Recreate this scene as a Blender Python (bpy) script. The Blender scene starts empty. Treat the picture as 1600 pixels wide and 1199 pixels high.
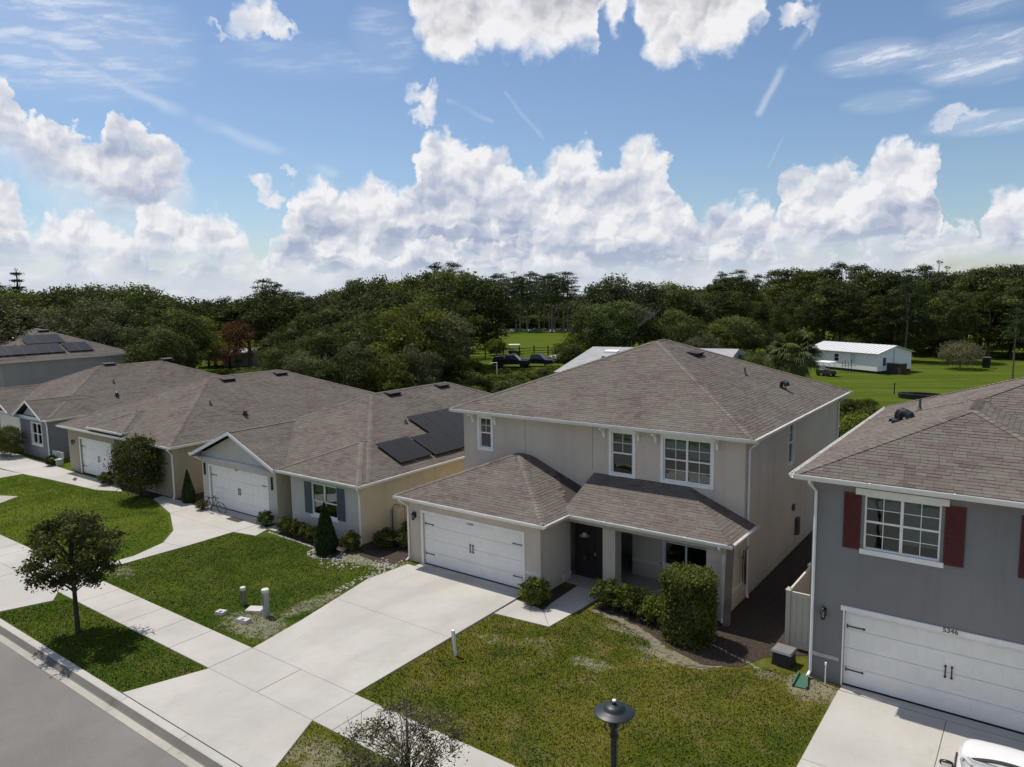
import bpy, math, random
import numpy as np
from mathutils import Vector, Matrix
R = math.radians
scene = bpy.context.scene
COL = scene.collection

# ------------------------------------------------------------------ camera
cam_d = bpy.data.cameras.new('camera')
cam_d.sensor_width = 36.0
cam_d.lens = 36.0 * 1152.45 / 1600.0
cam_d.clip_start = 0.2
cam_d.clip_end = 6000
cam = bpy.data.objects.new('camera', cam_d)
COL.objects.link(cam)
_yaw, _pit, _rol = R(36.383), R(-6.907), R(-0.949)
_f = Vector((-math.sin(_yaw)*math.cos(_pit), math.cos(_yaw)*math.cos(_pit), math.sin(_pit)))
_r = Vector((math.cos(_yaw), math.sin(_yaw), 0)); _u = _r.cross(_f)
_r2 = _r*math.cos(_rol) + _u*math.sin(_rol); _u2 = -_r*math.sin(_rol) + _u*math.cos(_rol)
CAM = Vector((20.602, -20.823, 10.699))
M = Matrix.Identity(4)
for i in range(3):
    M[i][0] = _r2[i]; M[i][1] = _u2[i]; M[i][2] = -_f[i]; M[i][3] = CAM[i]
cam.matrix_world = M
scene.camera = cam

# ------------------------------------------------------------------ light
SUN_DIR = Vector((-0.5, 0.065, 1.0)).normalized()      # towards the sun
SUN_EL = math.asin(SUN_DIR.z); SUN_AZ = math.atan2(SUN_DIR.x, SUN_DIR.y)
sun_d = bpy.data.lights.new('sun', 'SUN'); sun_d.energy = 4.3; sun_d.angle = R(0.55); sun_d.color = (1.0, 0.94, 0.845)
sun = bpy.data.objects.new('sun', sun_d); COL.objects.link(sun)
sun.rotation_euler = SUN_DIR.to_track_quat('Z', 'Y').to_euler()
sun.location = (0, 0, 60)
scene.view_settings.view_transform = 'Standard'
scene.view_settings.look = 'None'
scene.view_settings.gamma = 1.0
scene.view_settings.exposure = 0.10
try: scene.view_settings.use_curve_mapping = False
except Exception: pass
scene.cycles.max_bounces = 6
scene.cycles.diffuse_bounces = 4
scene.cycles.transparent_max_bounces = 12
scene.cycles.use_adaptive_sampling = True
scene.cycles.adaptive_threshold = 0.02

# ------------------------------------------------------------------ node helper
class NT:
    def __init__(s, tree): s.t = tree; s.n = tree.nodes; s.l = tree.links
    def new(s, typ, **kw):
        n = s.n.new(typ)
        for k, v in kw.items(): setattr(n, k, v)
        return n
    def set(s, sock, v):
        if v is None: return
        if isinstance(v, bpy.types.NodeSocket): s.l.new(v, sock)
        else:
            if hasattr(sock.default_value, '__len__') and not hasattr(v, '__len__'): v = [v]*len(sock.default_value)
            if hasattr(sock.default_value, '__len__') and len(sock.default_value) == 4 and len(v) == 3: v = (*v, 1)
            sock.default_value = v
    def math(s, op, a, b=None, c=None, clamp=False):
        n = s.new('ShaderNodeMath', operation=op); n.use_clamp = clamp
        for i, v in enumerate((a, b, c)):
            if v is not None: s.set(n.inputs[i], v)
        return n.outputs[0]
    def vmath(s, op, a, b=None, scale=None):
        n = s.new('ShaderNodeVectorMath', operation=op)
        s.set(n.inputs[0], a)
        if b is not None: s.set(n.inputs[1], b)
        if scale is not None: s.set(n.inputs['Scale'], scale)
        return n.outputs['Value'] if op in ('DOT_PRODUCT', 'LENGTH', 'DISTANCE') else n.outputs[0]
    def smooth(s, x, a, b, lo=0.0, hi=1.0, typ='SMOOTHSTEP'):
        n = s.new('ShaderNodeMapRange', interpolation_type=typ)
        for i, v in enumerate((x, a, b, lo, hi)): s.set(n.inputs[i], v)
        return n.outputs[0]
    def mix(s, f, a, b, mode='MIX'):
        n = s.new('ShaderNodeMix', data_type='RGBA', blend_type=mode); n.clamp_factor = True
        s.set(n.inputs[0], f); s.set(n.inputs[6], a); s.set(n.inputs[7], b)
        return n.outputs[2]
    def mixf(s, f, a, b):
        n = s.new('ShaderNodeMix', data_type='FLOAT'); s.set(n.inputs[0], f); s.set(n.inputs[2], a); s.set(n.inputs[3], b)
        return n.outputs[0]
    def noise(s, vec, scale, detail=4, rough=0.55, dim='3D', out=0):
        n = s.new('ShaderNodeTexNoise', noise_dimensions=dim)
        s.set(n.inputs['Vector'], vec); n.inputs['Scale'].default_value = scale
        n.inputs['Detail'].default_value = detail; n.inputs['Roughness'].default_value = rough
        return n.outputs[out]
    def voro(s, vec, scale, detail=0, rough=0.5, dim='3D', feature='F1', out='Distance'):
        n = s.new('ShaderNodeTexVoronoi', voronoi_dimensions=dim, feature=feature)
        s.set(n.inputs['Vector'], vec); n.inputs['Scale'].default_value = scale
        if 'Detail' in n.inputs: n.inputs['Detail'].default_value = detail; n.inputs['Roughness'].default_value = rough
        return n.outputs[out]
    def ramp(s, f, stops):
        n = s.new('ShaderNodeValToRGB'); s.set(n.inputs[0], f); e = n.color_ramp.elements
        while len(e) < len(stops): e.new(0.5)
        for el, (p, c) in zip(e, stops):
            el.position = p; el.color = (*c, 1) if len(c) == 3 else c
        return n.outputs[0]
    def xyz(s, v):
        n = s.new('ShaderNodeSeparateXYZ'); s.set(n.inputs[0], v); return n.outputs
    def comb(s, x, y, z=0.0):
        n = s.new('ShaderNodeCombineXYZ')
        for i, v in enumerate((x, y, z)): s.set(n.inputs[i], v)
        return n.outputs[0]

# ------------------------------------------------------------------ sky: Nishita air + procedural clouds in direction space
world = bpy.data.worlds.new('World'); scene.world = world; world.use_nodes = True
def build_sky():
    t = NT(world.node_tree); t.n.clear()
    out = t.new('ShaderNodeOutputWorld')
    sky = t.new('ShaderNodeTexSky', sky_type='NISHITA')
    sky.sun_disc = False; sky.sun_elevation = SUN_EL; sky.sun_rotation = SUN_AZ
    sky.altitude = 0; sky.air_density = 1.0; sky.dust_density = 0.6; sky.ozone_density = 4.0
    hsv = t.new('ShaderNodeHueSaturation'); hsv.inputs['Saturation'].default_value = SKY_SAT; t.l.new(sky.outputs[0], hsv.inputs['Color'])
    bg1 = t.new('ShaderNodeBackground'); t.l.new(hsv.outputs[0], bg1.inputs[0]); bg1.inputs[1].default_value = SKY_STR
    tc = t.new('ShaderNodeTexCoord')
    D = tc.outputs['Generated']
    yx, yy = math.cos(_yaw), math.sin(_yaw)
    a = t.vmath('DOT_PRODUCT', D, (yx, yy, 0)); b = t.vmath('DOT_PRODUCT', D, (-yy, yx, 0))
    az = t.math('MULTIPLY', t.math('ARCTAN2', a, b), 57.2958)
    el = t.math('MULTIPLY', t.math('ARCSINE', t.xyz(D)[2]), 57.2958)
    # clouds repeat mirrored every 76 degrees of azimuth beyond the frame
    def fold(v):
        return t.math('SUBTRACT', t.math('PINGPONG', t.math('ADD', v, 38.0 + 76.0*4), 76.0), 38.0)
    P = t.comb(az, el)
    n1 = t.noise(P, 0.55, 6, 0.56, '2D', out=1)
    nx, ny, nz = t.xyz(n1)
    cx = lambda v, k: t.math('MULTIPLY', t.math('SUBTRACT', v, 0.5), k)
    azw = t.math('ADD', az, cx(nx, 1.9)); elw = t.math('ADD', el, cx(ny, 1.2))
    # cauliflower bumps
    Q = t.comb(azw, elw)
    def billow(off):
        q = t.vmath('ADD', Q, off) if off else Q
        v1 = t.voro(q, 0.62, 2.0, 0.42, '2D', 'F1')
        return v1
    b0 = billow(None); b1 = billow((-0.22, 0.36, 0))
    fb0 = t.noise(Q, 0.34, 4, 0.45, '2D'); fb1 = t.noise(t.vmath('ADD', Q, (-0.8, 1.3, 0)), 0.34, 4, 0.45, '2D')
    lit = t.math('ADD', t.math('MULTIPLY', t.math('SUBTRACT', b1, b0), 0.50), t.math('MULTIPLY', t.math('SUBTRACT', fb0, fb1), 1.25))
    ef = t.noise(P, 2.2, 5, 0.6, '2D')
    edge = t.math('ADD', t.math('MULTIPLY', t.math('SUBTRACT', b0, 0.42), 1.35), t.math('ADD', cx(nz, 0.9), cx(ef, 0.8)))   # added to elevation at outlines
    azf = fold(azw)
    u = t.math('DIVIDE', t.math('ADD', azf, 38.0), 76.0)
    def curve(pts, lo=0.0, hi=25.0):
        n = t.new('ShaderNodeFloatCurve'); c = n.mapping.curves[0]
        pts = sorted((( (x+38)/76, (y-lo)/(hi-lo)) for x, y in pts))
        c.points[0].location = (0, pts[0][1]); c.points[1].location = (1, pts[-1][1])
        last = 0
        for x, y in pts:
            if x > last + 0.003 and x < 0.997: c.points.new(x, y); last = x
        for p in c.points: p.handle_type = 'AUTO'
        n.mapping.clip_min_y = -1; n.mapping.clip_max_y = 2
        n.mapping.update(); t.l.new(u, n.inputs['Value'])
        return t.math('ADD', t.math('MULTIPLY', n.outputs[0], hi-lo), lo)
    ele = t.math('ADD', elw, edge)
    WHITE, GREY, DARK = (0.87, 0.87, 0.885), (0.53, 0.575, 0.68), (0.38, 0.44, 0.58)
    BV = t.comb(t.math('MULTIPLY', azw, 0.16), t.math('MULTIPLY', elw, 0.75))
    bases = t.smooth(t.noise(BV, 1.0, 3, 0.5, '2D'), 0.47, 0.60)      # flat grey undersides
    def shade(depth, greyat, base=0.0):
        # depth below the lit top edge in degrees
        g = t.smooth(depth, 0.0, greyat)
        s = t.math('SUBTRACT', t.math('ADD', 0.84, lit), t.math('MULTIPLY', g, 0.36))
        s = t.math('SUBTRACT', s, t.math('MULTIPLY', t.math('MULTIPLY', bases, g), t.smooth(el, 9.0, 4.0, 0.0, 0.45)))
        if base: s = t.math('SUBTRACT', s, base)
        return t.ramp(s, [(0.05, DARK), (0.40, GREY), (0.66, (0.68, 0.70, 0.76)), (0.96, WHITE)])
    # low hazy band
    tl = curve(C_LOW); dl = t.math('SUBTRACT', t.math('SUBTRACT', tl, 0.9), ele)
    ml = t.math('MULTIPLY', t.smooth(dl, -0.8, 1.8), 0.80)
    cl = shade(t.math('SUBTRACT', tl, elw), 4.0)
    cl = t.mix(t.smooth(el, 5.0, 0.5, 0.0, 0.8), cl, (0.62, 0.69, 0.80))
    # main cumulus
    tm = curve(C_MAIN); dm = t.math('SUBTRACT', tm, ele)
    mm = t.smooth(dm, -0.2, 0.95)
    fade = t.smooth(el, 1.6, 4.2)                         # bases melt into the hazy band
    mm = t.math('MULTIPLY', mm, t.math('ADD', 0.12, t.math('MULTIPLY', fade, 0.88)))
    cm = shade(t.math('SUBTRACT', tm, elw), 8.0)
    # nearer heads standing in front of the bank, each with its own lit rim
    near = []
    for (sh, dy, sc, g) in ((7.5, -3.6, 0.80, 3.2), (-11.0, -5.2, 0.72, 2.6)):
        tn = curve([(x+sh, max(0.6, (y+dy)*sc)) for x, y in C_MAIN if -37.5 < x+sh < 37.5])
        dn = t.math('SUBTRACT', tn, t.math('ADD', ele, cx(ef, 0.6)))
        mn_ = t.math('MULTIPLY', t.smooth(dn, -0.1, 0.55), t.smooth(el, 1.2, 2.8))
        near.append((shade(t.math('SUBTRACT', tn, elw), g), t.math('MULTIPLY', mn_, 0.75)))
    # upper left bank
    tu = curve(C_UL_T); bu = curve(C_UL_B)
    side = t.smooth(azw, -22.6, -23.6)
    mu = t.math('MULTIPLY', t.smooth(t.math('SUBTRACT', tu, ele), -0.05, 0.4), t.smooth(t.math('SUBTRACT', t.math('ADD', elw, cx(nz, 1.5)), bu), -3.2, 1.2))
    mu = t.math('MULTIPLY', mu, side)
    cu = shade(t.math('SUBTRACT', tu, elw), 3.6, 0.02)
    # top centre cloud, seen from below
    tt = curve(C_TC_B, 5, 30)
    dt = t.math('SUBTRACT', t.math('SUBTRACT', elw, t.math('MULTIPLY', edge, 0.8)), tt)
    mt = t.smooth(dt, -0.35, 1.3)
    mt = t.math('MULTIPLY', mt, t.math('MULTIPLY', t.smooth(azw, -7.6, -6.9), t.smooth(azw, 19.2, 18.3)))
    st = t.math('ADD', t.math('MULTIPLY', lit, 0.8), t.smooth(t.math('ADD', dt, t.math('MULTIPLY', fb0, 4.0)), 1.5, 7.0, 0.95, 0.50))
    ct = t.ramp(st, [(0.0, DARK), (0.30, (0.45, 0.47, 0.53)), (0.62, (0.72, 0.72, 0.75)), (0.88, WHITE)])
    # small puffs: (az, el, r_az, r_el, strength)
    puffs = [(-6.3, 15.1, 1.15, 0.75, 1), (-5.9, 14.3, 0.7, 0.9, 1), (-6.4, 13.4, 0.9, 0.5, .9), (-18.1, 8.6, 0.8, 0.8, 1), (-17.5, 7.6, 1.0, 0.8, 1), (-16.2, 9.5, 0.6, 0.35, .7),
             (20.6, 18.5, 1.3, 0.9, 1), (-17.6, 19.1, 2.1, 1.1, 1), (-16.2, 18.5, 1.4, 0.7, .9), (-20.3, 18.3, 0.9, 0.35, .5), (30.3, 11.2, 1.2, 0.6, .8)]
    mp = None
    for (pa, pe, ra, re, stg) in puffs:
        dx = t.math('DIVIDE', t.math('SUBTRACT', azw, pa), ra); dy = t.math('DIVIDE', t.math('SUBTRACT', ele, pe), re)
        d = t.math('SUBTRACT', 1.0, t.math('ADD', t.math('MULTIPLY', dx, dx), t.math('MULTIPLY', dy, dy)))
        m = t.math('MULTIPLY', t.smooth(d, -0.35, 1.0), stg)
        mp = m if mp is None else t.math('MAXIMUM', mp, m)
    cp = t.ramp(t.math('ADD', 0.55, lit), [(0.2, (0.62, 0.66, 0.75)), (0.8, WHITE)])
    # cirrus: stretched noise inside soft ellipses; contrails: thin line segments
    PS = t.comb(t.math('MULTIPLY', azw, 0.28), t.math('ADD', t.math('MULTIPLY', el, 1.3), t.math('MULTIPLY', az, -0.12)))
    cn = t.smooth(t.noise(PS, 0.9, 6, 0.62, '2D'), 0.44, 0.72)
    mc = None
    for (pa, pe, ra, re, stg) in [(25.6, 15.0, 4.2, 1.3, 1.0), (31.8, 14.2, 5.0, 2.0, 1.0), (32.5, 10.2, 4.5, 0.9, 1.0), (26.4, 12.2, 3.2, 0.9, .6), (-30, 16.5, 9.5, 4.5, .75), (32.0, 17.5, 4, 1.5, .45), (-14.5, 16.5, 8.0, 1.6, .25), (-9, 18, 3, 3, .35)]:
        dx = t.math('DIVIDE', t.math('SUBTRACT', az, pa), ra); dy = t.math('DIVIDE', t.math('SUBTRACT', el, pe), re)
        d = t.math('SUBTRACT', 1.0, t.math('ADD', t.math('MULTIPLY', dx, dx), t.math('MULTIPLY', dy, dy)))
        m = t.math('MULTIPLY', t.smooth(d, 0.0, 0.9), stg)
        mc = m if mc is None else t.math('MAXIMUM', mc, m)
    mc = t.math('MULTIPLY', mc, t.math('ADD', 0.20, t.math('MULTIPLY', cn, 0.62)))
    lw = t.math('ADD', el, cx(nx, 0.55))
    for (a0, e0, a1, e1, w, stg) in [(-30.2, 15.4, -24.0, 12.9, 0.55, .34), (-24.0, 12.9, -13.0, 9.0, 0.6, .24), (21.4, 17.2, 19.6, 14.9, 0.42, .42), (19.7, 15.0, 18.2, 12.3, 0.40, .36), (-4.4, 14.2, -1.2, 12.6, 0.24, .2), (-0.1, 14.6, 2.6, 11.4, 0.24, .17), (19.9, 10.6, 18.9, 8.6, 0.09, .18)]:
        L2 = (a1-a0)**2 + (e1-e0)**2
        px = t.math('SUBTRACT', az, a0); py = t.math('SUBTRACT', lw, e0)
        h = t.math('DIVIDE', t.math('ADD', t.math('MULTIPLY', px, a1-a0), t.math('MULTIPLY', py, e1-e0)), L2, clamp=True)
        qx = t.math('SUBTRACT', px, t.math('MULTIPLY', h, a1-a0)); qy = t.math('SUBTRACT', py, t.math('MULTIPLY', h, e1-e0))
        dd = t.math('SQRT', t.math('ADD', t.math('MULTIPLY', qx, qx), t.math('MULTIPLY', qy, qy)))
        m = t.math('MULTIPLY', t.smooth(dd, w, 0.0), stg)
        mc = t.math('MAXIMUM', mc, t.math('MULTIPLY', m, t.smooth(fb0, 0.25, 0.55)))
    # stack the layers, far to near
    col = t.mix(0.0, (0.80, 0.84, 0.92), (1, 1, 1)); mask = mc
    def over(col, mask, c2, m2):
        # premix: colour weighted by the newer mask
        c = t.mix(m2, col, c2)
        m = t.math('SUBTRACT', t.math('ADD', mask, m2), t.math('MULTIPLY', mask, m2))
        return c, m
    # where a far layer is thin, keep its own colour when a nearer one fades in
    for c2, m2 in ((cp, mp), (cu, mu), (cl, ml), (cm, mm), *near, (ct, mt)):
        col, mask = over(col, mask, c2, m2)
    # broken cumulus added overhead, out of view, as neutral white fill light
    n3 = t.noise(D, 2.6, 6, 0.6); mo = t.math('MULTIPLY', t.smooth(n3, 0.50, 0.60), t.smooth(el, 23.0, 28.0))
    col, mask = over(col, mask, t.ramp(n3, [(0.45, WHITE), (0.75, (0.60, 0.62, 0.67))]), mo)
    mask = t.math('MULTIPLY', mask, t.smooth(el, -1.0, 0.0))
    bg2 = t.new('ShaderNodeBackground'); t.l.new(col, bg2.inputs[0]); bg2.inputs[1].default_value = CLOUD_STR
    mx = t.new('ShaderNodeMixShader'); t.l.new(mask, mx.inputs[0]); t.l.new(bg1.outputs[0], mx.inputs[1]); t.l.new(bg2.outputs[0], mx.inputs[2])
    t.l.new(mx.outputs[0], out.inputs[0])
SKY_STR = 0.101; SKY_SAT = 1.02; CLOUD_STR = 0.95
C_MAIN = [(-37.74, 6.63), (-35.82, 7.52), (-33.82, 8.12), (-33.18, 7.9), (-32.75, 6.95), (-32.37, 5.18), (-31.61, 6.02), (-30.5, 6.59), (-28.73, 5.85), (-27.64, 5.35), (-26.88, 5.16), (-26.38, 6.78), (-24.93, 7.85), (-24.37, 7.36), (-22.77, 6.99), (-21.53, 6.82), (-20.72, 6.18), (-19.91, 5.53), (-18.71, 3.61), (-17.2, 2.97), (-16.51, 7.61), (-15.72, 8.3), (-13.96, 9.01), (-12.17, 8.14), (-10.73, 9.29), (-9.33, 9.17), (-7.47, 8.18), (-6.89, 11.13), (-5.8, 12.68), (-4.47, 12.69), (-3.54, 11.58), (-2.09, 11.79), (-1.13, 11.7), (0.29, 10.42), (2.2, 9.38), (2.94, 10.59), (4.15, 11.59), (5.35, 11.73), (6.54, 11.06), (7.48, 9.77), (8.19, 10.19), (9.13, 11.57), (10.07, 11.75), (11.24, 11.03), (11.94, 9.79), (12.29, 7.3), (13.59, 6.69), (14.15, 5.75), (14.96, 6.26), (16.3, 7.1), (17.41, 7.27), (18.74, 6.75), (19.42, 5.6), (19.78, 8.22), (20.82, 9.01), (21.88, 8.71), (22.68, 9.28), (23.9, 9.26), (24.94, 8.26), (25.88, 9.41), (26.43, 10.17), (27.76, 10.19), (29.08, 9.69), (29.73, 7.43), (30.18, 5.77), (30.12, 3.1), (30.79, 2.11), (31.92, 3.0), (32.06, 5.02), (32.96, 6.34), (34.28, 6.79), (37.41, 7.4), (39.09, 4.28)]
C_LOW = [(-38.01, 3.63), (-34.09, 4.92), (-32.11, 4.19), (-29.88, 5.27), (-26.91, 4.73), (-24.58, 4.13), (-21.66, 4.62), (-18.71, 3.75), (-14.14, 5.38), (-9.43, 6.32), (-4.65, 5.84), (0.22, 6.25), (5.07, 5.44), (9.86, 5.54), (14.53, 4.68), (19.01, 4.27), (23.25, 4.52), (27.26, 4.09), (30.33, 2.46), (33.18, 2.13), (34.51, 2.67), (37.73, 2.12)]
C_UL_T = [(-37.85, 12.0), (-35.26, 13.77), (-33.35, 13.68), (-32.44, 12.7), (-30.97, 11.81), (-29.41, 11.31), (-28.08, 11.03), (-27.74, 12.51), (-26.69, 13.08), (-25.69, 12.62), (-25.34, 11.53), (-24.12, 11.01), (-22.74, 10.6), (-22.26, 9.79), (-22.07, 7.45), (-21.81, 2.16)]
C_UL_B = [(-38.11, 9.15), (-33.65, 10.15), (-32.07, 8.95), (-30.39, 8.08), (-28.63, 7.17), (-26.79, 6.42), (-23.56, 7.4), (-22.32, 8.73), (-21.36, 9.62)]
C_TC_B = [(-10.46, 25.54), (-7.83, 23.53), (-7.15, 19.95), (-6.43, 17.76), (-4.37, 15.92), (-1.5, 16.88), (0.4, 16.73), (1.82, 16.49), (3.72, 16.78), (6.55, 16.83), (8.19, 17.57), (8.51, 17.95), (7.72, 18.64), (6.79, 19.25), (7.72, 19.83), (9.11, 19.36), (9.81, 17.79), (10.51, 16.32), (11.89, 15.11), (13.24, 15.92), (14.81, 15.88), (16.56, 16.44), (18.35, 17.45), (18.57, 18.77), (19.79, 22.81)]
build_sky()

# ------------------------------------------------------------------ materials
MATS = {}
def mat(name, col, rough=0.8, spec=0.3, metal=0.0, var=0.0, vscale=3.0, bump=0.0, bscale=60.0, col2=None, mixscale=1.0, coat=0.0):
    if name in MATS: return MATS[name]
    m = bpy.data.materials.new(name); m.use_nodes = True; t = NT(m.node_tree)
    b = t.n['Principled BSDF']
    tc = t.new('ShaderNodeTexCoord'); P = tc.outputs['Object']
    c = (*col, 1)
    if col2 is not None or var > 0:
        n = t.smooth(t.noise(P, mixscale if col2 else vscale, 5, 0.6), 0.3, 0.7)
        hi = col2 if col2 else tuple(min(1, x*(1+var)) for x in col)
        lo = col if col2 else tuple(x*(1-var) for x in col)
        c = t.mix(n, lo, hi)
    t.set(b.inputs['Base Color'], c)
    b.inputs['Roughness'].default_value = rough; b.inputs['Metallic'].default_value = metal
    b.inputs['Specular IOR Level'].default_value = spec; b.inputs['Coat Weight'].default_value = coat
    if bump > 0:
        bn = t.new('ShaderNodeBump'); bn.inputs['Strength'].default_value = bump; bn.inputs['Distance'].default_value = 0.01
        t.l.new(t.noise(P, bscale, 4, 0.6), bn.inputs['Height']); t.l.new(bn.outputs[0], b.inputs['Normal'])
    MATS[name] = m; return m

def mat_stucco(name, col):
    m = bpy.data.materials.new(name); m.use_nodes = True; t = NT(m.node_tree); b = t.n['Principled BSDF']
    P = t.new('ShaderNodeTexCoord').outputs['Object']
    big = t.smooth(t.noise(P, 0.5, 5, 0.6), 0.3, 0.7)
    st = t.noise(t.vmath('MULTIPLY', P, (1, 1, 0.08)), 2.2, 5, 0.65)      # faint vertical rain streaks
    c = t.mix(big, tuple(x*0.93 for x in col), tuple(x*1.05 for x in col))
    c = t.mix(t.smooth(st, 0.45, 0.75, 0.0, 0.40), c, tuple(x*0.72 for x in col))
    Pz = t.xyz(t.new('ShaderNodeNewGeometry').outputs['Position'])[2]
    dirt = t.math('MULTIPLY', t.smooth(t.math('ADD', Pz, t.math('MULTIPLY', t.noise(P, 3, 4, .6), 0.5)), 0.75, 0.25), 0.35)
    c = t.mix(dirt, c, tuple(x*0.55 for x in col))
    t.set(b.inputs['Base Color'], c); b.inputs['Roughness'].default_value = 0.92; b.inputs['Specular IOR Level'].default_value = 0.15
    bn = t.new('ShaderNodeBump'); bn.inputs['Strength'].default_value = 0.5; bn.inputs['Distance'].default_value = 0.012
    t.l.new(t.noise(P, 38, 5, 0.65), bn.inputs['Height']); t.l.new(bn.outputs[0], b.inputs['Normal'])
    return m

def mat_shingle(name, cols):
    m = bpy.data.materials.new(name); m.use_nodes = True; t = NT(m.node_tree); b = t.n['Principled BSDF']
    P = t.new('ShaderNodeNewGeometry').outputs['Position']
    at = t.new('ShaderNodeAttribute'); at.attribute_name = 'tint'
    oi = t.new('ShaderNodeObjectInfo')
    f = t.math('FRACT', t.math('ADD', at.outputs['Fac'], oi.outputs['Random']))
    big = t.noise(P, 0.55, 4, 0.6)
    f = t.math('ADD', t.math('MULTIPLY', f, 0.55), t.math('MULTIPLY', t.smooth(big, 0.25, 0.75), 0.45))
    c = t.ramp(f, [(i/(len(cols)-1), c) for i, c in enumerate(cols)])
    gr = t.noise(P, 90, 3, 0.7)
    c = t.mix(t.smooth(gr, 0.35, 0.7, 0.0, 0.5), c, t.mix(1.0, c, (0.55, 0.52, 0.50), 'MULTIPLY'))
    t.set(b.inputs['Base Color'], c); b.inputs['Roughness'].default_value = 1.0; b.inputs['Specular IOR Level'].default_value = 0.02
    bn = t.new('ShaderNodeBump'); bn.inputs['Strength'].default_value = 0.45; bn.inputs['Distance'].default_value = 0.01
    t.l.new(gr, bn.inputs['Height']); t.l.new(bn.outputs[0], b.inputs['Normal'])
    return m

def mat_leaf(name, dark, light, trans=0.25, spec=0.08, rough=0.7):
    m = bpy.data.materials.new(name); m.use_nodes = True; t = NT(m.node_tree); t.n.clear()
    out = t.new('ShaderNodeOutputMaterial')
    at = t.new('ShaderNodeAttribute'); at.attribute_name = 'tint'
    oi = t.new('ShaderNodeObjectInfo')
    c = t.mix(at.outputs['Fac'], dark, light)
    c = t.mix(t.math('MULTIPLY', oi.outputs['Random'], 0.6), c, t.mix(1.0, c, (1.16, 1.0, 0.92), 'MULTIPLY'))
    r2 = t.math('FRACT', t.math('MULTIPLY', oi.outputs['Random'], 17.3))
    c = t.mix(1.0, c, t.comb(*[t.math('ADD', 0.75, t.math('MULTIPLY', r2, 0.7))]*3), 'MULTIPLY')
    d = t.new('ShaderNodeBsdfPrincipled'); t.set(d.inputs['Base Color'], c); d.inputs['Roughness'].default_value = rough; d.inputs['Specular IOR Level'].default_value = spec
    tr = t.new('ShaderNodeBsdfTranslucent'); t.set(tr.inputs[0], t.mix(1.0, c, (1.2, 1.3, 0.5), 'MULTIPLY'))
    mx = t.new('ShaderNodeMixShader'); mx.inputs[0].default_value = trans
    t.l.new(d.outputs[0], mx.inputs[1]); t.l.new(tr.outputs[0], mx.inputs[2]); t.l.new(mx.outputs[0], out.inputs[0])
    return m

def mat_concrete(name, col, stain=(0.30, 0.27, 0.22), amt=0.35):
    m = bpy.data.materials.new(name); m.use_nodes = True; t = NT(m.node_tree); b = t.n['Principled BSDF']
    P = t.new('ShaderNodeNewGeometry').outputs['Position']
    oi = t.new('ShaderNodeObjectInfo')
    n1 = t.noise(P, 0.35, 6, 0.6); n2 = t.noise(P, 2.4, 6, 0.65); n3 = t.noise(P, 45, 3, 0.6)
    c = t.mix(t.smooth(n1, 0.35, 0.68), tuple(x*0.90 for x in col), tuple(x*1.06 for x in col))
    c = t.mix(t.smooth(t.noise(t.vmath('ADD', P, (11, 3, 0)), 0.5, 3, .5), 0.45, 0.75, 0.0, 0.35), c, tuple(x*y for x, y in zip(col, (1.0, 0.93, 0.90))))
    c = t.mix(t.smooth(n2, 0.52, 0.80, 0.0, amt), c, stain)
    c = t.mix(t.smooth(t.noise(t.vmath('MULTIPLY', P, (0.55, 0.18, 1)), 1.0, 5, 0.6), 0.48, 0.70, 0.0, 0.42), c, tuple(x*0.72 for x in col))
    c = t.mix(t.smooth(t.voro(t.vmath('ADD', P, t.vmath('SCALE', t.noise(P, 1.5, 4, .6, out=1), scale=0.6)), 0.35, feature='DISTANCE_TO_EDGE'), 0.003, 0.0, 0.0, 0.35), c, stain)
    c = t.mix(t.math('MULTIPLY', oi.outputs['Random'], 0.10), c, stain)
    c = t.mix(t.smooth(n3, 0.3, 0.7, 0.0, 0.10), c, tuple(x*0.7 for x in col))
    t.set(b.inputs['Base Color'], c); b.inputs['Roughness'].default_value = 0.9; b.inputs['Specular IOR Level'].default_value = 0.2
    bn = t.new('ShaderNodeBump'); bn.inputs['Strength'].default_value = 0.25; bn.inputs['Distance'].default_value = 0.006
    t.l.new(n3, bn.inputs['Height']); t.l.new(bn.outputs[0], b.inputs['Normal'])
    return m

def grass_colour(t, P):
    """turf colour by place: greens, dry patches, sandy thin spots, mowing bands far off"""
    n1 = t.noise(P, 0.22, 5, 0.6); n2 = t.noise(P, 1.1, 6, 0.65); n3 = t.noise(P, 7.0, 4, 0.6)
    px = t.xyz(P)[0]
    ga = t.mix(t.smooth(n1, 0.38, 0.62), (0.060, 0.078, 0.010), (0.100, 0.100, 0.016))       # thin olive lawn, middle lot
    gb = t.mix(t.smooth(n1, 0.38, 0.62), (0.040, 0.068, 0.009), (0.068, 0.094, 0.014))       # dense green lawn, cream house
    gc = t.mix(t.smooth(n1, 0.38, 0.62), (0.055, 0.088, 0.010), (0.088, 0.118, 0.016))       # bright lawn, far left
    g = t.mix(t.smooth(px, 0.0, 4.5), gb, ga); g = t.mix(t.smooth(px, -8.5, -10.2), g, gc)
    g = t.mix(t.math('MULTIPLY', t.smooth(n2, 0.46, 0.70, 0.0, 0.8), t.smooth(px, -3.0, 5.0, 0.35, 1.0)), g, (0.150, 0.128, 0.042))
    g = t.mix(t.smooth(t.noise(t.vmath('ADD', P, (37, 5, 0)), 0.6, 5, 0.65), 0.52, 0.68, 0.0, 0.7), g, (0.034, 0.060, 0.011))
    g = t.mix(t.smooth(n3, 0.45, 0.75, 0.0, 0.5), g, (0.042, 0.055, 0.008))
    return g, n1, n2, n3
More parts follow.
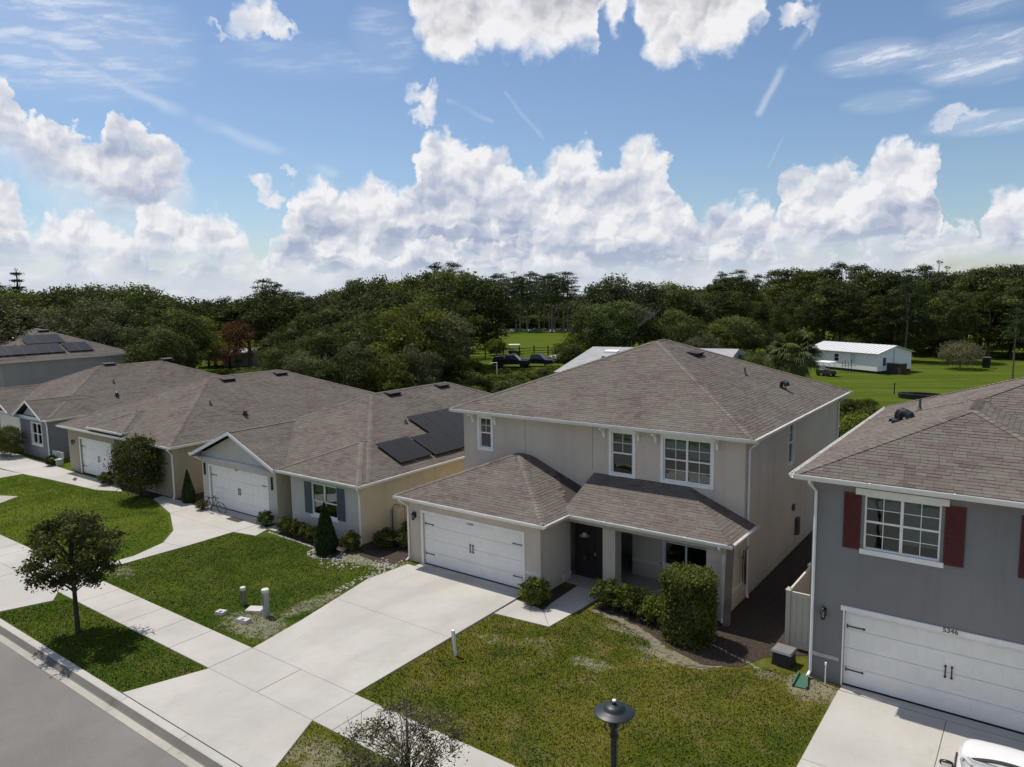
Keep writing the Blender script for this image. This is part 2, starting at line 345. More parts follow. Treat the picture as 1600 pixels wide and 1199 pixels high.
def mat_ground():
    m = bpy.data.materials.new('turf'); m.use_nodes = True; t = NT(m.node_tree); b = t.n['Principled BSDF']
    P = t.new('ShaderNodeNewGeometry').outputs['Position']
    g, n1, n2, n3 = grass_colour(t, P)
    x, y, z = t.xyz(P)
    # mown field beyond the houses: cleaner, brighter green, long soft mowing bands
    far = t.smooth(y, 30, 44)
    Pm = t.comb(t.math('ADD', t.math('MULTIPLY', x, 0.03), t.math('MULTIPLY', y, 0.02)), t.math('SUBTRACT', t.math('MULTIPLY', y, 0.30), t.math('MULTIPLY', x, 0.18)))
    bands = t.noise(Pm, 1.3, 4, 0.55, '2D')
    fg = t.mix(t.smooth(bands, 0.36, 0.66), (0.058, 0.086, 0.012), (0.082, 0.112, 0.016))
    fg = t.mix(t.smooth(t.noise(P, 0.09, 5, .6), 0.5, 0.75, 0, .5), fg, (0.10, 0.11, 0.03))
    fg = t.mix(t.smooth(t.noise(P, 0.5, 6, .7), 0.42, 0.72, 0, .45), fg, (0.040, 0.060, 0.012))
    c = t.mix(far, g, fg)
    # bare sandy spots in the front lawns
    sand = None
    for (sx, sy, rx, ry, k) in [(-0.1, -7.2, 1.4, .8, .8), (0.1, -5.0, .45, 1.5, .7), (-2.9, -1.3, 1.1, .5, .8), (-1.6, -1.0, 1.2, .5, .9), (7.5, -8.9, 1.2, .7, .6), (7.2, -10.6, 1.0, .6, .7), (8.3, -3.0, .8, .4, .5), (7.0, -3.6, .7, .3, .6), (10.3, -3.2, .7, .35, .7), (11.7, -2.0, .8, .5, .5), (8.2, -6.0, .9, .5, .35), (10.4, -.7, 1.2, .3, .8), (12.0, -1.5, 1.2, .4, .8), (15.9, -1.0, .7, .7, .9), (15.6, -3, .9, .5, .3), (-9.2, -7.4, 1.4, .6, .6), (-12, -2.9, .9, .5, .5), (14.6, -1.0, .5, .3, .7)]:
        dx = t.math('DIVIDE', t.math('SUBTRACT', x, sx), rx); dy = t.math('DIVIDE', t.math('SUBTRACT', y, sy), ry)
        d = t.math('SUBTRACT', 1.0, t.math('ADD', t.math('MULTIPLY', dx, dx), t.math('MULTIPLY', dy, dy)))
        mm = t.math('MULTIPLY', t.smooth(d, -1.6, 1.0), k)
        sand = mm if sand is None else t.math('MAXIMUM', sand, mm)
    sn = t.noise(P, 3.2, 6, 0.7)
    sandm = t.math('MULTIPLY', t.smooth(t.math('ADD', sand, t.math('MULTIPLY', t.math('SUBTRACT', sn, 0.5), 1.8)), 0.42, 0.85), 0.62)
    sandm = t.math('MAXIMUM', sandm, t.math('MULTIPLY', t.smooth(n2, 0.70, 0.78), t.math('SUBTRACT', 0.7, far)))
    c = t.mix(sandm, c, t.mix(n3, (0.17, 0.15, 0.105), (0.34, 0.31, 0.255)))
    t.set(b.inputs['Base Color'], c); b.inputs['Roughness'].default_value = 1.0; b.inputs['Specular IOR Level'].default_value = 0.0
    bn = t.new('ShaderNodeBump'); bn.inputs['Strength'].default_value = 0.8; bn.inputs['Distance'].default_value = 0.05
    t.l.new(t.noise(P, 9, 5, .7), bn.inputs['Height']); t.l.new(bn.outputs[0], b.inputs['Normal'])
    return m
def mat_blade():
    m = bpy.data.materials.new('grass_blade'); m.use_nodes = True; t = NT(m.node_tree); b = t.n['Principled BSDF']
    P = t.new('ShaderNodeNewGeometry').outputs['Position']
    at = t.new('ShaderNodeAttribute'); at.attribute_name = 'tint'
    g, *_ = grass_colour(t, t.vmath('MULTIPLY', P, (1, 1, 0)))
    f = at.outputs['Fac']
    c = t.mix(t.smooth(f, 0.0, 0.6, 0.45, 0.0), g, (0.024, 0.042, 0.009))
    c = t.mix(t.smooth(f, 0.74, 1.0, 0.0, 0.8), c, (0.19, 0.175, 0.085))
    t.set(b.inputs['Base Color'], c); b.inputs['Roughness'].default_value = 1.0; b.inputs['Specular IOR Level'].default_value = 0.0
    return m

def mat_asphalt():
    m = bpy.data.materials.new('asphalt'); m.use_nodes = True; t = NT(m.node_tree); b = t.n['Principled BSDF']
    P = t.new('ShaderNodeNewGeometry').outputs['Position']
    n = t.noise(P, 60, 3, 0.7); n1 = t.noise(P, 0.35, 5, 0.6)
    c = t.mix(t.smooth(n1, 0.35, 0.7), (0.116, 0.111, 0.104), (0.145, 0.140, 0.132))
    c = t.mix(t.smooth(n, 0.35, 0.65), c, t.mix(1.0, c, (1.35, 1.33, 1.3), 'MULTIPLY'))
    c = t.mix(t.smooth(t.voro(P, 40, out='Distance'), 0.0, 0.35, 0.5, 0.0), c, (0.06, 0.06, 0.065))
    c = t.mix(t.smooth(t.noise(P, 1.6, 6, .7), 0.55, 0.8, 0, .35), c, (0.20, 0.185, 0.14))
    t.set(b.inputs['Base Color'], c); b.inputs['Roughness'].default_value = 0.9
    bn = t.new('ShaderNodeBump'); bn.inputs['Strength'].default_value = 0.5; bn.inputs['Distance'].default_value = 0.01
    t.l.new(n, bn.inputs['Height']); t.l.new(bn.outputs[0], b.inputs['Normal'])
    return m
def mat_glass():
    m = bpy.data.materials.new('window_glass'); m.use_nodes = True; t = NT(m.node_tree); t.n.clear()
    out = t.new('ShaderNodeOutputMaterial')
    g = t.new('ShaderNodeBsdfGlossy'); g.inputs['Color'].default_value = (.86, .95, .95, 1); g.inputs['Roughness'].default_value = 0.02
    P = t.new('ShaderNodeTexCoord').outputs['Object']
    bn = t.new('ShaderNodeBump'); bn.inputs['Strength'].default_value = 0.08; bn.inputs['Distance'].default_value = 0.05
    t.l.new(t.noise(P, 1.5, 2, .5), bn.inputs['Height']); t.l.new(bn.outputs[0], g.inputs['Normal'])
    tr = t.new('ShaderNodeBsdfTransparent'); tr.inputs[0].default_value = (0.60, 0.68, 0.66, 1)
    fr = t.new('ShaderNodeFresnel'); fr.inputs[0].default_value = 1.7
    f = t.math('ADD', t.math('MULTIPLY', fr.outputs[0], 1.0), 0.06)
    mx = t.new('ShaderNodeMixShader'); t.l.new(f, mx.inputs[0]); t.l.new(tr.outputs[0], mx.inputs[1]); t.l.new(g.outputs[0], mx.inputs[2])
    t.l.new(mx.outputs[0], out.inputs[0]); return m

M_GROUND = mat_ground(); M_BLADE = mat_blade(); M_ASPH = mat_asphalt(); M_GLASS = mat_glass()
M_CONC = mat_concrete('concrete', (0.425, 0.408, 0.380))
M_CONC2 = mat_concrete('concrete_old', (0.374, 0.353, 0.310), (0.144, 0.130, 0.101), 0.7)
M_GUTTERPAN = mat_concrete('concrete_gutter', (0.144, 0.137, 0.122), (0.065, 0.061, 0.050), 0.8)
M_JOINT = mat('joint_filler', (0.035, 0.032, 0.03), 0.9)
M_SOIL_SHADE = mat('mulch_and_gap_shade', (0.022, 0.016, 0.012), 0.95, col2=(0.061, 0.045, 0.032), mixscale=14, bump=1.0, bscale=40)  # bed mulch; the same dark colour paints the shade between two houses
M_MULCH = mat('dry_mulch', (0.105, 0.092, 0.062), 0.95, col2=(0.19, 0.168, 0.125), mixscale=9, bump=1.0, bscale=40)
M_ROCK = mat('white_rock', (0.302, 0.274, 0.238), 0.8, col2=(0.475, 0.446, 0.403), mixscale=5)
M_WHITE = mat('white_trim', (0.84, 0.82, 0.78), 0.45, 0.4, var=0.05)
M_DOORW = mat('white_garage_door', (0.86, 0.83, 0.77), 0.5, 0.4, var=0.04, vscale=1.5)
M_BLACK = mat('black_iron', (0.012, 0.012, 0.013), 0.4, 0.5)
M_DARK = mat('dark_interior', (0.03, 0.03, 0.032), 0.9)
M_BLIND = mat('blind', (0.42, 0.45, 0.43), 0.8, var=0.1, vscale=8)
M_CURT = mat('curtain', (0.62, 0.62, 0.58), 0.9)
M_STA = mat_stucco('beige_stucco', (0.60, 0.52, 0.425))
M_STA2 = mat_stucco('taupe_stucco', (0.36, 0.325, 0.28))
M_STB = mat_stucco('cream_stucco', (0.62, 0.545, 0.375))
M_STBF = mat_stucco('pale_front_stucco', (0.56, 0.53, 0.46))  # greyer than the cream used on the side walls
M_STC = mat_stucco('tan_stucco', (0.40, 0.345, 0.25))
M_STD = mat_stucco('blue_grey_stucco', (0.23, 0.23, 0.245))
M_STE = mat_stucco('grey_beige_stucco', (0.36, 0.35, 0.31))
M_STN = mat_stucco('slate_stucco', (0.240, 0.232, 0.228))
SH_COLS = [(0.102, 0.089, 0.08), (0.137, 0.113, 0.104), (0.156, 0.131, 0.119), (0.156, 0.146, 0.124), (0.18, 0.158, 0.142), (0.171, 0.158, 0.138)]
M_SH = mat_shingle('brown_blend_shingle', SH_COLS)
M_SHB = mat('roof_underlay', (0.06, 0.05, 0.045), 0.95)
M_RED = mat('dark_red_shutter', (0.095, 0.018, 0.020), 0.6, 0.35, var=0.12)
M_SHUT = mat('slate_shutter', (0.085, 0.105, 0.125), 0.6)
M_SOLAR = mat('solar_cell', (0.010, 0.010, 0.014), 0.3, 0.18)
M_ALU = mat('aluminium', (0.35, 0.35, 0.36), 0.4, 0.5, metal=0.7)
M_BARK = mat('bark', (0.10, 0.08, 0.062), 0.95, col2=(0.17, 0.145, 0.12), mixscale=6, bump=1.0, bscale=12)
M_BARKD = mat('dark_bark', (0.035, 0.028, 0.022), 0.95, col2=(0.07, 0.058, 0.05), mixscale=6, bump=0.8, bscale=25)
M_FENCE = mat('almond_vinyl', (0.55, 0.515, 0.43), 0.5, 0.4)
M_GUTW = mat('white_gutter', (0.80, 0.78, 0.75), 0.4, 0.45, var=0.06)
M_LEAF_OAK = mat_leaf('oak_leaf', (0.022, 0.034, 0.012), (0.1, 0.125, 0.04), 0.22)
M_LEAF_OAK2 = mat_leaf('grey_oak_leaf', (0.028, 0.036, 0.02), (0.11, 0.122, 0.064), 0.2)
M_LEAF_PINE = mat_leaf('pine_needle', (0.014, 0.028, 0.01), (0.06, 0.095, 0.032), 0.12)
M_LEAF_WOOD = mat_leaf('wood_leaf', (0.021, 0.033, 0.012), (0.095, 0.118, 0.036), 0.2)
M_LEAF_BRIGHT = mat_leaf('bright_leaf', (0.03, 0.052, 0.01), (0.13, 0.16, 0.028), 0.3)
M_LEAF_HEDGE = mat_leaf('hedge_leaf', (0.02, 0.034, 0.009), (0.12, 0.135, 0.032), 0.25)
M_LEAF_STREET = mat_leaf('street_tree_leaf', (0.028, 0.042, 0.012), (0.150, 0.165, 0.048), 0.2)
M_LEAF_GREY = mat_leaf('olive_leaf', (0.048, 0.046, 0.028), (0.157, 0.152, 0.090), 0.2)
M_LEAF_RED = mat_leaf('bronze_leaf', (0.057, 0.021, 0.017), (0.152, 0.067, 0.048), 0.25)
M_LEAF_DARK = mat_leaf('juniper_leaf', (0.009, 0.021, 0.008), (0.032, 0.055, 0.017), 0.1)
M_PALM = mat_leaf('palm_leaf', (0.020, 0.032, 0.010), (0.095, 0.110, 0.040), 0.15)

# ------------------------------------------------------------------ geometry helpers
class MB:
    def __init__(s): s.v = []; s.f = []; s.m = []; s.tint = []; s.cur = 0; s.t = 0.5
    def face(s, pts):
        i = len(s.v); s.v.extend([tuple(p) for p in pts]); s.f.append(tuple(range(i, i+len(pts)))); s.m.append(s.cur); s.tint.append(s.t)
    def box(s, x0, x1, y0, y1, z0, z1):
        if x0 > x1: x0, x1 = x1, x0
        if y0 > y1: y0, y1 = y1, y0
        if z0 > z1: z0, z1 = z1, z0
        i = len(s.v)
        s.v += [(x0,y0,z0),(x1,y0,z0),(x1,y1,z0),(x0,y1,z0),(x0,y0,z1),(x1,y0,z1),(x1,y1,z1),(x0,y1,z1)]
        for q in ((0,3,2,1),(4,5,6,7),(0,1,5,4),(1,2,6,5),(2,3,7,6),(3,0,4,7)):
            s.f.append(tuple(i+k for k in q)); s.m.append(s.cur); s.tint.append(s.t)
    def hexa(s, p):      # eight corners, bottom ring then top ring
        i = len(s.v); s.v += [tuple(q) for q in p]
        for q in ((0,3,2,1),(4,5,6,7),(0,1,5,4),(1,2,6,5),(2,3,7,6),(3,0,4,7)):
            s.f.append(tuple(i+k for k in q)); s.m.append(s.cur); s.tint.append(s.t)
    def tube(s, pts, rad, n=8, caps=True):
        pts = [Vector(p) for p in pts]
        if not hasattr(rad, '__len__'): rad = [rad]*len(pts)
        rings = []; prev = None
        for k, p in enumerate(pts):
            d = (pts[min(k+1, len(pts)-1)] - pts[max(k-1, 0)]).normalized()
            a = Vector((0, 0, 1)) if abs(d.z) < 0.9 else Vector((1, 0, 0))
            if prev is not None: a = prev
            u = d.cross(a).normalized(); w = u.cross(d).normalized(); prev = w
            i = len(s.v)
            for j in range(n):
                an = 2*math.pi*j/n; s.v.append(tuple(p + (u*math.cos(an) + w*math.sin(an))*rad[k]))
            rings.append(i)
        for a, b in zip(rings, rings[1:]):
            for j in range(n):
                s.f.append((a+j, b+j, b+(j+1) % n, a+(j+1) % n)); s.m.append(s.cur); s.tint.append(s.t)
        if caps:
            s.f.append(tuple(rings[0]+j for j in range(n))); s.m.append(s.cur); s.tint.append(s.t)
            s.f.append(tuple(rings[-1]+n-1-j for j in range(n))); s.m.append(s.cur); s.tint.append(s.t)
    def lathe(s, prof, c=(0, 0, 0), n=20, sx=1, sy=1):
        rings = []
        for r, z in prof:
            i = len(s.v)
            for j in range(n):
                a = 2*math.pi*j/n; s.v.append((c[0]+r*math.cos(a)*sx, c[1]+r*math.sin(a)*sy, c[2]+z))
            rings.append(i)
        for a, b in zip(rings, rings[1:]):
            for j in range(n):
                s.f.append((a+j, a+(j+1) % n, b+(j+1) % n, b+j)); s.m.append(s.cur); s.tint.append(s.t)
    def mesh(s, name, mats, org=(0, 0, 0), smooth=False, tint=False):
        me = bpy.data.meshes.new(name)
        me.from_pydata([(x-org[0], y-org[1], z-org[2]) for x, y, z in s.v], [], s.f)
        for m in (mats if isinstance(mats, (list, tuple)) else [mats]): me.materials.append(m)
        if isinstance(mats, (list, tuple)) and len(mats) > 1: me.polygons.foreach_set('material_index', s.m)
        if smooth: me.polygons.foreach_set('use_smooth', [True]*len(me.polygons))
        if tint:
            a = me.attributes.new('tint', 'FLOAT', 'FACE'); a.data.foreach_set('value', s.tint)
        me.update(); return me
def link(name, data, parent=None, **props):
    o = bpy.data.objects.new(name, data); COL.objects.link(o)
    if parent is not None: o.parent = parent
    for k, v in props.items(): o[k] = v
    return o
def thing(name, label, cat, loc=(0, 0, 0), rz=0, group=None):
    o = bpy.data.objects.new(name, None); COL.objects.link(o); o.location = loc; o.rotation_euler = (0, 0, rz)
    o.empty_display_size = 0.3; o['label'] = label; o['category'] = cat
    if group: o['group'] = group
    return o
def root_of(p):
    while p.parent is not None: p = p.parent
    return p
def part(name, mb, mats, parent, label=None, kind=None, smooth=False, tint=False, local=False):
    org = (0, 0, 0) if local else tuple(root_of(parent).location)
    o = link(name, mb.mesh(name, mats, org, smooth, tint), parent)
    if label: o['label'] = label
    if kind: o['kind'] = kind
    return o
def single(name, mb, mats, label, cat, group=None, kind=None, smooth=False, tint=False, loc=(0, 0, 0)):
    o = link(name, mb.mesh(name, mats, loc, smooth, tint)); o.location = loc
    if label: o['label'] = label
    if cat: o['category'] = cat
    if group: o['group'] = group
    if kind: o['kind'] = kind
    return o
def struct(name, mb, mats, **k):
    o = link(name, mb.mesh(name, mats, (0, 0, 0), **k)); o['kind'] = 'structure'; return o
def copy_tree(o, parent=None):
    c = o.copy(); COL.objects.link(c); c.parent = parent
    for ch in list(o.children): copy_tree(ch, c)
    return c
def mesh_np(name, V, F, mats, tint=None, smooth=False):
    me = bpy.data.meshes.new(name); n = F.shape[1]
    me.vertices.add(len(V)); me.vertices.foreach_set('co', V.astype(np.float32).ravel())
    me.loops.add(F.size); me.loops.foreach_set('vertex_index', F.astype(np.int32).ravel())
    me.polygons.add(len(F)); me.polygons.foreach_set('loop_start', np.arange(0, F.size, n, dtype=np.int32))
    try: me.polygons.foreach_set('loop_total', np.full(len(F), n, dtype=np.int32))
    except Exception: pass
    for m in (mats if isinstance(mats, (list, tuple)) else [mats]): me.materials.append(m)
    if tint is not None:
        a = me.attributes.new('tint', 'FLOAT', 'FACE'); a.data.foreach_set('value', tint.astype(np.float32))
    me.update(calc_edges=True); return me

# ------------------------------------------------------------------ ground, road, kerb, pavement
YC = -11.9      # back of the kerb
mb = MB()
mb.face([(-1500, YC, 0), (1500, YC, 0), (1500, 1800, 0), (-1500, 1800, 0)])
mb.face([(-1500, -1500, -.16), (1500, -1500, -.16), (1500, YC, -.16), (-1500, YC, -.16)])
mb.face([(-1500, YC, -.16), (1500, YC, -.16), (1500, YC, 0), (-1500, YC, 0)])
struct('ground', mb, M_GROUND)
mb = MB(); mb.box(-300, 200, -20.5, -12.487, -.30, -.128); struct('road', mb, M_ASPH)
# kerb: flat back, stained slope, light gutter lip, cast in 3 m lengths
kerb_root = thing('kerb', None, 'x'); del kerb_root['label']; del kerb_root['category']; kerb_root['kind'] = 'structure'
kmb = MB(); L = 3.0
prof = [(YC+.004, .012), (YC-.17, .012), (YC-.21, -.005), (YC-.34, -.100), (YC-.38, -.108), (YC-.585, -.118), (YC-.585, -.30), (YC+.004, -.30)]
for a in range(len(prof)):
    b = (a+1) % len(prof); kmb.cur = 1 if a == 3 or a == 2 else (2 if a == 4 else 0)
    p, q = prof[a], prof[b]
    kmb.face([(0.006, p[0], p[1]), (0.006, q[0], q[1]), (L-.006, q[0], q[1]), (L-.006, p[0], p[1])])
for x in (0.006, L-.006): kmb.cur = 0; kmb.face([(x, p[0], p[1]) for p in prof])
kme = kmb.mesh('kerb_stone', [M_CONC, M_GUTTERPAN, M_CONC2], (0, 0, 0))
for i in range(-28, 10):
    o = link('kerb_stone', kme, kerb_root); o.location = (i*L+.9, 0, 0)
def slab_set(name, polys, m, z=.028, depth=.12):
    """a paved area as separate slabs; polys are convex outlines in order"""
    r = link(name, None); r['kind'] = 'structure'
    for poly in polys:
        mb = MB(); n = len(poly)
        cx = sum(p[0] for p in poly)/n; cy = sum(p[1] for p in poly)/n
        def ins(p, k):
            dx, dy = cx-p[0], cy-p[1]; l = math.hypot(dx, dy); return (p[0]+dx/l*k, p[1]+dy/l*k)
        a = [ins(p, .008) for p in poly]; t = [ins(p, .020) for p in poly]
        ar = sum(a[i][0]*a[(i+1) % n][1]-a[(i+1) % n][0]*a[i][1] for i in range(n))
        if ar < 0: a.reverse(); t.reverse()
        mb.face([(x, y, z) for x, y in t])
        for i in range(n):
            j = (i+1) % n
            mb.face([(*a[i], z-.010), (*a[j], z-.010), (*t[j], z), (*t[i], z)])
            mb.face([(*a[i], z-depth), (*a[j], z-depth), (*a[j], z-.010), (*a[i], z-.010)])
        part('slab', mb, m, r, local=True)
    return r
def rect(x0, x1, y0, y1): return [(x0, y0), (x1, y0), (x1, y1), (x0, y1)]
S1, S2 = -8.27, -9.75
xs = [1.28 + 1.53*k for k in range(-32, 16)]
polys = []
x = -48.0
edges = sorted([-48 + 1.52*k for k in range(0, 46)] )
edges = [e for e in edges if not (-.4 < e < 6.4) and not (-15.3 < e < -8.8)] + [1.27, 3.6, 5.95, -14.9, -12.2, -9.5]
edges = sorted(edges)
for a, b in zip(edges, edges[1:]):
    polys.append(rect(a, b, S2, S1))
slab_set('sidewalk', polys, M_CONC)
# bedding under the pavement so that the joints read dark
mb = MB(); mb.box(-48, 22, S2+.03, S1-.03, -.1, .006); mb.box(1.3, 5.9, -8.27, -.1, -.1, .006); mb.box(1.3, 5.9, YC+.02, S2, -.1, .006)
mb.box(16.5, 22, -8.27, -.5, -.1, .006); struct('paving_bed', mb, M_JOINT)
# driveway of the two storey house
slab_set('driveway', [
    [(1.27, S1), (5.9, S1), (5.86, -4.3), (.47, -4.3), (.9, -6.2)],
    [(.47, -4.3), (5.86, -4.3), (5.82, -.42), (.22, -.42), (.03, -2.4)],
    rect(.6, 5.8, -.41, -.005)], M_CONC)
slab_set('driveway', [[(1.3, S2), (5.97, S2), (7.0, YC+.02), (.55, YC+.02)]], M_CONC)
# neighbour's driveways
slab_set('driveway', [rect(16.48, 19.0, -4.3, -.72), rect(19.0, 21.9, -4.3, -.72), rect(16.48, 19.0, S1, -4.3), rect(19.0, 21.9, S1, -4.3), rect(16.5, 21.7, -.71, -.365)], M_CONC)
slab_set('driveway', [[(-9.55, -7.2), (-10.1, -6.2), (-10.7, -4.6), (-9.4, -4.4)], [(-10.7, -4.6), (-12.0, -3.4), (-14.8, -2.0), (-9.4, -2.0), (-9.4, -4.4)],
    rect(-14.8, -9.4, -2.0, -.42), rect(-14.4, -9.0, -.41, -.005), [(-9.5, S1), (-10.2, S1), (-10.1, -6.2), (-9.55, -7.2)],
    [(-14.8, -2.0), (-14.8, -.42), (-18.4, -.46), (-18.2, -1.05)]], M_CONC)
slab_set('driveway', [[(-14.9, S2), (-12.2, S2), (-12.2, YC+.02), (-14.9, YC+.02)], [(-12.2, S2), (-8.6, S2), (-7.9, -10.2), (-8.5, YC+.02), (-12.2, YC+.02)]], M_CONC)
slab_set('front_path', [[(-22.9, -1.9), (-21.2, -1.25), (-23.2, -.55), (-24.4, -.6)], [(-22.9, -1.9), (-24.4, -.6), (-28.2, -.6), (-28.0, -2.3)],
    [(-28.0, -2.3), (-28.2, -.6), (-33.8, -.4), (-33.6, -2.9)], [(-33.6, -2.9), (-33.8, -.4), (-45.0, -.2), (-45.0, -2.3)], [(-31.0, -2.6), (-36, -2.9), (-36, -6.2), (-31.2, -6.0)]], M_CONC)
slab_set('driveway', [[(-31.2, S1), (-36.2, S1), (-36.2, -6.2), (-31.2, -6.0)], [(-25.2, -5.0), (-24.4, -6.2), (-24.2, S1), (-30.6, S1), (-30.6, -7.6)]], M_CONC2)
# entrance walk of the two storey house
slab_set('entrance_walk', [[(5.9, -2.12), (8.0, -1.92), (7.15, -.98), (5.9, -.8)], [(8.0, -1.92), (8.12, -.5), (7.05, -.35), (7.15, -.98)], [(8.12, -.5), (8.28, 1.5), (7.0, 1.5), (7.05, -.35)]], M_CONC)
slab_set('entrance_walk', [[(-8.4, -.82), (-8.05, -1.7), (-9.38, -1.95), (-9.38, -.44)], rect(-8.65, -7.85, -.8, .6)], M_CONC)
mb = MB()
mb.box(6.45, 11.7, 1.56, 3.6, -.1, .05); mb.box(5.96, 6.449, 2.01, 3.6, -.1, .05); mb.box(5.96, 8.14, 3.601, 5.39, -.1, .05); struct('porch_floor', mb, M_CONC2)
# planting beds, and painted shade in the side gap
def flat(name, pts, m, z):
    mb = MB(); mb.face([(x, y, z) for x, y in pts]); return struct(name, mb, m)
flat('mulch_or_shade_bed', [(6.0, -.72), (7.0, -.9), (7.0, 1.2), (6.42, 1.2), (6.42, -.03), (6.0, -.03)], M_SOIL_SHADE, .012)
flat('mulch_or_shade_bed', [(8.45, -.05), (9.4, .05), (10.6, -.35), (11.7, -1.0), (12.9, -1.45), (13.9, -1.0), (14.3, .0), (15.3, .8), (15.3, 17), (12.42, 17), (12.42, 1.5), (8.45, 1.5)], M_SOIL_SHADE, .012)  # planted bed in front; dark strip between the houses is shade painted as soil
_re = random.Random(3); _c = [(8.5, -.02), (9.4, -.06), (10.0, -.25), (10.6, -.5), (11.2, -.88), (11.7, -1.2), (12.3, -1.48), (12.9, -1.55), (13.6, -1.25)]
_pts = [(a[0]+(b[0]-a[0])*k/6, a[1]+(b[1]-a[1])*k/6) for a, b in zip(_c, _c[1:]) for k in range(6)]
mb = MB(); _w = [(_re.uniform(.03, .26), _re.uniform(.0, .12)) for _ in _pts]
for (p, q, wp, wq) in zip(_pts, _pts[1:], _w, _w[1:]):
    mb.face([(p[0]-wp[0]*.5, p[1]-wp[0], .016), (q[0]-wq[0]*.5, q[1]-wq[0], .016), (q[0]+wq[1]*.5, q[1]+wq[1], .016), (p[0]+wp[1]*.5, p[1]+wp[1], .016)])
struct('mulch_edging', mb, M_MULCH)
flat('mulch_or_shade_bed', [(-7.9, -.85), (-6.4, -1.0), (-4.3, -1.25), (-3.4, -2.0), (-2.6, -1.3), (-2.9, .1), (-7.75, .2)], M_SOIL_SHADE, .012)
flat('mulch_or_shade_bed', [(-3.0, .0), (-2.2, -.8), (-.3, -1.0), (-.05, 0), (-.1, 18), (-3.05, 18)], M_SOIL_SHADE, .013)
flat('mulch_or_shade_bed', [(-23, -1.0), (-21.2, -1.2), (-18.3, -1.0), (-17.2, -.9), (-14.9, -.6), (-14.95, 3), (-17.2, 3), (-17.2, -.3), (-23, -.3)], M_SOIL_SHADE, .012)

# ------------------------------------------------------------------ roofs with real shingles
def clip(poly, a, b, c):          # keep a*u + b*v <= c
    out = []
    for i in range(len(poly)):
        p, q = poly[i], poly[(i+1) % len(poly)]
        dp, dq = a*p[0]+b*p[1]-c, a*q[0]+b*q[1]-c
        if dp <= 0: out.append(p)
        if (dp < 0 < dq) or (dq < 0 < dp):
            t = dp/(dp-dq); out.append((p[0]+(q[0]-p[0])*t, p[1]+(q[1]-p[1])*t))
    return out
class Hip:
    def __init__(s, x0, x1, y0, y1, z0, p=.41, gable=(), ymax=None, xmin=None):
        s.x0, s.x1, s.y0, s.y1, s.z0, s.p, s.g, s.ymax, s.xmin = x0, x1, y0, y1, z0, p, gable, ymax, xmin
    def h(s, x, y):
        if not (s.x0-1e-6 <= x <= s.x1+1e-6 and s.y0-1e-6 <= y <= s.y1+1e-6): return -99
        if s.ymax is not None and y > s.ymax: return -99
        d = [v for k, v in (('l', x-s.x0), ('r', s.x1-x), ('f', y-s.y0), ('b', s.y1-y)) if k not in s.g]
        return s.z0 + s.p*min(d)
    def faces(s):
        """list of (side, outline in plan) ; outline convex"""
        w, d = s.x1-s.x0, s.y1-s.y0; xm, ym = (s.x0+s.x1)/2, (s.y0+s.y1)/2
        if w <= d or 'f' in s.g:
            ya = s.y0 if 'f' in s.g else s.y0+w/2; yb = s.y1 if 'b' in s.g else s.y1-w/2
            r = [('l', [(s.x0, s.y0), (xm, ya), (xm, yb), (s.x0, s.y1)]), ('r', [(s.x1, s.y0), (s.x1, s.y1), (xm, yb), (xm, ya)])]
            if 'f' not in s.g: r.append(('f', [(s.x0, s.y0), (s.x1, s.y0), (xm, ya)]))
            if 'b' not in s.g: r.append(('b', [(s.x1, s.y1), (s.x0, s.y1), (xm, yb)]))
        else:
            xa = s.x0 if 'l' in s.g else s.x0+d/2; xb = s.x1 if 'r' in s.g else s.x1-d/2
            r = [('f', [(s.x0, s.y0), (s.x1, s.y0), (xb, ym), (xa, ym)]), ('b', [(s.x1, s.y1), (s.x0, s.y1), (xa, ym), (xb, ym)])]
            if 'l' not in s.g: r.append(('l', [(s.x0, s.y1), (s.x0, s.y0), (xa, ym)]))
            if 'r' not in s.g: r.append(('r', [(s.x1, s.y0), (s.x1, s.y1), (xb, ym)]))
        if s.ymax is not None: r = [(k, clip(f, 0, 1, s.ymax)) for k, f in r]
        if s.xmin is not None: r = [(k, clip(f, -1, 0, -s.xmin)) for k, f in r]
        return [(k, f) for k, f in r if len(f) > 2]
SIDE = {'f': (Vector((1, 0, 0)), Vector((0, 1, 0))), 'b': (Vector((-1, 0, 0)), Vector((0, -1, 0))),
        'r': (Vector((0, 1, 0)), Vector((-1, 0, 0))), 'l': (Vector((0, -1, 0)), Vector((1, 0, 0)))}
EXPO = 0.1435
M_CAP = mat_shingle('ridge_shingle', [tuple(x*1.18 for x in c) for c in SH_COLS])
TABW = (0.17, 0.25, 0.33, 0.42)
_tab = {}
def tab_mesh(w, th):
    if (w, th) not in _tab:
        m = MB(); h = EXPO+.008; g = .004
        m.face([(g, 0, th+.003), (w-g, 0, th+.003), (w-g, h, .003), (g, h, .003)])
        m.face([(g, 0, 0), (w-g, 0, 0), (w-g, 0, th+.003), (g, 0, th+.003)])
        m.face([(g, h, .003), (g, 0, 0), (g, 0, th+.003)]); m.face([(w-g, 0, th+.003), (w-g, 0, 0), (w-g, h, .003)])
        _tab[(w, th)] = m.mesh('shingle', M_SH, tint=True)
    return _tab[(w, th)]
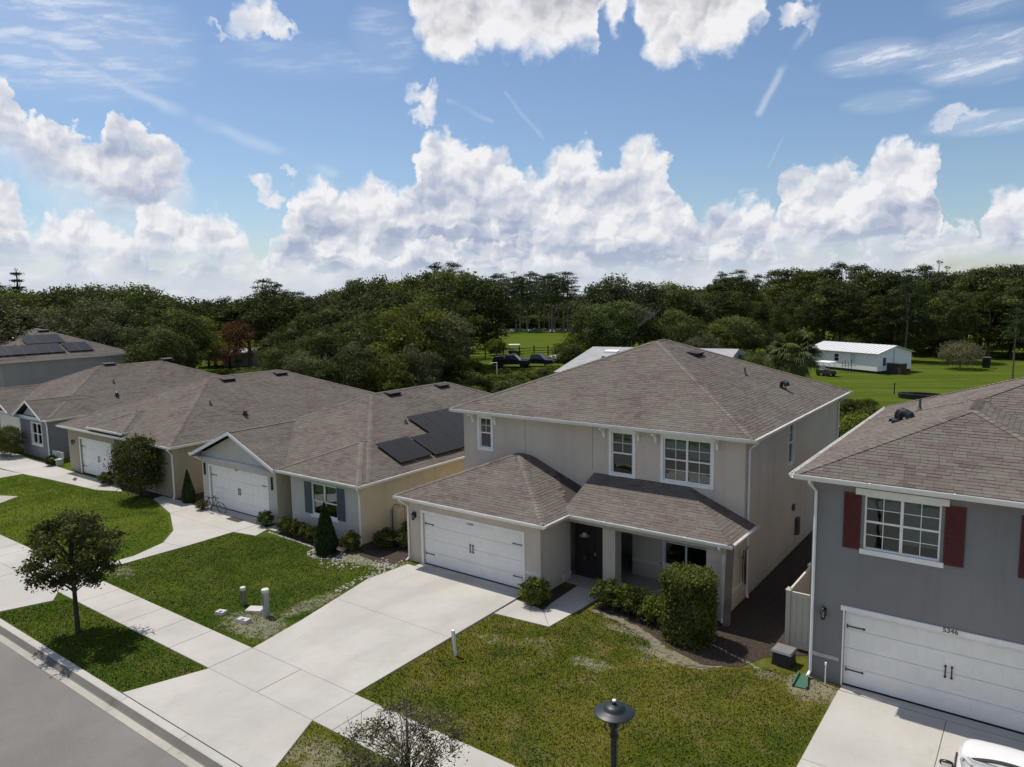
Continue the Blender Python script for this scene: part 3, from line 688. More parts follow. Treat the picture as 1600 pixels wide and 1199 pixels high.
def build_roof(root, hips, seed, name='roof', singles=0, gutters=True, cover=(), fascia=.14, sides='frlb', expo=EXPO, mats=None, fine=True, skip_single=None, cull_own=True):
    rnd = random.Random(seed); org = root.location
    base = MB(); tabs = MB(); cands = []
    mshi = mats or M_SH
    for hi, H in enumerate(hips):
        fc = H.faces()
        lo = -.004*hi
        for side, f in fc:
            def hz(x, y): return H.z0 + H.p*{'l': x-H.x0, 'r': H.x1-x, 'f': y-H.y0, 'b': H.y1-y}[side]
            base.face([(x, y, hz(x, y)+lo) for x, y in f])
            if side not in sides or not fine: continue
            e, s0 = SIDE[side]; cs = 1/math.sqrt(1+H.p**2)
            sv = Vector((s0.x*cs, s0.y*cs, H.p*cs)); n = e.cross(sv)
            O = Vector((f[0][0], f[0][1], 0))
            # origin on the eave
            ex = {'l': (H.x0, H.y1), 'r': (H.x1, H.y0), 'f': (H.x0, H.y0), 'b': (H.x1, H.y1)}[side]
            O = Vector((ex[0], ex[1], H.z0+lo))
            P2 = [((Vector((x, y, hz(x, y)+lo))-O).dot(e), (Vector((x, y, hz(x, y)+lo))-O).dot(sv)) for x, y in f]
            ar = sum(P2[i][0]*P2[(i+1) % len(P2)][1]-P2[(i+1) % len(P2)][0]*P2[i][1] for i in range(len(P2)))
            if ar < 0: P2.reverse()
            edges = []
            for i in range(len(P2)):
                (x1, y1), (x2, y2) = P2[i], P2[(i+1) % len(P2)]
                a, b = (y2-y1), -(x2-x1); l = math.hypot(a, b)
                if l > 1e-6: edges.append((a/l, b/l, (a*x1+b*y1)/l))
            vmax = max(p[1] for p in P2); v = -.02; row = 0
            while v < vmax:
                hh = expo+.008
                # span of this row
                us = []
                for i in range(len(P2)):
                    (x1, y1), (x2, y2) = P2[i], P2[(i+1) % len(P2)]
                    for vv in (max(v, 0), min(v+hh, vmax)):
                        if (y1-vv)*(y2-vv) <= 0 and abs(y1-y2) > 1e-9: us.append(x1+(x2-x1)*(vv-y1)/(y2-y1))
                    for (px, py) in ((x1, y1),):
                        if v <= py <= v+hh: us.append(px)
                if us:
                    u = min(us) - rnd.random()*.35; ue = max(us)
                    while u < ue:
                        w = rnd.choice(TABW)*(expo/EXPO); th = rnd.choice((.006, .008, .013)); tt = rnd.random()
                        q = [(u+.004, v), (u+w-.004, v), (u+w-.004, v+hh), (u+.004, v+hh)]
                        c = (u+w/2, v+hh/2)
                        cw = O + e*c[0] + sv*c[1]
                        own = cw.z; hid = False
                        for hj, G in enumerate(hips if cull_own else []):
                            if hj == hi: continue
                            gz = G.h(cw.x, cw.y)
                            if gz > own + .10: hid = True; break
                            if hj < hi and abs(gz-own) <= .02:
                                c2 = cw + sv*.25; c3 = cw + e*.25; c4 = cw - e*.25
                                if abs(G.h(c2.x, c2.y)-c2.z) <= .03 and abs(G.h(c3.x, c3.y)-c3.z) <= .03 and abs(G.h(c4.x, c4.y)-c4.z) <= .03: hid = True; break
                        if not hid:
                            inside = all(a*x+b*y <= cc+.001 for x, y in q for a, b, cc in edges)
                            if singles and inside and (not skip_single or not skip_single(cw)):
                                cands.append(((cw-CAM).length, O + e*u + sv*v, e, sv, n, w, th, tt))
                            else:
                                if not inside:
                                    for a, b, cc in edges: q = clip(q, a, b, cc) if len(q) > 2 else q
                                if len(q) > 2:
                                    tabs.t = tt
                                    up = [O + e*x + sv*y + n*(.003+th*(1-(y-v)/hh)) for x, y in q]
                                    tabs.face(up)
                                    lowe = [(x, y) for x, y in q if y < v+1e-4]
                                    if len(lowe) >= 2:
                                        x1, x2 = min(p[0] for p in lowe), max(p[0] for p in lowe)
                                        tabs.face([O+e*x1+sv*v, O+e*x2+sv*v, O+e*x2+sv*v+n*(th+.003), O+e*x1+sv*v+n*(th+.003)])
                                        if inside and th > .01:
                                            for xx in (u+.004, u+w-.004): tabs.face([O+e*xx+sv*v, O+e*xx+sv*v+n*(th+.003), O+e*xx+sv*(v+hh)+n*.003])
                        u += w
                v += expo; row += 1
    # fascia and soffit as part of the roof deck
    base.cur = 1
    for H in hips:
        z = H.z0
        y1 = H.ymax if H.ymax is not None else H.y1
        x0 = H.xmin if H.xmin is not None else H.x0
        i = .02
        base.face([(x0+i, H.y0+i, z-.15), (x0+i, y1, z-.15), (H.x1-i, y1, z-.15), (H.x1-i, H.y0+i, z-.15)])
        if 'f' not in H.g: base.box(x0+i, H.x1-i, H.y0+i, H.y0+i+.025, z-.155, z-.01)
        if 'r' not in H.g: base.box(H.x1-i-.025, H.x1-i, H.y0+i, y1, z-.156, z-.01)
        if 'l' not in H.g and H.xmin is None: base.box(x0+i, x0+i+.025, H.y0+i, y1, z-.156, z-.01)
    roof = part(name, base, [M_SHB, M_WHITE], root)
    if singles and cands:
        cands.sort(key=lambda c: c[0])
        for c in cands[:singles]:
            _, p, e, sv, n, w, th, tt = c
            o = link('shingle', tab_mesh(min(TABW, key=lambda k: abs(k-w)), th), roof)
            mt = Matrix((( e.x, sv.x, n.x, p.x-org.x), (e.y, sv.y, n.y, p.y-org.y), (e.z, sv.z, n.z, p.z-org.z), (0, 0, 0, 1)))
            o.matrix_local = mt
        for c in cands[singles:]:
            _, p, e, sv, n, w, th, tt = c; hh = EXPO+.008; tabs.t = tt
            a, b = .004, w-.004
            tabs.face([p+e*a+n*(th+.003), p+e*b+n*(th+.003), p+e*b+sv*hh+n*.003, p+e*a+sv*hh+n*.003])
            tabs.face([p+e*a, p+e*b, p+e*b+n*(th+.003), p+e*a+n*(th+.003)])
            if th > .01:
                for xx in (a, b): tabs.face([p+e*xx, p+e*xx+n*(th+.003), p+e*xx+sv*hh+n*.003])
    if fine: part('shingle_field', tabs, mshi, roof, kind='stuff', tint=True)
    # hip and ridge caps
    caps = MB()
    for H in hips:
        w, d = H.x1-H.x0, H.y1-H.y0; xm = (H.x0+H.x1)/2; ym = (H.y0+H.y1)/2
        lines = []
        if w <= d or 'f' in H.g:
            ya = H.y0 if 'f' in H.g else H.y0+w/2; yb = H.y1 if 'b' in H.g else H.y1-w/2
            lines.append(((xm, ya), (xm, yb)))
            if 'f' not in H.g: lines += [((H.x0, H.y0), (xm, ya)), ((H.x1, H.y0), (xm, ya))]
            if 'b' not in H.g: lines += [((H.x0, H.y1), (xm, yb)), ((H.x1, H.y1), (xm, yb))]
        else:
            lines.append(((H.x0+d/2 if 'l' not in H.g else H.x0, ym), (H.x1-d/2 if 'r' not in H.g else H.x1, ym)))
            if 'l' not in H.g: lines += [((H.x0, H.y0), (H.x0+d/2, ym)), ((H.x0, H.y1), (H.x0+d/2, ym))]
            if 'r' not in H.g: lines += [((H.x1, H.y0), (H.x1-d/2, ym)), ((H.x1, H.y1), (H.x1-d/2, ym))]
        for (a, b) in lines:
            A = Vector((*a, H.h(*a)+.012)); B = Vector((*b, H.h(*b)+.012)); Lg = (B-A).length
            if Lg < .2: continue
            dr = (B-A)/Lg; sd = dr.cross(Vector((0, 0, 1))).normalized(); k = int(Lg/.2)
            drop = .13*H.p*(1.0 if abs(dr.z) < .01 else .707)
            for j in range(k):
                p = A + dr*(j*.2); q = A + dr*(j*.2+.22); mid = (p+q)/2
                if H.ymax is not None and mid.y > H.ymax: continue
                if any(G is not H and G.h(mid.x, mid.y) > mid.z + .005 for G in hips): continue
                if H.ymax is not None and q.y > H.ymax: q = p + (q-p)*max(0, (H.ymax-p.y)/(q.y-p.y+1e-9))
                caps.t = rnd.random(); z1 = Vector((0, 0, .022)); z2 = Vector((0, 0, .008)); dz = Vector((0, 0, drop))
                caps.face([p+z1, q+z2, q-sd*.13-dz+z2, p-sd*.13-dz+z1]); caps.face([p+z1, p+sd*.13-dz+z1, q+sd*.13-dz+z2, q+z2])
                caps.face([p-sd*.13-dz, p+z1, p-sd*.13-dz+z1]); 
    if caps.f and fine: part('ridge_cap', caps, M_CAP, roof, kind='stuff', tint=True)
    return roof
def gutter(root, pts, z, name='gutter'):
    """K-style trough along an eave polyline, open at the top"""
    g = MB()
    for (a, b) in zip(pts, pts[1:]):
        A = Vector((*a, z)); B = Vector((*b, z)); d = (B-A).normalized(); o = Vector((d.y, -d.x, 0))    # outward on the right hand
        prof = [(0, -.01), (0, -.125), (.075, -.125), (.11, -.06), (.125, -.01), (.125, 0), (.115, 0), (.10, -.06), (.068, -.112), (.01, -.112), (.01, -.01)]
        ex = Vector(d)*.0
        for i in range(len(prof)):
            p, q = prof[i], prof[(i+1) % len(prof)]
            e0, e1 = -.0, .0
            g.face([A+o*p[0]-d*p[0]*0+Vector((0, 0, p[1])), B+o*p[0]+d*p[0]+Vector((0, 0, p[1])), B+o*q[0]+d*q[0]+Vector((0, 0, q[1])), A+o*q[0]+Vector((0, 0, q[1]))])
        n = int((B-A).length/1.5)
        for k in range(1, n):       # hidden hangers seen from above as small straps
            c = A + d*((B-A).length*k/n); g.hexa([c+o*.0-d*.012+Vector((0,0,-.012)), c+o*.12-d*.012+Vector((0,0,-.012)), c+o*.12+d*.012+Vector((0,0,-.012)), c+d*.012+Vector((0,0,-.012)),
                 c-d*.012+Vector((0,0,.0)), c+o*.12-d*.012, c+o*.12+d*.012, c+d*.012])
    return part(name, g, M_GUTW, root)
def downspout(root, top, wallxy, zb, out=(0, -1)):
    t = Vector(top); w = Vector((wallxy[0], wallxy[1], t.z-.42))
    p = [t, t+Vector((0, 0, -.10)), w, Vector((w.x, w.y, zb+.16)), Vector((w.x+out[0]*.14, w.y+out[1]*.14, zb+.03))]
    m = MB(); m.tube(p, .042, 8); return part('downspout', m, M_GUTW, root)

# ------------------------------------------------------------------ walls with openings, windows, doors
class Fac:
    """a wall face: u runs along it, d points outwards"""
    def __init__(s, side, const):
        s.side, s.c = side, const
        s.u = {'f': Vector((1, 0, 0)), 'r': Vector((0, 1, 0)), 'l': Vector((0, -1, 0))}[side]
        s.d = {'f': Vector((0, -1, 0)), 'r': Vector((1, 0, 0)), 'l': Vector((-1, 0, 0))}[side]
    def P(s, u, z, d=0.0):
        if s.side == 'f': return Vector((u, s.c-d, z))
        if s.side == 'r': return Vector((s.c+d, u, z))
        return Vector((s.c-d, u, z))
    def box(s, mb, u0, u1, z0, z1, d0, d1):
        a, b = s.P(u0, z0, d0), s.P(u1, z1, d1); mb.box(a.x, b.x, a.y, b.y, a.z, b.z)
    def wall(s, mb, u0, u1, z0, z1, holes=(), rev=.12):
        us = sorted({u0, u1, *[h[0] for h in holes], *[h[1] for h in holes]}); zs = sorted({z0, z1, *[h[2] for h in holes], *[h[3] for h in holes]})
        for a, b in zip(us, us[1:]):
            for c, d in zip(zs, zs[1:]):
                if any(h[0] <= (a+b)/2 <= h[1] and h[2] <= (c+d)/2 <= h[3] for h in holes): continue
                q = [s.P(a, c), s.P(b, c), s.P(b, d), s.P(a, d)]; mb.face(q if s.side != 'l' else q[::-1])
        for (a, b, c, d) in holes:
            for p, q in (((a, c), (b, c)), ((b, c), (b, d)), ((b, d), (a, d)), ((a, d), (a, c))):
                mb.face([s.P(*p), s.P(*q), s.P(*q, -rev), s.P(*p, -rev)])
def window(root, F, u0, u1, z0, z1, lites=2, mid=None, grid=(2, 2), lowgrid=False, trim=.11, sill=False, depth=.05, blinds=(.0, .0), trimtop=None, head=None):
    """double-hung window: frame, sashes, glass panes, muntins, blinds behind, trim around"""
    fr = MB(); w = .045; mid = mid if mid is not None else (z0+z1)/2
    F.box(fr, u0, u0+w, z0, z1, -.10, -.02); F.box(fr, u1-w, u1, z0, z1, -.10, -.02); F.box(fr, u0+w, u1-w, z1-w, z1, -.10, -.02); F.box(fr, u0+w, u1-w, z0, z0+w, -.10, -.02)
    W = (u1-u0)/lites; cols = []
    for k in range(lites):
        a = u0+k*W+(w if k == 0 else .035); b = u0+(k+1)*W-(w if k == lites-1 else .035)
        if k: F.box(fr, u0+k*W-.035, u0+k*W+.035, z0+w, z1-w, -.10, -.015)
        F.box(fr, a, b, mid-.025, mid+.025, -.095, -.03); cols.append((a, b))
    win = part('window', fr, M_WHITE, root)
    if trim:
        t = MB(); e = trim
        F.box(t, u0-e, u0-.001, z0-e, z1+e, 0, .028); F.box(t, u1+.001, u1+e, z0-e, z1+e, 0, .028); F.box(t, u0-.001, u1+.001, z1+.001, z1+e, 0, .027); F.box(t, u0-.001, u1+.001, z0-e, z0-.001, 0, .027)
        part('trim', t, M_WHITE, win)
    if sill:
        t = MB(); F.box(t, u0-.08, u1+.10, z0-.13, z0-.002, 0, .06); part('sill', t, M_WHITE, win)
    if head:
        t = MB(); F.box(t, u0-.22, u1+.16, z1+.003, z1+head, 0, .05); part('head_board', t, M_WHITE, win)
    for (a, b) in cols:
        for (c, d, top) in ((z0+w, mid-.025, False), (mid+.025, z1-w, True)):
            p = MB(); dd = -.062 if top else -.075
            q = [F.P(a, c, dd), F.P(b, c, dd), F.P(b, d, dd), F.P(a, d, dd)]; p.face(q)
            part('pane', p, M_GLASS, win)
            if top or lowgrid:
                m = MB(); nx, ny = grid
                for i in range(1, nx): F.box(m, a+(b-a)*i/nx-.009, a+(b-a)*i/nx+.009, c, d, dd+.004, dd+.014)
                for i in range(1, ny): F.box(m, a, b, c+(d-c)*i/ny-.009, c+(d-c)*i/ny+.009, dd+.005, dd+.015)
                if m.f: part('muntin', m, M_WHITE, win)
    # room behind
    bm = MB(); dp = -1.2
    c = [F.P(u0, z0, -.11), F.P(u1, z0, -.11), F.P(u1, z1, -.11), F.P(u0, z1, -.11)]; k = [F.P(u0-.3, z0-.3, dp), F.P(u1+.3, z0-.3, dp), F.P(u1+.3, z1+.2, dp), F.P(u0-.3, z1+.2, dp)]
    bm.face(k)
    for i in range(4): bm.face([c[i], c[(i+1) % 4], k[(i+1) % 4], k[i]])
    part('room', bm, M_DARK, win)
    for k, (a, b) in enumerate(cols):
        f = blinds[k % len(blinds)]
        if f > 0:
            m = MB(); n = int((z1-z0)*f/.05)
            for i in range(n): 
                zz = z1-w-.05*i; m.hexa([F.P(a, zz-.045, -.15), F.P(b, zz-.045, -.15), F.P(b, zz-.041, -.155), F.P(a, zz-.041, -.155), F.P(a, zz-.008, -.17), F.P(b, zz-.008, -.17), F.P(b, zz-.004, -.175), F.P(a, zz-.004, -.175)])
            if n: part('blind', m, M_BLIND, win)
    return win
_pm = {}
def panel_mesh(w, h, m):
    key = (round(w, 3), round(h, 3), m.name)
    if key not in _pm:
        b = MB(); e = .045
        o = [(0, 0), (w, 0), (w, h), (0, h)]; i1 = [(e*.5, e*.5), (w-e*.5, e*.5), (w-e*.5, h-e*.5), (e*.5, h-e*.5)]; i2 = [(e, e), (w-e, e), (w-e, h-e), (e, h-e)]
        for k in range(4):
            j = (k+1) % 4
            b.face([(o[k][0], 0, o[k][1]), (o[j][0], 0, o[j][1]), (i1[j][0], .018, i1[j][1]), (i1[k][0], .018, i1[k][1])])
            b.face([(i1[k][0], .018, i1[k][1]), (i1[j][0], .018, i1[j][1]), (i2[j][0], -.006, i2[j][1]), (i2[k][0], -.006, i2[k][1])])
        b.face([(x, -.006, z) for x, z in i2])
        _pm[key] = b.mesh('panel', m)
    return _pm[key]
def garage_door(root, F, u0, u1, z1, cols=8, number=None, numpos=None, straps=True, numsize=.17, wide_trim=.10, head=None, handles=2):
    W = u1-u0; dd = -.09; rows = 4; hs = z1/rows; org = root.location
    b = MB()
    for r in range(rows): F.box(b, u0, u1, r*hs+(.03 if r == 0 else .006), (r+1)*hs-.006, dd-.04, dd)
    F.box(b, u0, u1, 0.0, z1, dd-.06, dd-.045)
    door = part('garage_door', b, M_DOORW, root)
    seal = MB(); F.box(seal, u0, u1, -.01, .03, dd-.04, dd-.005); part('bottom_seal', seal, M_BLACK, door)
    cw = W/cols; pw, ph = cw-.13, hs-.15
    me = panel_mesh(pw, ph, M_DOORW)
    for r in range(rows):
        for k in range(cols):
            p = F.P(u0+k*cw+.065, r*hs+.075, dd+.0005); o = link('panel', me, door); o.location = p-org
    t = MB(); e = wide_trim
    F.box(t, u0-e, u0, 0, z1+e, 0, .025); F.box(t, u1, u1+e, 0, z1+e, 0, .025)
    if head: F.box(t, u0-head, u1+head, z1+.0, z1+.13, .0, .04)
    else: F.box(t, u0, u1, z1, z1+e, 0, .024)
    part('door_trim', t, M_WHITE, door)
    if straps:
        s0 = MB(); 
        F.box(s0, 0, .42, -.018, .018, 0, .006); F.box(s0, .0, .03, -.05, .05, 0, .008); F.box(s0, .40, .46, -.03, .03, 0, .007)
        for side in (0, 1):
            for zz in (hs*.85, hs*3.15):
                s = MB(); a = u0+.05 if side == 0 else u1-.05; sg = 1 if side == 0 else -1
                F.box(s, a, a+sg*.40, zz-.016, zz+.016, dd+.014, dd+.022); F.box(s, a, a+sg*.03, zz-.05, zz+.05, dd+.014, dd+.023)
                F.box(s, a+sg*.40, a+sg*.45, zz-.028, zz+.028, dd+.014, dd+.023)
                part('strap_hinge', s, M_BLACK, door)
    if handles:
        um = (u0+u1)/2
        for sx in (-.07, .07):
            s = MB(); F.box(s, um+sx-.015, um+sx+.015, hs*1.78, hs*2.3, dd+.03, dd+.045); F.box(s, um+sx-.025, um+sx+.025, hs*1.74, hs*1.80, dd+.0, dd+.05); F.box(s, um+sx-.025, um+sx+.025, hs*2.28, hs*2.34, dd+.0, dd+.05)
            part('handle', s, M_BLACK, door)
    if number:
        c = bpy.data.curves.new('n', 'FONT'); c.body = number; c.size = numsize; c.extrude = .004; c.align_x = 'CENTER'
        to = bpy.data.objects.new('n', c); COL.objects.link(to); bpy.context.view_layer.update()
        me = bpy.data.meshes.new_from_object(to.evaluated_get(bpy.context.evaluated_depsgraph_get())); bpy.data.objects.remove(to)
        me.transform(Matrix.Rotation(R(90), 4, 'X')); me.materials.clear(); me.materials.append(M_BLACK)
        o = link('house_number', me, door); o.location = Vector(F.P(numpos[0], numpos[1], numpos[2])) - org
    return door
def lantern(root, F, u, z):
    m = MB(); F.box(m, u-.055, u+.055, z-.09, z+.13, 0, .02); a = F.P(u, z, .13)
    m.lathe([(0.0, .17), (.03, .15), (.085, .08), (.09, .07)], a, 8); m.lathe([(.04, -.16), (.055, -.13), (.0, -.17)], a, 8)
    for k in range(4):
        an = math.pi/4+k*math.pi/2; m.tube([a+Vector((.05*math.cos(an), .05*math.sin(an), -.14)), a+Vector((.075*math.cos(an), .075*math.sin(an), .08))], .007, 5)
    m.tube([F.P(u, z+.10, .01), F.P(u, z+.2, .07), F.P(u, z+.16, .13)], .009, 6)
    l = part('wall_lantern', m, M_BLACK, root)
    g = MB(); g.lathe([(.038, -.14), (.062, .08)], a, 8); part('lantern_glass', g, M_GLASS, l)
    return l
def shutter(root, F, u0, u1, z0, z1, m):
    s = MB(); F.box(s, u0, u1, z0, z1, 0, .022); e = .05
    F.box(s, u0, u0+e, z0, z1, .022, .036); F.box(s, u1-e, u1, z0, z1, .022, .036)
    for zz in (z0, (z0+z1)/2-.035, z1-.07): F.box(s, u0+e, u1-e, zz, zz+.07, .022, .035)
    n = int((z1-z0)/.045)
    for i in range(n): F.box(s, u0+e, u1-e, z0+.07+i*(z1-z0-.14)/n, z0+.07+i*(z1-z0-.14)/n+.022, .022, .029)
    return part('shutter', s, m, root)
def roof_vent(roof, x, y, H, side='r', w=.9, l=.45):
    """low black off-ridge vent: a sloped hood standing on the slope"""
    e, s0 = SIDE[side]; cs = 1/math.sqrt(1+H.p**2); sv = Vector((s0.x*cs, s0.y*cs, H.p*cs)); n = e.cross(sv)
    z = H.z0 + H.p*{'l': x-H.x0, 'r': H.x1-x, 'f': y-H.y0, 'b': H.y1-y}[side]
    c = Vector((x, y, z)); m = MB()
    f = lambda u, v, h: c + e*u + sv*v + n*h
    m.hexa([f(-w/2-.06, -l/2-.05, .015), f(w/2+.06, -l/2-.05, .015), f(w/2+.06, l/2+.05, .015), f(-w/2-.06, l/2+.05, .015), f(-w/2-.06, -l/2-.05, .022), f(w/2+.06, -l/2-.05, .022), f(w/2+.06, l/2+.05, .022), f(-w/2-.06, l/2+.05, .022)])
    m.hexa([f(-w/2, -l/2+.05, .02), f(w/2, -l/2+.05, .02), f(w/2, l/2, .02), f(-w/2, l/2, .02), f(-w/2, -l/2, .17), f(w/2, -l/2, .17), f(w/2, l/2, .06), f(-w/2, l/2, .06)])
    return part('roof_vent', m, M_VENT, roof)
def goose_vent(roof, x, y, H, side='r', s=1.0):
    """round goose-neck exhaust cap"""
    z = H.z0 + H.p*{'l': x-H.x0, 'r': H.x1-x, 'f': y-H.y0}[side]; m = MB(); c = Vector((x, y, z))
    m.tube([c+Vector((0, 0, -.05)), c+Vector((0, 0, .16*s)), c+Vector((.05*s, -.02, .24*s)), c+Vector((.14*s, -.05*s, .26*s)), c+Vector((.24*s, -.08*s, .20*s)), c+Vector((.27*s, -.09*s, .10*s))], [.07*s, .075*s, .09*s, .105*s, .12*s, .13*s], 10)
    m.box(x-.18*s, x+.18*s, y-.18*s, y+.18*s, z-.10, z+.03)
    return part('exhaust_vent', m, M_BLACK, roof, smooth=False)
def pipe_vent(roof, x, y, H, side='r', h=.32):
    z = H.z0 + H.p*{'l': x-H.x0, 'r': H.x1-x, 'f': y-H.y0}[side]; m = MB(); c = Vector((x, y, z))
    m.tube([c+Vector((0, 0, -.05)), c+Vector((0, 0, h))], .04, 8); m.lathe([(.13, .0), (.06, .1), (.045, .14)], c, 10)
    return part('vent_pipe', m, M_PIPE, roof)
M_VENT = mat('vent_black', (0.030, 0.028, 0.027), 0.6, 0.3)
M_PIPE = mat('vent_grey', (0.09, 0.085, 0.08), 0.7)
_sp = {}
def solar_panel(roof, y0, z0, H, w=1.04, l=1.76):
    """one photovoltaic panel on the right-hand slope; y0 along the eave, z0 height of its lower edge"""
    e, s0 = SIDE['r']; cs = 1/math.sqrt(1+H.p**2); sv = Vector((s0.x*cs, s0.y*cs, H.p*cs)); n = e.cross(sv)
    c = Vector((H.x1-(z0-H.z0)/H.p, y0, z0)) + n*.13
    if 'm' not in _sp:
        m = MB(); m.box(0, w, 0, l, -.035, 0); m.cur = 1
        m.box(.02, w-.02, .02, l-.02, 0, .0015); m.cur = 2
        for i in range(1, 6): m.box(.02+(w-.04)*i/6-.0015, .02+(w-.04)*i/6+.0015, .02, l-.02, .0015, .0022)
        for i in range(1, 10): m.box(.02, w-.02, .02+(l-.04)*i/10-.0012, .02+(l-.04)*i/10+.0012, .0015, .0021)
        _sp['m'] = m.mesh('solar_panel', [M_VENT, M_SOLAR, mat('solar_line', (.03, .03, .038), .3)])
    o = link('solar_panel', _sp['m'], roof); org = root_of(roof).location
    o.matrix_local = Matrix(((e.x, sv.x, n.x, c.x-org.x), (e.y, sv.y, n.y, c.y-org.y), (e.z, sv.z, n.z, c.z-org.z), (0, 0, 0, 1)))
    return o

# ================================================================== the two storey beige house in the middle
def house_a():
    r = thing('house', 'two storey beige house with white two-car garage door and low porch roof, in the middle', 'house', (6, 8, 0))
    Y2, X1 = 3.61, 12.39
    w = MB(); F0 = Fac('f', 0); F2 = Fac('f', Y2); FR = Fac('r', X1); FL = Fac('l', -.06); FG = Fac('r', 6.39); FL0 = Fac('l', 0)
    F0.wall(w, 0, 6.39, 0, 2.62, [(.73, 5.61, 0, 2.13)])
    FL0.wall(w, 0, Y2, 0, 2.62); FG.wall(w, 0, 2.0, 0, 2.62)
    wins = [(.83, 1.45, 4.14, 5.46), (7.26, 8.16, 3.85, 5.46), (9.39, 11.19, 3.88, 5.46)]
    F2.wall(w, 8.15, X1, .02, 2.8, [(9.45, 11.15, .68, 2.2)]); F2.wall(w, -.06, 5.95, .02, 2.8); F2.wall(w, -.06, X1, 2.8, 5.66, wins)
    F2.wall(w, 5.95, 8.15, 2.3, 2.8)
    FL.wall(w, Y2, 16.9, 0, 5.66)
    FR.wall(w, Y2, 16.9, 0, 5.66, [(8.66, 9.42, 3.78, 5.46)])
    FR.wall(w, 1.58, Y2, 0, 2.65)
    w.face([(X1, 16.9, 0), (-.06, 16.9, 0), (-.06, 16.9, 5.66), (X1, 16.9, 5.66)])
    # entry alcove
    w.face([(5.95, Y2, 0), (5.95, 5.4, 0), (5.95, 5.4, 2.6), (5.95, Y2, 2.6)]); w.face([(8.15, 5.4, 0), (8.15, Y2, 0), (8.15, Y2, 2.6), (8.15, 5.4, 2.6)])
    w.face([(5.95, 5.4, 0), (8.15, 5.4, 0), (8.15, 5.4, 2.6), (5.95, 5.4, 2.6)]); w.face([(5.95, Y2, 2.45), (8.15, Y2, 2.45), (8.15, 5.4, 2.45), (5.95, 5.4, 2.45)])
    w.face([(6.39, 2.0, 0), (5.95, 2.0, 0), (5.95, 2.0, 2.6), (6.39, 2.0, 2.6)]); w.face([(5.95, 2.0, 0), (5.95, 3.61, 0), (5.95, 3.61, 2.6), (5.95, 2.0, 2.6)])
    w.box(6.392, X1-.002, 1.60, 1.82, 2.36, 2.62)         # porch beam
    w.box(11.86, X1-.002, 1.582, 1.84, 0, 2.36)           # end pier
    part('wall', w, M_STA, r)
    c = MB(); c.box(8.02, 8.52, 1.56, 2.02, 0.05, 2.36); c.box(7.97, 8.57, 1.51, 2.07, .05, .30); part('porch_column', c, M_STA, r)
    d = MB(); FD = Fac('f', 2.34); FD.box(d, 6.42, 7.98, .05, 2.36, -.03, 0)
    for (a, b) in ((6.42, 6.50), (7.16, 7.26), (7.90, 7.98)): FD.box(d, a, b, .05, 2.36, 0, .04)
    for (c1, c2) in ((.05, .25), (1.02, 1.12), (2.26, 2.36)): FD.box(d, 6.50, 7.16, c1, c2, 0, .035); FD.box(d, 7.26, 7.90, c1, c2, 0, .035)
    door = part('front_door', d, M_DARKDOOR, r); k = MB(); FD.box(k, 7.28, 7.34, .98, 1.1, .04, .09); part('handle', k, M_ALU, door)
    # trim
    t = MB(); F2.box(t, 8.15, 9.3, .60, .70, 0, .03); F2.box(t, 11.3, 11.88, .60, .70, 0, .03); part('band', t, M_STTRIM, r)
    t = MB(); F0.box(t, 5.73, 6.41, .70, .82, 0, .03); FG.box(t, .0, 2.0, .70, .82, 0.0, .028) if False else None; part('band', t, M_STTRIM, r)
    t = MB(); FR.box(t, 1.58, 3.6, .62, .72, 0, .03); part('band', t, M_STTRIM, r)
    t = MB(); FG.box(t, 1.45, 2.0, 0.03, .3, 0, .03); part('base_block', t, M_STTRIM, r)
    for x in (3.23, 6.43):
        t = MB(); F2.box(t, x-.012, x+.012, 3.9, 5.64, 0, .006); part('control_joint', t, M_STA2, r)
    window(r, F2, *wins[0], lites=1, grid=(2, 2), blinds=(.0,)); window(r, F2, *wins[1], lites=1, blinds=(.15,)); window(r, F2, *wins[2], lites=2, lowgrid=True, blinds=(.3, .42))
    window(r, F2, 9.45, 11.15, .68, 2.2, lites=2, mid=1.55, grid=(1, 1), trim=.05, blinds=(0, .0))
    window(r, FR, 8.66, 9.42, 3.78, 5.46, lites=1, grid=(2, 2), trim=.04)
    garage_door(r, F0, .73, 5.61, 2.13, number='5350', numpos=(3.1, 2.0, -.08), numsize=.15)
    lantern(r, F0, .33, 1.95)
    # brackets under the main eave
    for x in (.49, 1.70, 6.95, 8.40, 9.10, 11.42):
        b = MB()
        pts = [(0, 5.62), (-.36, 5.62), (-.36, 5.55), (-.20, 5.50), (-.10, 5.40), (-.06, 5.22), (0, 5.20)]
        for xx, rv in ((x-.045, 0), (x+.045, 1)):
            q = [(xx, Y2-.002+p[0], p[1]) for p in pts]; b.face(q[::-1] if rv else q)
        for i in range(len(pts)):
            p, q = pts[i], pts[(i+1) % len(pts)]; b.face([(x-.045, Y2-.002+p[0], p[1]), (x+.045, Y2-.002+p[0], p[1]), (x+.045, Y2-.002+q[0], q[1]), (x-.045, Y2-.002+q[0], q[1])])
        part('bracket', b, M_WHITE, r)
    up = Hip(-.46, 12.8, 3.2, 17.31, 5.8, .41)
    ro = build_roof(r, [up], 1, 'upper_roof')
    gar = Hip(-.41, 6.8, -.41, 6.8, 2.77, .41, ymax=Y2); por = Hip(3.0, 12.8, 1.18, 14, 2.77, .41, gable=('l',), ymax=Y2, xmin=6.5)
    ro2 = build_roof(r, [gar, por], 2, 'lower_roof', singles=300)
    gutter(r, [(-.46, 3.2), (12.8, 3.2), (12.8, 17.3)], 5.80)
    gutter(r, [(-.41, -.41), (6.8, -.41), (6.8, 1.18), (12.8, 1.18), (12.8, 3.6)], 2.77)
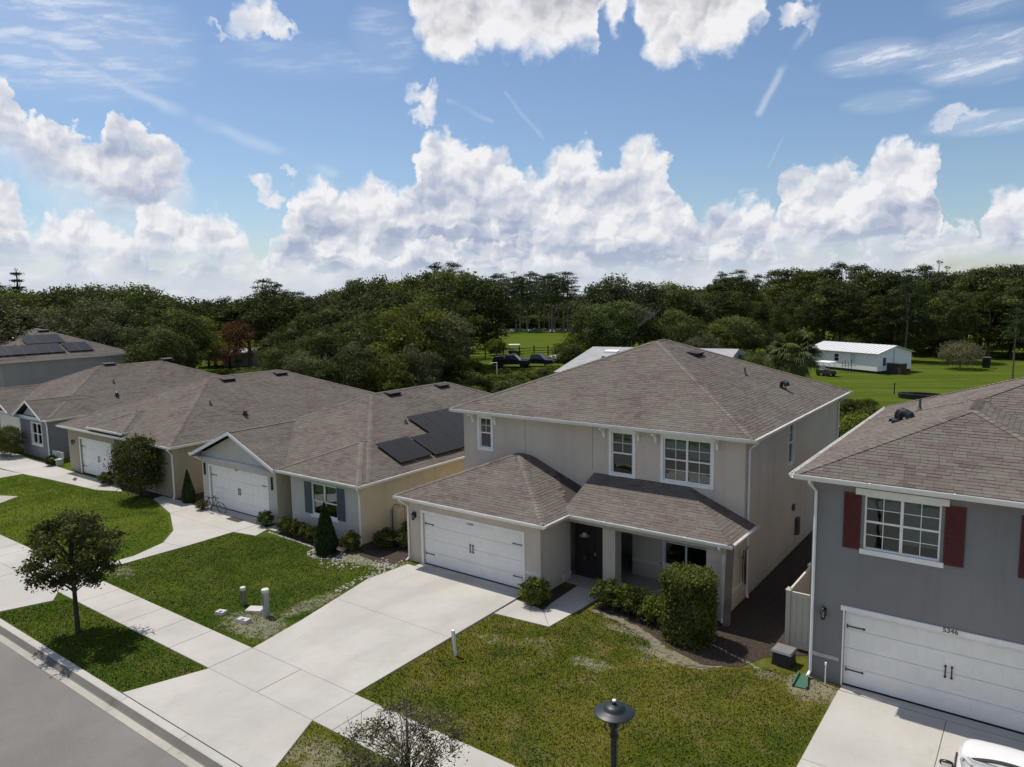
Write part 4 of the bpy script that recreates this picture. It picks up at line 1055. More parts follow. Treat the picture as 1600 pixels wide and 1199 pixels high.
    downspout(r, (12.84, 3.5, 5.72), (12.45, 3.85), 0.05, (0.6, -.8)); downspout(r, (12.84, 16.9, 5.72), (12.45, 16.7), 0, (1, 0))
    downspout(r, (12.45, 1.10, 2.70), (12.45, 1.52), 0.0, (.3, -.9)); downspout(r, (-.1, -.46, 2.70), (-.03, -.05), 0, (-.5, -.8))
    roof_vent(ro, 7.7, 10.55, up, 'r'); pipe_vent(ro, 9.8, 11.0, up, 'r'); goose_vent(ro, 11.17, 11.7, up, 'r'); goose_vent(ro, 12.0, 16.2, up, 'r', .3) if False else None
    # service boxes on the side wall
    b = MB(); FR.box(b, 9.4, 9.62, 1.75, 2.0, 0, .08); FR.box(b, 9.9, 10.2, .6, 1.3, 0, .14); part('service_box', b, M_PIPE, r)
    return r
M_DARKDOOR = mat('dark_door', (0.035, 0.03, 0.028), 0.5)
M_STTRIM = mat_stucco('light_band', (0.70, 0.64, 0.56))
M_STTRIMG = mat_stucco('grey_band', (0.50, 0.47, 0.46))
HA = house_a()

# ================================================================== slate grey two storey neighbour, right edge
def house_n():
    r = thing('house', 'slate grey two storey house with dark red shutters at the right edge', 'house', (19, 4, 0))
    Y0, XL = -.36, 15.6
    F = Fac('f', Y0); FL = Fac('l', XL); w = MB()
    F.wall(w, XL, 22.25, 0, 5.62, [(16.5, 21.4, 0, 2.13), (16.88, 18.62, 3.92, 5.36), (20.7, 22.2, 3.92, 5.36)])
    FL.wall(w, -12.5, .36, 0, 5.62) if False else None
    w.face([(XL, 12.5, 0), (XL, Y0, 0), (XL, Y0, 5.62), (XL, 12.5, 5.62)]); w.face([(22.25, Y0, 0), (22.25, 2.3, 0), (22.25, 2.3, 5.62), (22.25, Y0, 5.62)])
    w.face([(22.25, 2.3, 0), (27.6, 2.3, 0), (27.6, 2.3, 5.62), (22.25, 2.3, 5.62)]); w.face([(27.6, 2.3, 0), (27.6, 12.5, 0), (27.6, 12.5, 5.62), (27.6, 2.3, 5.62)])
    w.face([(27.6, 12.5, 0), (XL, 12.5, 0), (XL, 12.5, 5.62), (27.6, 12.5, 5.62)])
    part('wall', w, M_STN, r)
    window(r, F, 16.88, 18.62, 3.92, 5.36, lites=2, mid=4.66, lowgrid=True, trim=0, sill=True, head=.17, blinds=(.25, .8))
    window(r, F, 20.7, 22.2, 3.92, 5.36, lites=2, mid=4.66, trim=0, sill=True, head=.17)
    for a, b in ((16.38, 16.80), (18.70, 19.14), (20.24, 20.64)): shutter(r, F, a, b, 3.88, 5.38, M_RED)
    garage_door(r, F, 16.5, 21.4, 2.13, number='5346', numpos=(18.95, 2.13+.03, .05), head=.10, wide_trim=.04, numsize=.17)
    lantern(r, F, 15.98, 1.95)
    t = MB(); F.box(t, XL+.02, 16.4, .66, .76, 0, .03); part('band', t, M_STTRIMG, r)
    t = MB(); t.tube([(16.13, Y0-.28, 0), (16.13, Y0-.28, .62)], .016, 6); t.tube([(16.13, Y0-.28, .58), (16.13, Y0-.28, .66)], .03, 6); part('cleanout_pipe', t, M_GUTW, r)
    blk = Hip(15.19, 22.63, -.77, 9.0, 5.8, .41); mn = Hip(15.19, 28.0, 1.9, 12.9, 5.8, .41)
    ro = build_roof(r, [blk, mn], 3, 'roof', singles=300, sides='frl')
    gutter(r, [(15.19, 12.9), (15.19, -.77), (22.63, -.77), (22.63, 1.9)], 5.8)
    downspout(r, (15.6, -.84, 5.72), (15.68, -.42), 0.04, (-.3, -.95))
    goose_vent(ro, 16.55, 6.2, mn, 'l', 1.15); goose_vent(ro, 16.75, 5.45, mn, 'l', 1.15); pipe_vent(ro, 17.1, 7.0, mn, 'l', .4)
    return r
HN = house_n()

# ================================================================== single storey houses to the left
def house_b():
    r = thing('house', 'cream single storey house with gabled garage and solar panels, left of the two storey house', 'house', (-9, 9, 0))
    w = MB(); G = Fac('f', 0); B = Fac('f', .14); RR = Fac('r', -3.09); GR = Fac('r', -8.71)
    G.wall(w, -15.0, -8.71, 0, 2.62, [(-14.3, -9.42, 0, 2.13)])
    w.face([(-15.0, -.0, 2.62), (-8.71, 0, 2.62), (-8.71, -.0, 2.72), (-11.85, 0, 4.02), (-15.0, 0, 2.72)])
    B.wall(w, -7.79, -3.09, 0, 2.66, [(-6.28, -4.58, .88, 2.34)])
    part('front_wall', w, M_STBF, r)
    w = MB(); RR.wall(w, .14, 18.5, 0, 2.66); GR.wall(w, 0, 2.2, 0, 2.66)
    w.face([(-7.79, 2.2, 0), (-7.79, .14, 0), (-7.79, .14, 2.66), (-7.79, 2.2, 2.66)]); w.face([(-8.71, 2.2, 0), (-7.79, 2.2, 0), (-7.79, 2.2, 2.66), (-8.71, 2.2, 2.66)])
    w.face([(-15, 18.5, 0), (-15, 0, 0), (-15, 0, 2.66), (-15, 18.5, 2.66)]); w.face([(-3.09, 18.5, 0), (-15, 18.5, 0), (-15, 18.5, 2.66), (-3.09, 18.5, 2.66)])
    part('wall', w, M_STB, r)
    for y in (3.1, 4.95): t = MB(); RR.box(t, y-.01, y+.01, 1.2, 2.6, 0, .005); part('control_joint', t, M_STC, r)
    d = MB(); Fac('f', 2.19).box(d, -8.62, -7.88, .03, 2.1, 0, .05); part('front_door', d, M_DARKDOOR, r)
    garage_door(r, G, -14.3, -9.42, 2.13, number='5354', numpos=(-11.9, 2.16, .03), numsize=.13)
    t = MB(); G.box(t, -15.0, -8.69, 2.50, 2.62, 0, .03); part('band', t, M_WHITE, r)
    for x in (-14.72, -9.02):
        l = MB(); G.box(l, x-.04, x+.04, 1.62, 2.22, 0, .07); G.box(l, x-.05, x+.05, 2.20, 2.24, 0, .08); part('wall_lantern', l, M_BLACK if x < -10 else M_COPPER, r)
    window(r, B, -6.28, -4.58, .88, 2.34, lites=2, mid=1.52, grid=(1, 1), trim=0, sill=True, blinds=(.3, .48))
    shutter(r, B, -6.78, -6.31, .88, 2.34, M_SHUT); shutter(r, B, -4.55, -4.06, .88, 2.34, M_SHUT)
    gab = Hip(-15.36, -8.3, -.42, 9, 2.77, .41, gable=('f',)); bay = Hip(-8.29, -2.69, -.26, 9, 2.77, .41); mn = Hip(-15.36, -2.69, .25, 19.0, 2.775, .425)
    ro = build_roof(r, [mn, bay, gab], 4, 'roof', sides='frl')
    # rake boards of the gable
    t = MB(); xm = (-15.36-8.3)/2
    for x0 in (-15.36, -8.3):
        z0, z1 = 2.77, gab.h(xm, 0); s = .17
        t.hexa([(x0, -.44, z0-s), (xm, -.44, z1-s), (xm, -.415, z1-s), (x0, -.415, z0-s), (x0, -.44, z0+.0), (xm, -.44, z1+.0), (xm, -.415, z1+.0), (x0, -.415, z0+.0)])
    part('rake_board', t, M_WHITE, r)
    gutter(r, [(-8.29, -.26), (-2.69, -.26), (-2.69, 18.9)], 2.77); gutter(r, [(-15.36, 2.5), (-15.36, -.35)], 2.77)
    downspout(r, (-2.72, -.32, 2.70), (-3.03, .05), 0.0, (.6, -.7)); downspout(r, (-15.4, -.25, 2.7), (-15.06, .1), 0, (-1, 0))
    roof_vent(ro, -8.72, 7.8, mn); roof_vent(ro, -8.70, 11.85, mn); pipe_vent(ro, -6.05, 6.05, mn, 'r', .2); goose_vent(ro, -4.9, 1.2, mn, 'r', .01) if False else None
    H = Hip(-15.36, -2.69, .25, 19.0, 2.79, .425)
    for k in range(2): solar_panel(ro, 2.78+k*1.07, 3.02, H)
    for k in range(4): solar_panel(ro, 5.02+k*1.07, 2.98+.0, H)
    for k in range(4): solar_panel(ro, 6.42+k*1.07, 3.665, H)
    b = MB(); RR.box(b, 2.0, 2.5, .1, 1.15, 0.02, .3); RR.box(b, 2.75, 2.85, .0, 1.2, .02, .1); part('service_box', b, M_STB, r)
    p = MB(); p.tube([(-3.0, 1.95, 0), (-3.0, 1.95, 1.2), (-3.02, 2.2, 1.35), (-3.0, 2.45, 1.2)], .018, 6); part('service_pipe', p, M_PIPE, r)
    return r
M_COPPER = mat('bronze_lantern', (0.10, 0.045, 0.02), 0.4, 0.5, metal=0.6)
HB = house_b()

def house_c():
    r = thing('house', 'tan single storey house with a large leafy shrub before it, between cream and blue-grey houses', 'house', (-24, 8, 0))
    w = MB(); F = Fac('f', -.34); RR = Fac('r', -17.25)
    F.wall(w, -29.7, -17.25, 0, 2.82, [(-28.1, -23.7, 0, 2.2), (-20.7, -19.0, .9, 2.35)]); RR.wall(w, -.34, 17.5, 0, 2.82)
    w.face([(-29.7, 17.5, 0), (-29.7, -.34, 0), (-29.7, -.34, 2.82), (-29.7, 17.5, 2.82)]); w.face([(-17.25, 17.5, 0), (-29.7, 17.5, 0), (-29.7, 17.5, 2.82), (-17.25, 17.5, 2.82)])
    part('wall', w, M_STC, r)
    garage_door(r, F, -28.1, -23.7, 2.2, cols=8, numsize=.13, number=None)
    window(r, F, -20.7, -19.0, .9, 2.35, lites=2, mid=1.6, grid=(1, 1), trim=.05, sill=True, blinds=(.0,))
    lantern(r, F, -28.9, 1.9)
    mn = Hip(-30.1, -16.85, -.74, 17.9, 2.95, .41); po = Hip(-26.0, -22.0, -.70, 5.0, 3.2, .41)
    ro = build_roof(r, [mn, po], 5, 'roof', sides='frl')
    gutter(r, [(-30.1, -.74), (-16.85, -.74), (-16.85, 17.8)], 2.95); gutter(r, [(-26.0, -.2), (-26.0, -.70), (-22.0, -.70), (-22.0, -.2)], 3.2)
    downspout(r, (-16.9, -.8, 2.88), (-17.18, -.42), 0, (.4, -.9))
    roof_vent(ro, -22.9, 6.8, mn); roof_vent(ro, -22.9, 10.9, mn); goose_vent(ro, -18.75, 5.15, mn, 'r', .9); pipe_vent(ro, -20.3, 3.9, mn, 'r', .25)
    for x in (-23.3,): c = MB(); c.box(x-.22, x+.22, -.62, -.345, 0, 2.8); part('porch_column', c, M_STC, r)
    return r
HC = house_c()
def house_d():
    r = thing('house', 'blue-grey single storey house with small pale gable, at the far left', 'house', (-40, 8, 0))
    w = MB(); F = Fac('f', .14); RR = Fac('r', -33.9)
    F.wall(w, -38.2, -33.9, 0, 2.72, [(-36.5, -34.9, .95, 2.4)]); RR.wall(w, .14, 17.8, 0, 2.72)
    G = Fac('f', .9); G.wall(w, -46.2, -38.2, 0, 2.72, [(-44.6, -40.6, 0, 2.2)])
    w.face([(-38.2, .14, 0), (-38.2, .9, 0), (-38.2, .9, 2.72), (-38.2, .14, 2.72)]); w.face([(-46.2, 17.8, 0), (-46.2, .9, 0), (-46.2, .9, 2.72), (-46.2, 17.8, 2.72)])
    w.face([(-38.0, .12, 2.72), (-34.05, .12, 2.72), (-36.0, .12, 3.9)])
    part('wall', w, M_STD, r)
    window(r, F, -36.5, -34.9, .95, 2.4, lites=2, mid=1.65, grid=(1, 1), trim=.06, sill=True)
    garage_door(r, G, -44.6, -40.6, 2.2, cols=8, straps=False)
    t = MB(); t.face([(-37.8, .09, 2.75), (-34.25, .09, 2.75), (-36.0, .09, 3.82)]); part('gable_panel', t, M_GABLE, r)
    mn = Hip(-46.6, -33.5, .0, 18.2, 2.85, .42); ga = Hip(-38.4, -33.8, -.3, 6, 2.85, .5, gable=('f',)); gg = Hip(-46.6, -39.6, -.2, 7, 2.84, .42, gable=('f',))
    ro = build_roof(r, [mn, ga, gg], 6, 'roof', sides='frl')
    t = MB()
    for (a, b, H) in ((-38.4, -33.8, ga), (-46.6, -39.6, gg)):
        xm = (a+b)/2
        for x0 in (a, b):
            z1 = H.h(xm, H.y0+.1); y = H.y0-.02; s = .15
            t.hexa([(x0, y, 2.85-s), (xm, y, z1-s), (xm, y+.03, z1-s), (x0, y+.03, 2.85-s), (x0, y, 2.85), (xm, y, z1), (xm, y+.03, z1), (x0, y+.03, 2.85)])
    part('rake_board', t, M_WHITE, r)
    gutter(r, [(-33.5, -.2), (-33.5, 18)], 2.85); downspout(r, (-33.55, -.1, 2.8), (-33.83, .07), 0, (.2, -.9))
    roof_vent(ro, -40.2, 7.4, mn); roof_vent(ro, -40.2, 12.2, mn); goose_vent(ro, -35.5, 5.6, mn, 'r', .9); pipe_vent(ro, -37.3, 6.3, mn, 'r', .3)
    return r
M_GABLE = mat('pale_gable', (0.40, 0.44, 0.42), 0.8, var=.05)
HD = house_d()
def house_e():
    r = thing('house', 'grey-beige two storey house with solar panels on its roof at the left edge', 'house', (-56, 9, 0))
    w = MB(); w.face([(-50.2, 3.4, 0), (-50.2, 13.7, 0), (-50.2, 13.7, 5.66), (-50.2, 3.4, 5.66)]); w.face([(-62, 3.4, 0), (-50.2, 3.4, 0), (-50.2, 3.4, 5.66), (-62, 3.4, 5.66)])
    w.face([(-50.2, 13.7, 0), (-62, 13.7, 0), (-62, 13.7, 5.66), (-50.2, 13.7, 5.66)]); w.face([(-62, 13.7, 0), (-62, 3.4, 0), (-62, 3.4, 5.66), (-62, 13.7, 5.66)])
    w.face([(-62, 0, 0), (-50.2, 0, 0), (-50.2, 0, 2.62), (-62, 0, 2.62)]); w.face([(-50.2, 0, 0), (-50.2, 3.4, 0), (-50.2, 3.4, 2.62), (-50.2, 0, 2.62)])
    part('wall', w, M_STE, r)
    mn = Hip(-62.4, -49.8, 2.9, 14.2, 5.8, .43); lo = Hip(-62.4, -49.8, -.4, 10, 2.77, .41, ymax=3.4)
    ro = build_roof(r, [mn], 7, 'roof', sides='fr'); build_roof(r, [lo], 8, 'lower_roof', sides='fr')
    gutter(r, [(-62.4, 2.9), (-49.8, 2.9), (-49.8, 14.1)], 5.8)
    H = Hip(-62.4, -49.8, 2.9, 14.2, 5.82, .43)
    for k in range(5): solar_panel(ro, 3.3+k*1.07, 6.35-.18, H)
    for k in range(3): solar_panel(ro, 6.2+k*1.07, 7.08-.15, H)
    solar_panel(ro, 8.9, 6.17, H); solar_panel(ro, 9.97, 6.17, H)
    roof_vent(ro, -55.0, 8.6, mn); goose_vent(ro, -53.5, 5.6, mn, 'r', .7); pipe_vent(ro, -53.3, 4.5, mn, 'r', .3)
    return r
HE = house_e()
def house_f():
    r = thing('house', 'hip-roofed two storey house just showing at the far left behind the solar roof', 'house', (-72, 9, 0))
    w = MB(); w.box(-77.5, -66.0, 3.4, 14.5, 0, 5.7); part('wall', w, M_STC, r)
    mn = Hip(-77.9, -65.6, 3.0, 14.9, 5.85, .43); ro = build_roof(r, [mn], 9, 'roof', sides='fr')
    roof_vent(ro, -70.8, 8.8, mn); return r
HF = house_f()

# ================================================================== beyond the back gardens
def far_houses():
    # long low home with a pale grey shingle roof
    r = thing('house', 'long low house with pale grey roof just behind the two storey house', 'house', (-19.6, 40.8, 0), R(11))
    w = MB(); w.box(.5, 15.5, .6, 23, 0, 2.85); part('wall', w, M_WHITEWALL, r, local=True)
    b = MB(); x0, x1, y0, y1 = 0, 16, 0, 24; ym = 13.2; zr = 4.5
    b.face([(x0, y0, 2.9), (x1, y0, 2.9), (x1, ym, zr), (-.4, ym, zr)]); b.face([(x1, y1, 2.9), (x0, y1, 2.9), (-.4, ym, zr), (x1, ym, zr)])
    b.face([(x0, y1, 2.9), (x0, y0, 2.9), (-.4, ym, zr)]); b.face([(x1, y0, 2.9), (x1, y1, 2.9), (x1, ym, zr)]); b.face([(x0, y0, 2.85), (x0, y1, 2.85), (x1, y1, 2.85), (x1, y0, 2.85)])
    ro = part('roof', b, M_PALEROOF, r, local=True)
    v = MB(); v.hexa([(2.0, 9.9, 4.0), (3.5, 9.9, 4.0), (3.5, 11.0, 4.1), (2.0, 11.0, 4.1), (2.0, 9.9, 4.25), (3.5, 9.9, 4.25), (3.5, 11.0, 4.37), (2.0, 11.0, 4.37)]); part('skylight', v, M_WHITE, ro, local=True)
    v = MB(); v.tube([(5.6, 11.8, 4.2), (5.6, 11.8, 4.75)], .09, 8); part('vent_pipe', v, M_BLACK, ro, local=True)
    v = MB(); v.tube([(2.9, 7.0, 3.5), (2.9, 7.0, 3.95)], .2, 10); part('exhaust_vent', v, M_BLACK, ro, local=True)
    # white manufactured home
    r = thing('mobile_home', 'white manufactured home with white metal roof on the mown lawn', 'house', (2.98, 80.09, 0), R(-29))
    W, L, H = 6.2, 11.0, 2.55
    w = MB(); F = Fac('f', 0); F.wall(w, -L, 0, .35, H, [(-6.6, -5.9, 1.25, 2.15), (-4.05, -3.25, 1.0, 2.3)]); w.face([(0, 0, .35), (0, W, .35), (0, W, H), (0, W/2, H+.85), (0, 0, H)])
    w.face([(-L, W, .35), (-L, 0, .35), (-L, 0, H), (-L, W/2, H+.85), (-L, W, H)]); w.face([(0, W, .35), (-L, W, .35), (-L, W, H), (0, W, H)])
    part('wall', w, M_WHITEWALL, r, local=True)
    s = MB(); s.box(-L+.05, -.05, .05, W-.05, 0, .35); part('skirting', s, M_DARK, r, local=True)
    ro = MB(); o = .3
    for sg in (0, 1):
        y0 = -o if sg == 0 else W+o; ym = W/2; z0 = H-.04; z1 = H+.87
        ro.hexa([(-L-o, y0, z0), (o, y0, z0), (o, ym, z1), (-L-o, ym, z1), (-L-o, y0, z0+.06), (o, y0, z0+.06), (o, ym, z1+.06), (-L-o, ym, z1+.06)])
    roo = part('roof', ro, M_METALROOF, r, local=True)
    q = MB()
    for i in range(18): x = -L-o+.3+i*.63; q.hexa([(x-.02, -o, H+.03), (x+.02, -o, H+.03), (x+.02, W/2, H+.94), (x-.02, W/2, H+.94), (x-.02, -o, H+.07), (x+.02, -o, H+.07), (x+.02, W/2, H+.98), (x-.02, W/2, H+.98)])
    part('roof_seam', q, M_METALROOF, roo, local=True)
    for (a, b, c, d, m) in ((-6.6, -5.9, 1.25, 2.15, M_GLASSD), (-4.05, -3.25, 1.0, 2.3, M_CURT)):
        p = MB(); F.box(p, a, b, c, d, -.06, -.04); wi = part('window', p, m, r, local=True); f = MB(); F.box(f, a-.06, a, c-.06, d+.06, -.02, .03); F.box(f, b, b+.06, c-.06, d+.06, -.02, .03); F.box(f, a, b, d, d+.06, -.02, .03); F.box(f, a, b, c-.06, c, -.02, .03); F.box(f, a, b, (c+d)/2-.02, (c+d)/2+.02, -.04, .02); part('frame', f, M_WHITE, wi, local=True)
    Fr = Fac('r', 0); p = MB(); Fr.box(p, 1.0, 1.5, 1.0, 2.0, 0, .04); part('vent_panel', p, M_PIPE, r, local=True)
    p = MB(); Fr.box(p, 2.9, 2.96, .4, H+.4, 0, .03); part('corner_strip', p, M_PIPE, r, local=True)
    return r
M_WHITEWALL = mat('white_siding', (0.82, 0.80, 0.80), 0.6, var=.05)
M_PALEROOF = mat('pale_grey_roof', (0.27, 0.275, 0.28), 0.9, col2=(0.33, 0.335, 0.34), mixscale=1.2)
M_METALROOF = mat('white_metal_roof', (0.62, 0.63, 0.64), 0.4, 0.5, var=.04)
M_GLASSD = mat('dark_pane', (0.02, 0.025, 0.03), 0.08, 0.6)
far_houses()
